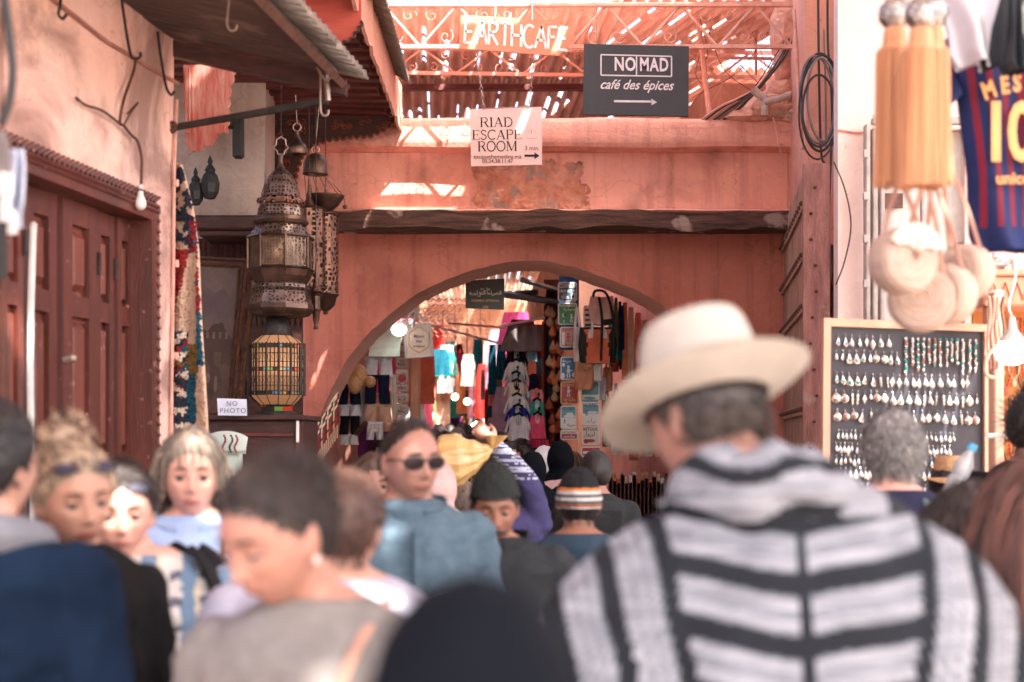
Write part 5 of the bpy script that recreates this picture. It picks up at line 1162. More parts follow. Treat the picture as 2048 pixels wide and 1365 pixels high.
for k in range(14):
    x_ = 2014 + (k % 4) * 16 + rng.uniform(-3, 3); y_ = 640 + (k // 4) * 78; L_n = rng.uniform(40, 62); mb = MB(); w2 = rng.uniform(10, 16); pts = [W(x_ + w2 * math.cos(t), y_ + L_n * (math.sin(t)) , Yc + .3) for t in [i * math.pi / 10 for i in range(11)]]
    mb.tube(pts, .004, 5)
    if k % 3 == 1:
        for q in bez(pts, 2): mb.sphere(q, .008, 6, 4)
    mb.sphere(W(x_, y_ + L_n + 8, Yc + .3), .012, 6, 5, sc3=(1, .5, 1.6)); tag(mb.build('necklace', bm_[k % 3]), ('thin bronze necklace with a drop pendant in the amber cabinet', 'coral bead necklace hanging in the amber cabinet', 'pale stone necklace hanging in the amber cabinet')[k % 3], 'necklace', ('bronze necklaces in the amber cabinet', 'coral necklaces in the amber cabinet', 'pale necklaces in the amber cabinet')[k % 3])
tp = empty('teapot', W(1990, 549, 6.75), 'small silver teapot on top of the necklace cabinet', 'teapot'); b = W(1988, 540, 6.7); p = PX(1, 6.7)
mb = MB(); mb.lathe([(a * p, c_ * p) for a, c_ in ((0, 0), (20, 0), (24, 8), (20, 18), (8, 24), (4, 27), (3, 32), (0, 34))], b, 20); mb.build('pot', M_silver, tp, smooth=True)
mb = MB(); mb.tube(bez([b + Vector((20 * p, 0, 8 * p)), b + Vector((32 * p, 0, 16 * p)), b + Vector((38 * p, 0, 24 * p))], 4), [.008] * 8 + [.006], 7); mb.build('spout', M_silver, tp, smooth=True)
tp2 = empty('glass_cup', W(2030, 540, 6.7), 'small glass cup beside the silver teapot', 'cup'); mb = MB(); mb.lathe([(a * p, c_ * p) for a, c_ in ((6, 0), (9, 20), (8, 20), (5, 2))], W(2030, 540, 6.7), 14); mb.build('glass', MATS['bulb glass'], tp2, smooth=True)

# ------------------------------------------------------------ earring board
Yb = 6.0; eb = empty('earring_board', (W(1812, 0, Yb).x, Yb, 0), 'tall black velvet board in a pale wooden frame for silver earrings', 'display board')
M_velvet = mat('black velvet', (.036, .036, .050), (.052, .052, .07), rough=.5, scale=4, spec=.5); M_palewood = mat('pale peach wood', (.72, .43, .31), (.62, .34, .24), rough=.5, scale=5, stretch=(3, 3, .4))
def EB(px, py, o=0.0): return W(px, py, Yb - o + (py - 640) * .0002)
def quadbox(mb, a, b, c, d, th, m=0): mb.prism([a, b, c, d], (0, 0, 0), (0, th, 0), m)
mb = MB(); quadbox(mb, EB(1660, 650), EB(1970, 662), EB(1968, 1250), EB(1655, 1250), .02); mb.build('velvet_panel', M_velvet, eb)
mb = MB(); quadbox(mb, EB(1648, 636, .03), EB(1984, 650, .03), EB(1984, 664, .03), EB(1648, 652, .03), .05); quadbox(mb, EB(1648, 652, .03), EB(1662, 652, .03), EB(1657, 1300, .03), EB(1643, 1300, .03), .05); quadbox(mb, EB(1970, 664, .03), EB(1984, 664, .03), EB(1984, 1300, .03), EB(1970, 1300, .03), .05)
mb.build('frame', M_palewood, eb)
mb = MB(); a = EB(1650, 1290); b = EB(1980, 1290)
mb.box((a.x, Yb - .02, 0), (b.x, Yb + .35, a.z)); mb.build('stand', M_darkwood, eb)
es = [mat('earring silver', (.72, .68, .63), (.42, .38, .34), rough=.25, metal=.8, scale=160), mat('turquoise stone', (.05, .32, .28), rough=.3), mat('coral stone', (.42, .20, .15), rough=.3), mat('lapis stone', (.10, .14, .5), rough=.3)]
def mk_earring(kind, stone):
    """one earring, hook at the origin, hanging down; sizes in metres"""
    o = bpy.data.objects.new('earring', None); COL.objects.link(o); u = PX(1, 6.0)
    mb = MB(); mb.tube([(0, .002, 0), (0, -.006, 3 * u), (0, -.008, 0), (0, -.006, -3 * u)], .7 * u, 4); mb.build('hook', es[0], o, local=True)
    mb = MB(); rx = {'drop': 5.5, 'round': 9, 'small': 4, 'diamond': 6, 'long': 3.6, 'oval': 7}[kind]; ln = {'drop': 22, 'round': 22, 'small': 17, 'diamond': 24, 'long': 26, 'oval': 24}[kind]
    if kind in ('drop', 'small', 'oval'): pr = [(.0, -3), (.12, -4), (.35, -ln * .35), (.8, -ln * .6), (1, -ln * .75), (.8, -ln * .93), (0, -ln)]
    elif kind == 'round': pr = [(0, -3), (.2, -4), (.6, -7), (.95, -11), (1, -14), (.85, -18.5), (.4, -22), (0, -23)]
    elif kind == 'diamond': pr = [(0, -3), (.15, -5), (1, -ln * .55), (.15, -ln * .95), (0, -ln)]
    else: pr = [(0, -3), (.5, -5), (1, -8), (.4, -11), (1, -15), (.4, -18), (.8, -22), (0, -ln)]
    mb.lathe([(a * rx * u, z * u) for a, z in pr], (0, -.006, 0), 12); mb.v = [(x, -.006 + (y + .006) * .38, z) for x, y, z in mb.v]; PD_ = mb.build('pendant', es[0], o, local=True, smooth=True)
    if stone:
        mb = MB(); zc_ = -ln * .68 if kind != 'round' else -14; mb.sphere((0, -.006 - rx * .30 * u, zc_ * u), rx * .5 * u, 8, 6, sc3=(1, .5, 1.1)); mb.build('stone', es[stone], PD_, local=True, smooth=True)
    return o
protos = {}
rows = [(672, 1672, [('drop', 3), ('drop', 3), ('drop', 0), ('drop', 0), ('diamond', 0), ('diamond', 0), ('oval', 1), ('oval', 0), ('oval', 0), ('oval', 0)], 17, 1800), (704, 1668, [('small', 1), ('small', 1), ('oval', 2), ('oval', 2), ('drop', 1), ('drop', 0), ('round', 0), ('round', 0), ('drop', 1), ('drop', 1)], 15, 1812),
        (748, 1668, [('drop', 1), ('drop', 1), ('oval', 1), ('oval', 1), ('oval', 2), ('oval', 2), ('long', 0), ('long', 0), ('diamond', 0), ('diamond', 0), ('drop', 1), ('drop', 0), ('drop', 0), ('drop', 0), ('oval', 0), ('oval', 0), ('drop', 1), ('oval', 0), ('diamond', 0), ('diamond', 0)], 15, 1960),
        (783, 1668, [('round', 0), ('round', 2), ('long', 0), ('long', 0), ('diamond', 0), ('small', 0), ('round', 2), ('round', 0), ('oval', 2), ('oval', 2), ('oval', 0), ('oval', 0), ('long', 0), ('drop', 0), ('long', 0), ('long', 0), ('oval', 0), ('drop', 0), ('long', 0), ('round', 0), ('small', 0)], 15, 1970),
        (820, 1670, [('round', 0), ('round', 2), ('round', 2), ('oval', 2), ('long', 0), ('long', 0), ('drop', 0), ('drop', 0), ('round', 0), ('round', 0), ('oval', 0), ('drop', 0), ('round', 0), ('round', 0), ('oval', 2), ('oval', 2), ('long', 0), ('round', 0), ('round', 2)], 16, 1970),
        (862, 1672, [('small', 1), ('small', 0), ('small', 1)] * 9, 11, 1958), (888, 1668, [('small', 0), ('small', 3), ('small', 0), ('diamond', 0)] * 7, 10.5, 1972), (912, 1668, [('small', 0), ('small', 2)] * 14, 11, 1972), (936, 1668, [('drop', 0), ('drop', 0), ('small', 0)] * 9, 12, 1972), (968, 1668, [('drop', 0), ('small', 1)] * 10, 15, 1960)]
rn = ['top', 'second', 'third', 'fourth', 'fifth', 'sixth', 'seventh', 'eighth', 'ninth', 'lowest']; kn = {'drop': 'teardrop', 'round': 'round domed', 'small': 'little bead', 'diamond': 'diamond shaped', 'long': 'long tiered', 'oval': 'wide oval'}; sn = ['plain', 'turquoise set', 'coral set', 'lapis set']
rng = random.Random(12)
for ri, (y, x0_, its, dx, xe) in enumerate(rows):
    x = x0_ + 4
    for k, (kd, st) in enumerate(its):
        if x > xe - 4: break
        key = (kd, st); yy = y + (x - 1668) * .025 + rng.uniform(-1.5, 1.5); loc = EB(x, yy, .004)
        if key not in protos: o = mk_earring(kd, st); protos[key] = o; o.location = loc
        else: o = dup(protos[key], loc)
        o.rotation_euler = (0, rng.uniform(-.14, .14), rng.uniform(-.5, .5)); o.scale = (rng.uniform(.9, 1.12),) * 3; o['label'] = f'{sn[st]} silver {kn[kd]} earring in the {rn[ri]} row of the velvet board'; o['category'] = 'earring'; o['group'] = f'{sn[st]} {kn[kd]} earrings, {rn[ri]} row'
        x += dx * .9 + (2 if kd in ('round', 'oval') else -1) + rng.uniform(-1, 1)
for k in range(13):     # bead strings at the upper right of the board
    x_ = 1812 + k * 11.5 + rng.uniform(-2, 2); n = rng.randint(9, 14); mb = MB(); y_ = 678 + k * .3
    for i in range(n): mb.sphere(EB(x_ + rng.uniform(-1.2, 1.2), y_ + i * 5.2, .014), rng.uniform(.0045, .0075), 7, 5, rng.choice((0, 0, 0, 0, 1, 2) if k < 8 else (0, 0, 0, 0, 0, 1)), sc3=(1, .8, 1.2))
    mb.tube([EB(x_, y_ - 4, .012), EB(x_, y_ + n * 5.2, .012)], .0012, 4)
    tag(mb.build('bead_string', es, smooth=True), 'string of mixed coloured beads hanging at the upper right of the velvet board' if k < 8 else 'string of pale beads nearest the edge post of the velvet board', 'bead string', 'mixed bead strings' if k < 8 else 'pale bead strings')
for k, x_ in enumerate((1978, 1986, 1994, 2006)):
    mb = MB()
    for i in range(26): mb.sphere(W(x_ + 2.5 * math.sin(i * .3 + k), 596 + i * (5.6 if k < 3 else 4), 5.7), .0075, 7, 5, sc3=(1, 1, 1.1))
    mb.tube([W(x_, 592, 5.7), W(x_, 596 + 25 * (5.6 if k < 3 else 4), 5.7)], .001, 4)
    tag(mb.build('bead_string', es[2] if k != 3 else bm_[0], smooth=True), 'long red bead string looped over the peach post beside the lamp' if k != 3 else 'dark bead string on the lamp side of the peach post', 'bead string', 'red bead strings on the post' if k != 3 else None)
post = MB(); post.bbox((W(1984, 0, 5.75).x, 5.72, 0), (W(2003, 0, 5.75).x, 5.80, W(0, 582, 5.75).z), .006); tag(post.build('post', M_palewood), 'peach wooden post between the velvet board and the amber cabinet', 'post')
lb = empty('lamp_bulb', W(2024, 742, 5.6), 'glowing white lamp bulb hanging beside the velvet board', 'light bulb'); p = PX(1, 5.6)
mb = MB(); mb.sphere(W(2024, 704, 5.6), 34 * p, 20, 14, sc3=(1, 1, .8)); mb.build('globe', mat('lit globe', (.9, .9, .9), emit=(1, .95, .88), estr=1.1), lb, smooth=True)
mb = MB(); mb.lathe([(a * p, z * p) for a, z in ((4, 70), (7, 62), (9, 45), (22, 28), (26, 20))], W(2024, 704, 5.6), 16); mb.build('socket', M_whitepaint, lb, smooth=True)
mb = MB(); mb.tube(bez([W(2024, 636, 5.6), W(2018, 610, 5.6), W(2030, 560, 5.65), W(2040, 480, 5.8)], 5), .003, 5); mb.build('wire', M_whitepaint, lb)
mb = MB(); mb.tube(bez([W(x, y, 5.55) for x, y in ((1974, 872), (2000, 872), (2020, 872), (2036, 890), (2038, 912), (2028, 930), (2008, 932))], 8), .010, 10); tag(mb.build('curved_handle', M_whitepaint, smooth=True), 'white curved tube handle in front of the amber cabinet', 'handle')
mb = MB(); mb.tube([W(1988 + 18 * math.cos(t), 742 + 14 * math.sin(t) * (1 if math.sin(t) > 0 else 3), 5.65) for t in [i * .4 for i in range(16)]], .008, 7); tag(mb.build('bead_string', bm_[2], smooth=True), 'thick pale coral loop hanging around the peach post', 'necklace')
# ------------------------------------------------------------ the alley beyond the arch
def shop_row(name, label, x0, y0, x1, y1, h, m, depth=1.0):
    mb = MB(); d = Vector((x1 - x0, y1 - y0, 0)); n = Vector((-d.y, d.x, 0)).normalized() * depth * (-1 if x0 > 0 else 1)
    a = Vector((x0, y0, 0)); b = Vector((x1, y1, 0)); q = [a, b, b + n, a + n]; mb.prism(q, (0, 0, 0), (0, 0, h)); return tag(mb.build(name, m), label, 'house')
M_al1 = plaster('alley plaster', (.62, .32, .24), (.46, .2, .15), streak=.3); M_al2 = plaster('alley ochre plaster', (.58, .34, .22), (.44, .22, .14), streak=.3)
shop_row('house', 'salmon shop house lining the near part of the alley under the shorts', -1.75, 11.75, -1.5, 19, 4.6, M_al1)
shop_row('house', 'ochre shop house farther along the alley behind the framed sign', -1.75, 19.3, -2.2, 34, 5.2, M_al2)
shop_row('house', 'dark red shop house behind the handbags and trade signs', 1.62, 11.75, 1.15, 19, 4.6, M_al1)
shop_row('house', 'ochre shop house behind the tunics deep in the alley', .9, 19.3, .35, 34, 5.0, M_al2)
mb = MB(); mb.grid(lambda u, v: (-4 + 6 * u, 40 - .5 * u, 6 * v), 10, 10); mb.box((-4, 40.2, 0), (2.6, 41, 6)); tag(mb.build('house', M_al2), 'ochre house closing the far end of the alley', 'house')
# roofs over the alley
MD_ = mat('dark rusty tin', (.20, .075, .05), (.09, .035, .025), rough=.7, scale=4)
def slat_roof(label, x0, x1, y0, y1, z0, z1, seed, m, lam=.09, gap=.5):
    rng = random.Random(seed); mb = MB(); n = int((y1 - y0) / .35)
    for k in range(n):
        ya, yb = y0 + (y1 - y0) * k / n, y0 + (y1 - y0) * (k + .86) / n; z = z0 + (z1 - z0) * k / n + rng.uniform(-.02, .02)
        nu = int((x1 - x0) / lam) * 5
        mb.grid(lambda u, v: (x0 + (x1 - x0) * u, ya + (yb - ya) * v, z + .016 * math.sin((x1 - x0) * u / lam * 6.283) + .03 * v), nu, 2, skip=lambda u, v: mnoise.noise(((x1 - x0) * u * 2.2, k * 2.7, seed)) > gap * .6)
    return tag(mb.build('tin_roof', m, smooth=True, auto=False), label, 'roof')
slat_roof('ragged rusty tin roof just beyond the arch above the framed sign', -1.75, -.1, 14.5, 19, 3.1, 3.0, 1, MD_); slat_roof('ragged tin and lath roof deep in the alley', -2.2, .8, 19.5, 27, 3.6, 3.4, 2, MD_, gap=.25); slat_roof('broken brown roof at the far end of the alley', -2.4, .5, 28, 36, 3.9, 3.6, 3, MATS['red stained wood'], gap=.4)
for k, (px_, py_, yy, w_, a_) in enumerate(((975, 655, 15.5, 150, -.08), (1065, 600, 13.2, 110, -.14), (1085, 575, 13.0, 90, -.30), (1040, 590, 13.6, 70, .05))):
    mb = MB(); c = W(px_, py_, yy); hw = PX(w_ / 2, yy)
    mb.slab(lambda u, v: c + Vector(((u - .5) * 2 * hw, (v - .5) * .8, -(u - .5) * 2 * hw * a_ * -1 + .06 * (v - .5) + (.012 * math.sin(v * 50) if k in (1, 3) else 0))), 8, 30, .02)
    tag(mb.build('awning', [mat('peach canvas', (.76, .46, .32), (.68, .38, .25)), mat('blue grey tin', (.14, .18, .22), (.3, .32, .34), rough=.4, metal=.5, stretch=(1, 20, 1)), M_zinc, MATS['blue grey tin']][k]), ['long peach canvas awning stretched across the alley', 'blue grey tin awning high beyond the arch', 'slanting silver tin strip under the crown of the arch', 'smaller tin awning behind the green board'][k], 'awning')
def beamy(pxs, r, m, label, name='beam', cat='beam'): mb = MB(); mb.tube([W(*q) for q in pxs], r, 5); tag(mb.build(name, m), label, cat)
beamy([(860, 650, 14), (1010, 690, 16)], .012, M_whitepaint, 'white thin rail slanting under the peach awning'); beamy([(1000, 652, 13), (1090, 636, 13)], .012, M_whitepaint, 'pale thin rail above the dark canopy'); beamy([(1022, 680, 12.8), (1075, 681, 12.8)], .012, mat('brass rail', (.5, .33, .2)), 'pale wooden rail over the hanging tunics')
beamy([(826, 655, 12.0), (838, 600, 11.9), (860, 560, 12)], .014, M_whitepaint, 'white cord loop above the framed sign')
mb = MB(); mb.slab(lambda u, v: W(1018 + 65 * u - 18 * v * (1 - u), 652 + 50 * v, 12.9 - .3 * v + .04 * math.sin(u * 20)), 24, 8, .01); tag(mb.build('bag', mat('grey nylon', (.12, .10, .10), (.08, .07, .07)), smooth=True), 'large charcoal cloth bag hung above the tunics', 'bag')
# ---- signs with writing
def arab(mb, word, cx, cy, h, Y, m=0, width=None):
    """hand drawn joined Arabic words as strokes on a unit baseline, right to left"""
    G = {
     'sad': ([[(0, .25), (-.12, .45), (-.3, .5), (-.42, .32), (-.3, .15), (0, .15), (-.5, .15), (-.55, .35), (-.6, .15)]], [], .6),
     'ya': ([[(0, .15), (-.08, .42), (-.16, .15), (-.2, .15)]], [(-.04, -.12), (-.14, -.12)], .2), 'dal': ([[(0, .15), (-.04, .5)], [(-.04, .5), (0, .12), (-.22, .1)]], [], .26),
     'lam': ([[(0, .15), (-.02, 1.0)], [(0, .15), (-.2, .15)]], [], .2), 'ta': ([[(0, .15), (-.06, .5), (-.2, .5), (-.24, .25), (-.1, .15), (0, .2)]], [(-.08, .72), (-.18, .72)], .3),
     'ha': ([[(0, .12), (-.2, .5), (-.35, .3), (-.1, .12), (-.38, .12)]], [], .38), 'alif': ([[(0, .1), (-.01, 1.0)]], [], .12), 'qaf': ([[(0, .2), (-.06, .5), (-.2, .45), (-.14, .2), (0, .15)], [(0, .15), (-.05, -.2), (-.25, -.3), (-.4, -.1)]], [(-.06, .7), (-.16, .7)], .45),
     'tah': ([[(0, .15), (-.1, .42), (-.28, .42), (-.34, .2), (0, .15), (-.4, .15)], [(-.28, .15), (-.3, .95)]], [], .4), 'ba': ([[(0, .15), (-.06, .38), (-.1, .15), (-.16, .15)]], [(-.06, -.1)], .16), 'kha': ([[(0, .42), (-.2, .5), (-.38, .4), (-.12, .1), (-.1, -.2), (-.36, -.28)]], [(-.2, .74)], .42),
     'mim': ([[(0, .15), (-.06, .36), (-.16, .3), (-.1, .08), (0, .12), (-.2, .14)]], [], .2), 'ra': ([[(0, .2), (-.06, -.1), (-.2, -.22)]], [], .22), 'sin': ([[(0, .15), (-.04, .4), (-.1, .15), (-.15, .38), (-.2, .15), (-.25, .38), (-.3, .15), (-.36, .15)]], [], .36), 'nun': ([[(0, .3), (-.04, -.05), (-.2, -.18), (-.34, .0), (-.34, .3)]], [(-.18, .35)], .4), 'waw': ([[(0, .2), (-.06, .45), (-.16, .35), (-.08, .2), (0, .25), (-.06, -.08), (-.22, -.2)]], [], .26), 'ain': ([[(0, .15), (-.06, .4), (-.2, .4), (-.1, .15), (-.28, .15)]], [], .28), 'sp': ([], [], .2)}
    tw = sum(G[g][2] for g in word); s_ = h if not width else min(h, width / tw); p = PX(1, Y); x = tw / 2; o = W(cx, cy, Y) - Vector((0, 0, .4 * h * p)); ux, uz = Vector((1, 0, 0)), Vector((0, 0, 1)); sx = (width / tw) if width else h
    for g in word:
        st, dots, wd = G[g]
        for q in st: stroke(mb, [((x + a) * sx * p, b * h * p) for a, b in q], .13 * h * p, o, ux, uz, m)
        for a, b in dots: stroke(mb, [((x + a - .035) * sx * p, b * h * p), ((x + a + .035) * sx * p, b * h * p)], .1 * h * p, o, ux, uz, m)
        x -= wd
def board(label, x0, y0, x1, y1, Y, face, edge, fn, rz=0.0, group=None, th=.02, rim=2.0):
    r = empty('trade_sign', W((x0 + x1) / 2, y1, Y), label, 'sign', group); mb = MB(); c = 3.0
    def rr(a, b, c_, d, k): return [(a + k, b), (c_ - k, b), (c_, b + k), (c_, d - k), (c_ - k, d), (a + k, d), (a, d - k), (a, b + k)]
    mb.prism([W(x, y, Y) for x, y in rr(x0, y0, x1, y1, c)], (0, 0, 0), (0, th, 0)); mb.build('rim', edge, r)
    mb = MB(); mb.prism([W(x, y, Y - .003) for x, y in rr(x0 + rim, y0 + rim, x1 - rim, y1 - rim, c * .7)], (0, 0, 0), (0, .003, 0)); PN = mb.build('panel', face, r)
    mb = MB(); fn(mb, Y - .0045); mb.build('lettering', SM, PN); return r
C = lambda n, c: mat('sign ' + n, c, tuple(x * .85 for x in c), rough=.35, scale=10)
SM = [C('white', (.75, .76, .76)), C('black', (.02, .02, .03)), C('red', (.45, .03, .03)), C('navy', (.02, .05, .15)), C('teal', (.10, .34, .40)), C('brown', (.2, .08, .04)), C('gold', (.7, .42, .15))]
def T(mb, s, x, y, h, Y, w_=None, m=0, b=.0006):
    p = PX(1, Y); n0 = len(mb.v); text_mb(mb, s, W(x, y, Y), h * 1.35 * p, depth=.001, bold=b, m=m)
    if w_:
        xs = [v[0] for v in mb.v[n0:]]; k = w_ * p / max(1e-6, max(xs) - min(xs)); cx_ = W(x, y, Y).x; mb.v[n0:] = [(cx_ + (v[0] - cx_) * k, v[1], v[2]) for v in mb.v[n0:]]
def rect(mb, x0, y0, x1, y1, Y, m): mb.add([W(x0, y1, Y + .0005), W(x1, y1, Y + .0005), W(x1, y0, Y + .0005), W(x0, y0, Y + .0005)], [(0, 1, 2, 3)], m)
def blob(mb, x, y, rx, ry, Y, m, n=10): mb.add([W(x + rx * math.cos(2 * math.pi * k / n), y + ry * math.sin(2 * math.pi * k / n), Y) for k in range(n)], [tuple(range(n))[::-1]], m)
def figure(mb, x, y, h, Y, m):
    blob(mb, x, y - h * .38, h * .11, h * .12, Y, m); blob(mb, x, y - h * .08, h * .13, h * .2, Y, m); blob(mb, x - h * .09, y + h * .3, h * .05, h * .2, Y, m); blob(mb, x + h * .09, y + h * .3, h * .05, h * .2, Y, m); blob(mb, x + h * .2, y - h * .1, h * .12, h * .04, Y, m)
Ys = 12.4
def f1(mb, Y):
    T(mb, 'COIFFEUR', 1135, 573, 8, Y, 33); rect(mb, 1118, 580, 1152, 585, Y, 0)
    for k in range(6): rect(mb, 1119 + k * 6, 581, 1122 + k * 6, 584, Y - .001, 3)
    arab(mb, ['ha', 'lam', 'alif', 'qaf'], 1128, 594, 11, Y, 0, 20); rect(mb, 1142, 587, 1151, 600, Y, 0); blob(mb, 1146, 593, 2.5, 4, Y - .001, 3)
board('navy barber sign reading COIFFEUR at the top of the trade sign column', 1116, 565, 1154, 603, Ys, C('dark teal', (.03, .10, .16)), SM[0], f1)
def f2(mb, Y): T(mb, 'PHARMACIE', 1134, 612, 5, Y, 33); arab(mb, ['sad', 'ya', 'dal', 'lam', 'ya', 'ta'], 1139, 619, 8, Y, 0, 24); blob(mb, 1128, 631, 3.5, 4, Y, 0); blob(mb, 1129.5, 630.5, 3, 3.2, Y - .001, 1); rect(mb, 1126, 642, 1130, 644, Y, 0); rect(mb, 1127, 640, 1129, 646, Y, 0); figure(mb, 1143, 637, 18, Y, 0)
board('green pharmacy sign reading PHARMACIE with a white figure', 1116, 606, 1154, 650, Ys, C('green', (.01, .22, .07)), SM[0], f2)
def f3(mb, Y): T(mb, 'TOILETTES', 1139, 660, 5, Y, 28, m=2); figure(mb, 1136, 676, 20, Y, 2); figure(mb, 1147, 678, 16, Y, 3); rect(mb, 1124, 665, 1129, 690, Y, 0); arab(mb, ['mim', 'ra', 'ha', 'ta'], 1138, 690, 7, Y, 1, 18)
board('faded red and white toilet sign below the green pharmacy sign', 1120, 654, 1158, 695, Ys, C('faded pink', (.55, .26, .23)), SM[0], f3)
def f4(mb, Y): figure(mb, 1137, 744, 26, Y, 0); arab(mb, ['mim', 'dal', 'ra', 'sin', 'ta'], 1133, 722, 8, Y, 0, 18); blob(mb, 1126, 752, 4, 6, Y, 0); blob(mb, 1148, 750, 4, 5, Y, 0); blob(mb, 1127, 730, 3, 4, Y, 0)
board('bright blue sign with a white nurse figure in the trade sign column', 1121, 714, 1156, 760, Ys, C('blue', (.01, .17, .38)), SM[0], f4)
def f5(mb, Y): T(mb, 'CUISINIER', 1138, 771, 6, Y, 30, m=6); figure(mb, 1137, 784, 22, Y, 0); arab(mb, ['tah', 'ba', 'alif', 'kha'], 1139, 800, 10, Y, 6, 24)
board('red cook sign reading CUISINIER with a gold rim', 1121, 764, 1157, 809, Ys, C('brick red', (.42, .03, .02)), SM[6], f5)
def f6(mb, Y): rect(mb, 1123, 836, 1151, 857, Y + .0004, 0); T(mb, 'PAQUEBOT', 1137, 818, 6, Y, 24, m=3); blob(mb, 1139, 833, 12, 3, Y, 0); rect(mb, 1133, 826, 1146, 832, Y, 0); figure(mb, 1129, 843, 10, Y, 3); arab(mb, ['sin', 'ya', 'nun', 'ta'], 1142, 850, 7, Y, 1, 16)
board('pale blue ship sign with a white boat above the red one', 1121, 812, 1153, 858, Ys, SM[4], SM[0], f6)
def f7(mb, Y): T(mb, 'RESTAURANT', 1139, 865, 4, Y, 30, m=5); rect(mb, 1123, 868, 1154, 878, Y + .0004, 2); arab(mb, ['mim', 'ta', 'ain', 'mim'], 1139, 873, 7, Y, 0, 22)
board('small white and red sign reading RESTAURANT under the ship sign', 1121, 860, 1157, 880, Ys, SM[0], SM[0], f7)
Y2 = 12.2
def g1(mb, Y): rect(mb, 1163, 790, 1197, 800, Y, 0); blob(mb, 1180, 797, 12, 3, Y - .001, 4)
board('pale turquoise sign half hidden under the tan leather bag', 1162, 762, 1199, 806, Y2, SM[4], SM[0], g1)
def g2(mb, Y): T(mb, 'PILOTE', 1179, 812, 6, Y, 26, m=3); rect(mb, 1166, 828, 1197, 849, Y + .0004, 0); blob(mb, 1184, 825, 12, 2.5, Y, 0); figure(mb, 1173, 826, 13, Y, 3); arab(mb, ['ra', 'alif', 'ba'], 1182, 842, 8, Y, 1, 16)
board('light blue sign reading PILOTE beside the ship sign', 1164, 808, 1199, 851, Y2, SM[4], SM[0], g2)
def g3(mb, Y): T(mb, 'RETOUR', 1181, 859, 7, Y, 30, m=1); arab(mb, ['lam', 'nun', 'waw', 'alif', 'ra'], 1178, 869, 9, Y, 1, 22); blob(mb, 1181, 882, 10, 3.5, Y, 2); blob(mb, 1172, 883, 5, 5, Y, 2)
board('white sign with black lettering and a red fish shape', 1164, 853, 1200, 890, Y2, C('cream', (.66, .60, .52)), SM[0], g3)
def g4(mb, Y): rect(mb, 1166, 903, 1200, 908, Y, 0)
board('red and white sign lowest in the second sign column', 1162, 894, 1202, 914, Y2, SM[2], SM[0], g4)
def g5(mb, Y):
    for k in range(4): rect(mb, 1170, 618 + 10 * k, 1182, 623 + 10 * k, Y, (2, 1, 2, 1)[k])
board('narrow white sign with red marks behind the pale pink handbag', 1167, 611, 1186, 655, 12.6, SM[0], SM[0], g5)
mb = MB(); mb.prism([W(1118, 552, 12.6), W(1158, 556, 12.6), W(1158, 700, 12.6), W(1118, 700, 12.6)], (0, 0, 0), (0, .03, 0)); tag(mb.build('sign_backing', C('cobalt', (.01, .07, .22))), 'cobalt blue board behind the top of the trade sign column', 'board')
gs = empty('hanging_sign', W(970, 620, 12.0), 'dark green board with white Arabic lettering hanging under the arch', 'sign'); Yg = 12.0
mb = MB(); mb.prism([W(x, y, Yg) for x, y in ((931, 562), (1009, 557), (1008, 620), (931, 617))], (0, 0, 0), (0, .02, 0)); mb.build('board', C('bottle green', (.035, .042, .036)), gs)
mb = MB(); arab(mb, ['mim', 'qaf', 'ba', 'ain'], 970, 578, 6, Yg - .004, 0, 20); arab(mb, ['alif', 'lam', 'sad', 'nun', 'alif', 'ain', 'ta', 'sp', 'alif', 'lam', 'ta', 'qaf', 'lam', 'ya', 'dal', 'ya', 'ta'], 970, 587, 9, Yg - .004, 0, 64); T(mb, 'ENSEMBLE ARTISANAL', 971, 602, 4.5, Yg - .004, 56, m=6); T(mb, '1220', 971, 615, 5, Yg - .004, 10, m=6); mb.build('lettering', SM, gs)
mb = MB(); mb.tube([W(945, 560, Yg), W(948, 520, Yg + .3)], .004, 4); mb.tube([W(995, 558, Yg), W(998, 515, Yg + .3)], .004, 4); mb.build('hanging_wires', M_iron, gs)
ws = empty('hanging_sign', W(838, 715, 12.3), 'cream scalloped riad sign in a white metal frame', 'sign'); Yw = 12.3
mb = MB(); q = [(808, 652), (860, 647), (866, 712), (812, 716)]; mb.prism([W(x, y, Yw) for x, y in q], (0, 0, 0), (0, .02, 0)); mb.build('board', C('cream board', (.72, .60, .52)), ws)
mb = MB()
for i in range(4): mb.tube([W(*q[i], Yw - .01), W(*q[(i + 1) % 4], Yw - .01)], .011, 6)
mb.tube(bez([W(812, 651, Yw), W(818, 632, Yw), W(830, 622, Yw), W(842, 632, Yw), W(850, 648, Yw)], 5), .009, 6); mb.build('frame', M_whitepaint, ws)
mb = MB(); pts = [(838 + (19 + 3 * abs(math.sin(3 * t))) * math.cos(t), 680 + (22 + 3 * abs(math.sin(3 * t))) * math.sin(t)) for t in [i * .2 for i in range(32)]]
mb.tube([W(x, y, Yw - .004) for x, y in pts], .004, 4, m=6); T(mb, 'Maison', 838, 673, 7, Yw - .004, 20, m=5); T(mb, 'd’art', 838, 683, 6, Yw - .004, 12, m=5); T(mb, 'artisanat', 838, 693, 5, Yw - .004, 24, m=5); mb.build('lettering', SM, ws)
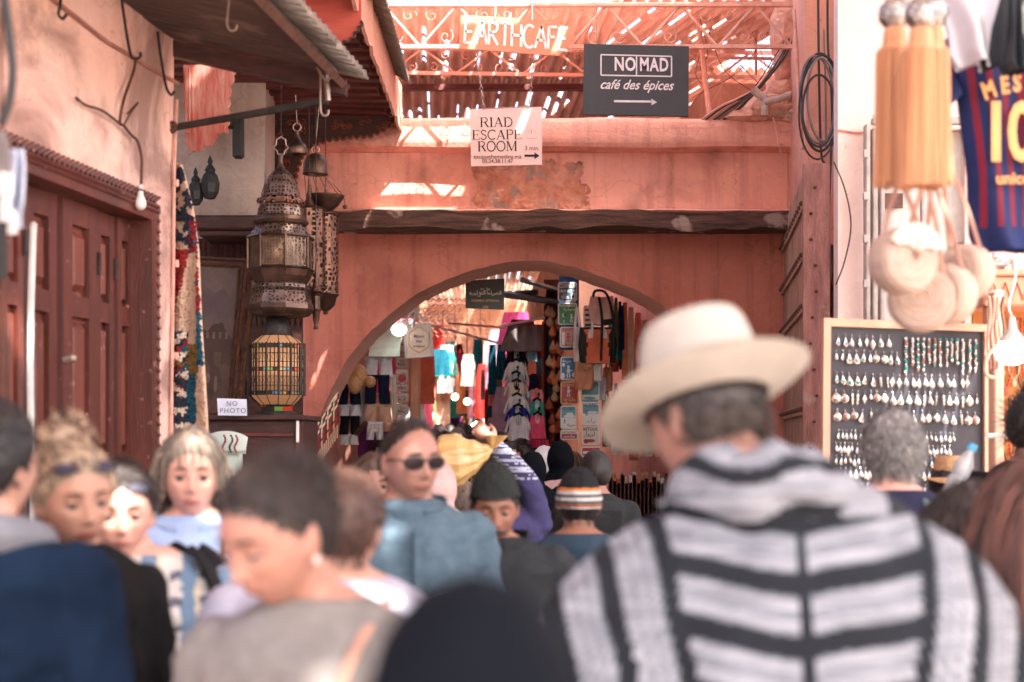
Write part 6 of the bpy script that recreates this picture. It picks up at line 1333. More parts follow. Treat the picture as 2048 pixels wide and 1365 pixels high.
def plaque(x0, y0, x1, y1, lab, k):
    def f(mb, Y):
        arab(mb, (['ha', 'mim', 'alif', 'mim'], ['mim', 'ta', 'ain', 'mim'], ['sin', 'waw', 'qaf'])[k % 3], (x0 + x1) / 2, y0 + (y1 - y0) * .35, 8, Y, 5, (x1 - x0) * .7)
        if k == 1: blob(mb, (x0 + x1) / 2, (y0 + y1) / 2 + 5, 9, 8, Y, 2)
        T(mb, ('SOUK', 'CAFE', 'RIAD', 'PORTE', 'RUE')[k % 5], (x0 + x1) / 2, y1 - 6, 5, Y, (x1 - x0) * .6, m=1)
    board(lab, x0, y0, x1, y1, 12.6, C('putty', (.52, .42, .36)), C('putty edge', (.35, .27, .24)), f)
for k, (a, b, lab) in enumerate(((674, 712, 'putty coloured plaque at the top of the column left of the framed sign'), (714, 736, 'second putty plaque with dark writing in the column by the shorts'), (738, 766, 'putty plaque with a red round mark beside the shorts'), (768, 784, 'narrow putty plaque below the red marked one'), (786, 806, 'putty plaque fifth down beside the white trousers'), (808, 830, 'lowest putty plaque just above the sunglasses'))): plaque(791, a, 817, b, lab, (0, 2, 1, 3, 4, 2)[k])
mb = MB(); mb.bbox((W(820, 0, 12.9).x, 12.9, 0), (W(838, 0, 12.9).x, 13.1, W(0, 700, 12.9).z), .01); tag(mb.build('post', M_al2), 'peach plastered post right of the putty plaques', 'post')
# ---- stacks of shorts and tops at the left stall
fab = lambda n, c: mat('cloth ' + n, c, tuple(x * .72 for x in c), rough=.92, scale=7, spec=.12, bump=.7, bscale=15)
FW, FN, FB, FP, FC = fab('white', (.70, .70, .74)), fab('navy', (.010, .016, .036)), fab('black', (.009, .009, .012)), fab('peach', (.66, .42, .32)), fab('cream', (.68, .60, .52))
Yl = 12.2
def shorts(x0, x1, y0, y1, Y, m, lab, seed, grp='shorts stacked on the stall wall'):
    c = (x0 + x1) / 2; mb = MB(); ht = y1 - y0
    for s_ in (0, 1):
        a0, a1 = (x0, c) if s_ == 0 else (c, x1)
        def g(side):
            def f(u, v):
                l = a0 + (3 if s_ == 0 else v * ht * .07); r_ = a1 - (v * ht * .07 if s_ == 0 else 3); l -= 3 * v * (s_ == 0); r_ += 3 * v * (s_ == 1)
                return W(l + (r_ - l) * u, y0 + ht * v, Y) + Vector((0, side * .035 * math.sin(math.pi * u) ** .5 + .012 * math.sin(u * 7 + seed + v * 4), 0))
            return f
        mb.grid(g(-1), 10, 10); mb.grid(g(1), 10, 10)
    mb.slab(lambda u, v: W(x0 + 2 + (x1 - x0 - 4) * u, y0 - 2 + 6 * v, Y - .03), 8, 2, .01)
    return tag(mb.build('shorts', m, smooth=True, auto=False), lab, 'shorts', grp)
shorts(727, 786, 716, 754, Yl, FW, 'white shorts at the top of the stall wall beside the pale awning', 1)
shorts(729, 781, 752, 808, Yl - .02, FN, 'dark navy shorts hanging below the top white pair', 2)
shorts(727, 784, 810, 846, Yl + .02, FP, 'peach shorts with side seams under the navy pair', 3)
shorts(732, 768, 846, 880, Yl, FW, 'white shorts hanging behind the head with sunglasses', 4)
shorts(674, 722, 770, 810, Yl, FN, 'navy shorts nearest the left leg of the arch', 5)
shorts(676, 722, 811, 834, Yl + .02, FW, 'white shorts below the navy pair by the arch leg', 6)
shorts(678, 721, 834, 870, Yl, FB, 'black shorts by the arch leg', 7)
shorts(680, 718, 870, 890, Yl + .01, FW, 'lowest white shorts by the arch leg', 8)
garment('hanging_shirt', 'long white cardigan between the peach shorts and the plaques', 'shirt', [(750, 778, 792), (800, 782, 794), (840, 784, 792)], 12.3, .06, [FC], nu=12, nv=12, wob=.01)
garment('hanging_shirt', 'white blouse behind the navy shorts by the arch leg', 'shirt', [(745, 700, 728), (800, 716, 732), (850, 722, 734)], 12.35, .05, [FW], nu=12, nv=12, wob=.01)
mb = MB(); mb.slab(lambda u, v: W(742 + 62 * u - 5 * v, 668 + 45 * v - 30 * u * (1 - v) * .8, 12.1 + .3 * (1 - v)), 10, 8, .01); tag(mb.build('awning', fab('mint', (.50, .60, .52))), 'pale mint canvas awning behind the left shoulder of the arch', 'awning')
mb = MB(); mb.tube(bez([W(700, 765, 11.9), W(715, 745, 11.9), W(735, 765, 11.9), W(735, 772, 11.9)], 6), .01, 6); mb.sphere(W(718, 752, 11.85), .09, 14, 10, sc3=(.8, .6, 1.1)); mb.sphere(W(740, 764, 11.85), .05, 12, 8); mb.sphere(W(710, 770, 11.8), .06, 12, 8, sc3=(1, .7, 1.3))
tag(mb.build('straw_bag', mat('gold straw', (.52, .30, .14), (.34, .18, .08), rough=.4, scale=40, bump=.5), smooth=True), 'gold and straw bag hanging in the left shoulder of the arch', 'bag')
beamy([(713, 868, 11.8), (732, 846, 11.7)], .025, M_beam, 'short wooden pole poking out by the arch leg', 'pole', 'pole')
def kilim():
    mb = MB(); ms = [rugm[0], rugm[1], rugm[2], fab('green', (.04, .14, .06)), rugm[5]]
    def f(u, v): return W(640 + 38 * u + 8 * v * (1 - u) * -1, 905 - 105 * u * (1 - v) - 60 * v * u * .4 - 30 * v * 0, 10.85 - .15 * u) if False else W(612 + 66 * u, 880 - 95 * u + 60 * v, 10.8 - .1 * math.sin(u * 3))
    def c(u, v): k = int(u * 22) % 4; j = int(v * 10) % 3; return (2, 1, 0, 3)[k] if (k + j) % 3 else (4 if v < .5 else 2)
    mb.slab(f, 44, 20, .02, mfn=c)
    for i in range(16): a = f(i / 16, 1); mb.tube([a, a + Vector((0, 0, -.1))], .006, 4, 0)
    tag(mb.build('kilim', ms), 'patterned red kilim with cream fringe draped by the arch leg', 'rug')
kilim()
# ---- bags on the right of the alley mouth
def handbag(label, x0, y0, x1, y1, Y, mats, mfn=None, handles=None, flare=0.06, droop=0.0, seed=0, dp=.12):
    r = empty('handbag', W((x0 + x1) / 2, y1, Y), label, 'handbag', 'bags hung at the alley mouth'); mb = MB()
    def g(side):
        def f(u, v):
            ex = (x1 - x0) * flare * (1 - abs(2 * v - 1)) * (2 * u - 1); b = dp / 2 * (1 - abs(2 * u - 1) ** 6) * (.35 + .65 * v)
            return W(x0 + (x1 - x0) * u + ex, y0 + (y1 - y0) * v + droop * math.sin(math.pi * u), Y) + Vector((0, side * b + .008 * math.sin(u * 11 + seed + v * 5), 0))
        return f
    mb.grid(g(-1), 24, 16, mfn=mfn); mb.grid(g(1), 24, 16, mfn=mfn); mb.grid(lambda u, v: (Vector(g(-1)(u, 1)) * (1 - v) + Vector(g(1)(u, 1)) * v), 24, 2, m=len(mats) - 1 if mfn else 0)
    mb.build('body', mats, r, smooth=True, auto=False)
    for h_ in (handles or []):
        mb = MB(); mb.tube(bez([W(*q) for q in h_], 6), .011, 6); mb.build('handle', mats[-1] if len(mats) > 1 else mats[0], r, smooth=True)
    return r
LO, LBk, LW_, LT, LPk = fab('orange leather', (.66, .17, .09)), fab('black leather', (.03, .03, .03)), fab('white leather', (.72, .68, .66)), fab('tan leather', (.50, .24, .14)), fab('blush leather', (.62, .38, .33))
Yh = 11.95
handbag('orange and black winged handbag with white handle tabs', 1160, 655, 1230, 727, Yh, [LO, LBk, LW_], mfn=lambda u, v: 1 if (abs(u - .5) > .36 - .09 * math.sin(math.pi * v) + .06 * (v < .1)) or v < .09 else (2 if (abs(abs(u - .5) - .19) < .045 and .06 < v < .3) else 0), handles=[[(1184, 672, Yh - .08), (1186, 640, Yh - .08), (1196, 612, Yh), (1204, 640, Yh - .08), (1208, 672, Yh - .08)]])
handbag('white and grey handbag half behind the orange winged one', 1147, 655, 1162, 724, Yh + .12, [LW_], handles=[[(1150, 657, Yh + .1), (1154, 615, Yh + .1), (1160, 657, Yh + .1)]])
handbag('blush pink bucket bag with long straps hanging at the top', 1180, 592, 1226, 648, Yh - .05, [LPk, LBk], mfn=lambda u, v: 1 if (u > .5 and v > .8) else 0, handles=[[(1186, 594, Yh - .1), (1192, 582, Yh - .1), (1214, 590, Yh - .1), (1228, 650, Yh - .1), (1226, 720, Yh - .1)], [(1198, 594, Yh - .14), (1204, 640, Yh - .14), (1202, 722, Yh - .16)]], droop=3)
handbag('soft tan leather satchel hanging under the orange handbag', 1150, 724, 1186, 780, Yh, [LT], handles=[[(1164, 730, Yh - .06), (1172, 740, Yh - .07), (1182, 733, Yh - .06)]], seed=3)
handbag('white leather pouch beside the tan satchel', 1184, 728, 1204, 762, Yh + .06, [LW_], seed=1)
handbag('small turquoise pouch behind the orange handbag', 1232, 690, 1246, 718, 12.3, [fab('turquoise', (.03, .34, .42))], seed=1)
handbag('pale blue grey pouch hanging lowest among the bags', 1196, 755, 1212, 800, 12.3, [fab('pale grey', (.5, .5, .54))], seed=4)
rng = random.Random(21)
cols = [fab('orange', (.66, .22, .10)), fab('rust', (.34, .09, .05)), fab('denim', (.04, .10, .18)), fab('petrol', (.01, .10, .15)), fab('magenta', (.55, .06, .2)), fab('pink', (.75, .28, .34)), fab('olive', (.22, .19, .08)), fab('maroon', (.14, .015, .03)), fab('red', (.45, .03, .025)), fab('jade', (.05, .34, .27)), fab('lilac', (.42, .32, .44)), fab('sky', (.22, .42, .5)), FW, FC, FP, FB, FN, fab('violet', (.12, .03, .16)), fab('coral', (.72, .2, .13)), fab('mustard', (.5, .3, .08))]
cn = ['orange', 'rust', 'denim blue', 'petrol blue', 'magenta', 'pink', 'olive', 'maroon', 'red', 'jade green', 'lilac', 'sky blue', 'white', 'cream', 'peach', 'black', 'navy', 'violet', 'coral', 'mustard']
def scarf(x, y0, y1, w_, Y, ci, where, seed=0):
    garment('scarf', f'{cn[ci]} scarf hanging {where}', 'scarf', [(y0, x - w_ * .35, x + w_ * .35), (y0 + (y1 - y0) * .3, x - w_ * .5, x + w_ * .45), (y1, x - w_ * .55, x + w_ * .5)], Y, .05, [cols[ci]], group=f'{cn[ci]} scarves {where}', nu=10, nv=10, wob=.015, seed=seed)
for k, (x, y0, y1, w_, ci) in enumerate(((1222, 600, 690, 10, 11), (1232, 596, 700, 9, 6), (1240, 604, 720, 9, 3), (1250, 606, 760, 12, 0), (1262, 615, 760, 14, 14), (1276, 626, 780, 16, 18), (1212, 596, 640, 7, 2), (1289, 640, 800, 16, 14))): scarf(x, y0, y1, w_, 12.1 + .05 * k, ci, 'right of the handbags inside the arch', k)
scarf(1243, 612, 700, 12, 12.0, 16, 'in front of the orange scarf by the hat brim', 3)
for k in range(16): # belts and dark leather strips between tunics and trade signs
    x = 1086 + (k % 8) * 4.2 + rng.uniform(-1, 1); y0 = 640 if k < 8 else 805; scarf(x, y0 + rng.uniform(-10, 10), y0 + (160 if k < 8 else 90) + rng.uniform(-20, 20), 5, 13.0 + .1 * (k % 3), (1, 7, 15, 3, 1, 0, 7, 16)[k % 8], 'in the dark row between the tunics and trade signs', k)
mb = MB(); mb.slab(lambda u, v: W(1094 + 26 * u, 560 + 330 * v, 13.3 + .03 * math.sin(u * 20 + v * 30)), 24, 60, .03); tag(mb.build('hanging_carpet', mat('dark red carpet', (.16, .03, .025), (.05, .02, .02), scale=18)), 'dark red carpet hanging behind the belts', 'rug')
for k in range(26):     # brass and leather trinkets
    x, y = rng.uniform(1096, 1120), rng.uniform(600, 860); mb = MB(); mb.lathe([(0, -.05), (.03, -.03), (.035, 0), (.015, .03), (.006, .06), (0, .06)], W(x, y, 12.8), 8)
    tag(mb.build('brass_trinket', (MATS['brass rail'], cols[1], cols[0])[k % 3], smooth=True), ('small brass ornament on the dark carpet', 'small rust leather ornament on the dark carpet', 'small orange ornament on the dark carpet')[k % 3], 'ornament', ('brass ornaments on the carpet', 'rust ornaments on the carpet', 'orange ornaments on the carpet')[k % 3])
for k in range(27):
    x = 1214 + (k % 9) * 17 + rng.uniform(-3, 3); y0 = (690, 775, 845)[k // 9] + (k % 9) * 1.5 + (25 if k == 0 else 0) + rng.uniform(-8, 8)
    handbag(('tan' , 'rust', 'black', 'cream')[k % 4] + ' leather bag in the ' + ('upper', 'middle', 'lower')[k // 9] + ' row along the wall behind the hat brim', x - 9, y0 + 20, x + 9, y0 + 58 + rng.uniform(-8, 14), 12.6 + .08 * (k % 3), [(LT, cols[1], LBk, FC)[k % 4]], handles=[[(x - 4, y0 + 22, 12.55), (x, y0, 12.6), (x + 4, y0 + 22, 12.55)]], seed=k)['group'] = ('tan', 'rust', 'black', 'cream')[k % 4] + (' bags, upper row', ' bags, middle row', ' bags, lower row')[k // 9]
# ---- tunics in a column
def tunic(x, y0, y1, w_, Y, body, trim, label, sleeves=True, grp='embroidered tunics on hangers'):
    r = empty('tunic', W(x, y1, Y), label, 'tunic', grp); h = y1 - y0
    def mf(u, v):
        d = abs(u - .5) * 2
        return 1 if (.28 - v * .7 < d < .40 - v * .5 and v < .35) or (d < .05 and v < .42) else 0
    garment('body', '', '', [(y0, x - w_ * .16, x + w_ * .16), (y0 + 3, x - w_ * .3, x + w_ * .3), (y0 + h * .2, x - w_ * .42, x + w_ * .42), (y0 + h * .5, x - w_ * .43, x + w_ * .43), (y1, x - w_ * .5, x + w_ * .5)], Y, .09, [body, trim], mfn=mf, parent=r, nu=26, nv=22, wob=.012)
    if sleeves:
        for s_ in (-1, 1):
            mb = MB(); mb.tube([W(x + s_ * w_ * .3, y0 + 6, Y), W(x + s_ * w_ * .47, y0 + h * .3, Y), W(x + s_ * w_ * .6, y0 + h * .62, Y)], [PX(w_ * .12, Y), PX(w_ * .11, Y), PX(w_ * .12, Y)], 8, flat=.5); mb.build('sleeve', body, r, smooth=True)
    mb = MB(); mb.tube(bez([W(x + 1, y0 - 10, Y), W(x + 4, y0 - 13, Y), W(x + 4, y0 - 8, Y), W(x, y0 - 3, Y)], 4), .006, 5); mb.tube([W(x - w_ * .24, y0 + 2, Y - .05), W(x, y0 - 3, Y - .05), W(x + w_ * .24, y0 + 2, Y - .05)], .012, 5); mb.build('hanger', FB, r)
for k, (x, y0, y1, w_, bd, tr, lb_) in enumerate(((1033, 700, 760, 40, FB, FW, 'black tunic with white neckline at the top of the column'), (1032, 722, 790, 42, FW, FC, 'white long sleeved tunic second in the column'), (1032, 746, 800, 38, fab('dove', (.42, .45, .52)), FW, 'dove grey tunic third in the column'), (1033, 762, 810, 40, FC, FB, 'cream tunic with black yoke fourth in the column'), (1034, 790, 850, 42, FW, FC, 'white tunic with ruffled collar fifth in the column'), (1036, 812, 862, 42, fab('royal', (.02, .03, .25)), FW, 'royal blue tunic with white collar near the bottom'), (1037, 830, 886, 44, FW, fab('silver thread', (.4, .42, .46)), 'white tunic with grey embroidery lowest in the column'))):
    tunic(x, y0, y1, w_, 12.9 - .06 * k, bd, tr, lb_)
shorts(1022, 1054, 886, 905, 12.6, FC, 'cream trousers below the lowest white tunic', 9, 'trousers under the tunics')
tunic(1073, 776, 830, 34, 12.75, cols[5], cols[18], 'pink tunic with ruffles above the jade one', False); tunic(1074, 800, 850, 34, 12.65, cols[9], FW, 'jade green tunic with pale embroidery', False); tunic(1075, 828, 878, 36, 12.55, fab('hot pink', (.75, .10, .2)), fab('pale pink thread', (.78, .5, .52)), 'hot pink child dress with pale embroidery', False)
mb = MB(); mb.slab(lambda u, v: W(1056 + 39 * u + (u - .5) * 6 * v, 880 + 16 * v, 12.5 + .03 * math.sin(u * 40)), 40, 4, .01); tag(mb.build('skirt', fab('hot pink skirt', (.7, .07, .16)), smooth=True), 'pink frilled skirt under the child dress', 'skirt')
scarf(1064, 700, 724, 22, 12.9, 11, 'to the right of the black tunic as a teal square', 2); scarf(1064, 722, 750, 18, 12.85, 18, 'under the teal square beside the tunics', 3); scarf(1068, 748, 780, 18, 12.8, 16, 'above the pink tunic beside the column', 3)
for k, (x, y0, y1, w_, ci) in enumerate(((985, 690, 790, 16, 3), (1003, 690, 760, 20, 3), (997, 755, 810, 18, 6), (985, 772, 812, 16, 5), (983, 812, 836, 20, 3), (986, 836, 880, 26, 13), (1000, 800, 840, 14, 14), (1007, 826, 850, 12, 2), (975, 780, 860, 12, 8), (966, 740, 800, 9, 12))): scarf(x, y0, y1, w_, 14.5 + .15 * k, ci, 'in the bright stack left of the tunics', k)
# deep alley clutter, both sides
k = 0
for side, xa, xb, ya, yb in (('left', -1.12, -1.25, 13.6, 34), ('right', .12, -.42, 14, 34)):
    for i in range(84):
        t = (i + rng.random()) / 64; y = ya + (yb - ya) * t; x = xa + (xb - xa) * t + rng.uniform(-.3, .18) * (1 if side == 'left' else -1); z0 = rng.uniform(1.85, 3.1) + .03 * (y - 14); ln = rng.uniform(.35, .85); wd = rng.uniform(.22, .42); ci = rng.choice((0, 3, 4, 5, 6, 7, 8, 9, 10, 11, 12, 13, 12, 14, 17, 18, 18, 8, 1, 19))
        px = CX + x * FPX / y; py0 = HY - (z0 - CZ) * FPX / y; py1 = HY - (z0 - ln - CZ) * FPX / y; wpx = wd * FPX / y
        scarf(px, py0, py1, wpx, y, ci, f'deep in the stalls on the {side} side of the alley', k); k += 1
for i in range(60):
    y = rng.uniform(19.5, 33); x = rng.uniform(-1.05, -.2); z0 = rng.uniform(2.45, 3.3); ln = rng.uniform(.3, .8); wd = rng.uniform(.16, .34); ci = rng.choice((12, 13, 5, 18, 0, 11, 9, 8, 19, 14, 12, 4, 3, 12))
    scarf(CX + x * FPX / y, HY - (z0 - CZ) * FPX / y, HY - (z0 - ln - CZ) * FPX / y, wd * FPX / y, y, ci, 'overhead in the middle of the alley', i)
for i in range(14):
    x, y, z = rng.uniform(-1.25, -.35), rng.uniform(15, 33), rng.uniform(1.75, 2.6); r = empty('lamp_bulb', (x, y, z - .07), 'warm lit bulb hanging over the crowd deep in the alley', 'light bulb', 'lit bulbs deep in the alley')
    mb = MB(); mb.sphere((x, y, z), .045, 10, 8); mb.build('globe', mat('lit warm bulb', (.9, .8, .6), emit=(1, .78, .5), estr=3.0), r); mb = MB(); mb.tube([(x, y, z + .05), (x, y, z + .14)], .02, 8); mb.tube([(x, y, z + .14), (x, y, z + 1.2)], .005, 4); mb.build('socket', M_iron, r)
r = empty('lamp_bulb', W(796, 664, 12.0), 'large white lit bulb against the left shoulder of the arch', 'light bulb'); mb = MB(); mb.sphere(W(798, 660, 12.0), .06, 14, 10, sc3=(1.1, 1, .9)); mb.build('globe', mat('lit white bulb', (.9, .9, .9), emit=(1, .97, .92), estr=1.6), r); mb = MB(); mb.tube([W(806, 652, 12), W(815, 642, 12)], .025, 8); mb.build('socket', M_whitepaint, r)
# counter tables
for s_, xa, y0 in (('left', -1.5, 12.4), ('right', .75, 12.6)):
    mb = MB(); mb.bbox((xa, y0, 0), (xa + .7, y0 + 3, .85), .02); tag(mb.build('stall_counter', M_beam), f'wooden stall counter on the {s_} of the alley mouth', 'counter')
for k in range(34):
    x = .85 + (k % 17) * .035; mb = MB(); mb.bbox((x, 12.5, .86), (x + .032, 12.56, 1.32 + .05 * math.sin(k * 2.3)), .004); tag(mb.build('belt', (LPk, LT, FC, LO)[k % 4]), 'leather belt standing in the dense row behind the striped beanie', 'belt', 'belts in a dense row')
# ------------------------------------------------------------ people
def skin(n, c): return mat('skin ' + n, c, tuple(x * .86 for x in c), rough=.5, scale=14, sss=.12, spec=.4, bump=.05, bscale=120)
SK = {'fair': skin('fair', (.56, .30, .22)), 'pink': skin('pink', (.60, .31, .24)), 'tan': skin('tan', (.36, .175, .13)), 'brown': skin('brown', (.30, .13, .085)), 'olive': skin('olive', (.45, .23, .16))}
LIP = {k: mat('lip ' + k, tuple(c) , rough=.4) for k, c in (('fair', (.46, .16, .14)), ('pink', (.48, .16, .14)), ('tan', (.30, .10, .085)), ('brown', (.2, .07, .055)), ('olive', (.34, .10, .09)))}
def hairm(n, c): return [mat(f'hair {n} {i}', tuple(x * k for x in c), rough=.55, scale=20, stretch=(1, 1, .1), spec=.45, bump=.3, bscale=60) for i, k in enumerate((.45, 1.0, 2.0))]
HR_X = {}
HR_ = {'black': hairm('black', (.016, .012, .012)), 'dark': hairm('dark brown', (.022, .012, .0095)), 'brown': hairm('brown', (.085, .04, .028)), 'auburn': hairm('auburn', (.12, .045, .032)), 'blond': hairm('ash blond', (.36, .25, .17)), 'grey': hairm('grey', (.27, .25, .24)), 'greyblond': hairm('grey blond', (.19, .145, .115)), 'stubble': hairm('dark stubble', (.05, .035, .03))}
HR_['blond'][0] = HR_['dark'][2]
HR_['blond'][0] = HR_['dark'][2]
M_eyew, M_iris, M_pupil = mat('eye white', (.34, .29, .27), rough=.3), mat('iris', (.09, .05, .03), rough=.15), mat('pupil', (.01, .01, .01), rough=.1)
def g2(x, z, cx, cz, sx, sz): return math.exp(-((x - cx) / sx) ** 2 - ((z - cz) / sz) ** 2)
def headpt(d, fem=False, face=True):
    """surface point of the head along unit direction d; face looks to -Y, origin at eye level"""
    x, y, z = d; X = x * .076; Yy = y * .098; Z = z * .116
    if z < 0:
        k = -z; X *= 1 - (.30 if fem else .17) * k ** 1.4
        if y > 0: Yy *= 1 - .42 * k; Z *= 1 - .18 * y * k
        else: Yy *= 1 - .10 * k
    else: X *= 1 + .03 * math.sin(math.pi * z)
    if y < 0:
        Yy += .010 * (-y) ** 3 * (1 - abs(z)) ; fr = min(1, -y * 1.6)
        if face:
            a = abs(X)
            Yy -= fr * (.005 * g2(a, Z, .022, .026, .022, .009) * (.4 if fem else 1) - .012 * g2(a, Z, .032, .002, .015, .012)
                        + .024 * g2(X, Z, 0, -.031, .0105, .0125) + .013 * g2(X, Z, 0, -.008, .0085, .020) + .007 * g2(a, Z, .012, -.037, .006, .007)
                        + .005 * g2(a, Z, .044, -.022, .018, .018) + .009 * g2(X, Z, 0, -.060, .022, .0065) + .008 * g2(X, Z, 0, -.071, .019, .006)
                        - .007 * g2(X, Z, 0, -.0655, .022, .0022) - .004 * g2(X, Z, 0, -.047, .004, .007) - .004 * g2(X, Z, 0, -.082, .016, .005) + .010 * g2(X, Z, 0, -.100, .020, .014) + .004 * g2(X, Z, 0, -.062, .03, .02))
    return Vector((X, Yy, Z))
def dirs(nu, nv):
    return [[Vector((math.sin(math.pi * j / nv) * math.sin(2 * math.pi * i / nu), -math.sin(math.pi * j / nv) * math.cos(2 * math.pi * i / nu), math.cos(math.pi * j / nv))) for i in range(nu)] for j in range(nv + 1)]
def closed_grid(mb, rows, m=0):
    nu = len(rows[0]); vs = [p for r in rows for p in r]; fs = []
    for j in range(len(rows) - 1):
        for i in range(nu): fs.append((j * nu + i, (j + 1) * nu + i, (j + 1) * nu + (i + 1) % nu, j * nu + (i + 1) % nu))
    mb.add(vs, fs, m)
def remesh(mb, vox, smooth=2):
    me = bpy.data.meshes.new('t'); me.from_pydata(mb.v, [], mb.f); me.update(); o = bpy.data.objects.new('t', me); COL.objects.link(o)
    m = o.modifiers.new('r', 'REMESH'); m.mode = 'VOXEL'; m.voxel_size = vox; m.adaptivity = 0
    if smooth: s_ = o.modifiers.new('s', 'SMOOTH'); s_.factor = .5; s_.iterations = smooth
    dg = bpy.context.evaluated_depsgraph_get(); r = bpy.data.meshes.new_from_object(o.evaluated_get(dg)); bpy.data.objects.remove(o); bpy.data.meshes.remove(me)
    n = len(r.vertices); co = np.empty(n * 3, 'f'); r.vertices.foreach_get('co', co); co = co.reshape(-1, 3); fs = [tuple(p.vertices) for p in r.polygons]; bpy.data.meshes.remove(r); return co, fs
def limb(mb, pts, rad, seg=14, flat=1.0):
    P = bez(pts, 5); n = len(pts) - 1; rr = []
    for i in range(len(P)):
        t = i / (len(P) - 1) * n; k = min(int(t), n - 1); f = t - k; rr.append(rad[k] * (1 - f) + rad[k + 1] * f)
    mb.tube(P, rr, seg, flat=flat); mb.sphere(P[0], rr[0] * .98, 12, 8); mb.sphere(P[-1], rr[-1] * .98, 12, 8)
def loft(mb, rings, seg=28, yo=0.0):
    rows = []
    for (z, a, b, y) in rings: rows.append([Vector((a * math.sin(2 * math.pi * i / seg), y + yo - b * math.cos(2 * math.pi * i / seg), z)) for i in range(seg)])
    c0 = Vector((0, rings[0][3] + yo, rings[0][0])); c1 = Vector((0, rings[-1][3] + yo, rings[-1][0])); n0 = len(mb.v)
    rows = [[c0] * seg] + rows + [[c1] * seg]; closed_grid(mb, rows)
def hand(mb, wrist, dirv, palm_n, s=1.0, curl=.5, side=1):
    d = Vector(dirv).normalized(); n = Vector(palm_n); n = (n - d * n.dot(d)).normalized(); a = d.cross(n) * side; w_ = Vector(wrist)
    def P(x, y, z): return w_ + (a * x + d * y + n * z) * s
    limb(mb, [P(0, -.01, 0), P(0, .035, 0), P(0, .075, .004)], [.026 * s, .034 * s, .036 * s], 14, flat=.5)
    for i, (x, L_) in enumerate(((-.030, .062), (-.010, .074), (.011, .070), (.030, .056))):
        c = curl * (1 + .12 * i); y0 = .078; p0 = P(x * .92, y0, .002); p1 = P(x * 1.05, y0 + L_ * .42 * math.cos(c), .002 + L_ * .42 * math.sin(c)); p2 = P(x * 1.08, y0 + L_ * (.42 * math.cos(c) + .33 * math.cos(c * 2)), L_ * (.42 * math.sin(c) + .33 * math.sin(c * 2))); p3 = P(x * 1.08, y0 + L_ * (.42 * math.cos(c) + .33 * math.cos(c * 2) + .25 * math.cos(c * 2.7)), L_ * (.42 * math.sin(c) + .33 * math.sin(c * 2) + .25 * math.sin(c * 2.7)))
        limb(mb, [p0, p1, p2, p3], [.0092 * s, .0088 * s, .0080 * s, .0065 * s], 8)
    limb(mb, [P(-.024, .015, .006), P(-.048, .045, .016), P(-.052, .075, .028)], [.013 * s, .0105 * s, .008 * s], 8)
TORSO = [(.80, .13, .10, .0), (.86, .165, .118, 0), (.93, .172, .118, 0), (1.04, .152, .105, 0), (1.16, .158, .112, 0), (1.28, .178, .122, 0), (1.395, .186, .112, .005), (1.445, .150, .090, .01), (1.480, .108, .076, .012), (1.51, .062, .060, .012)]
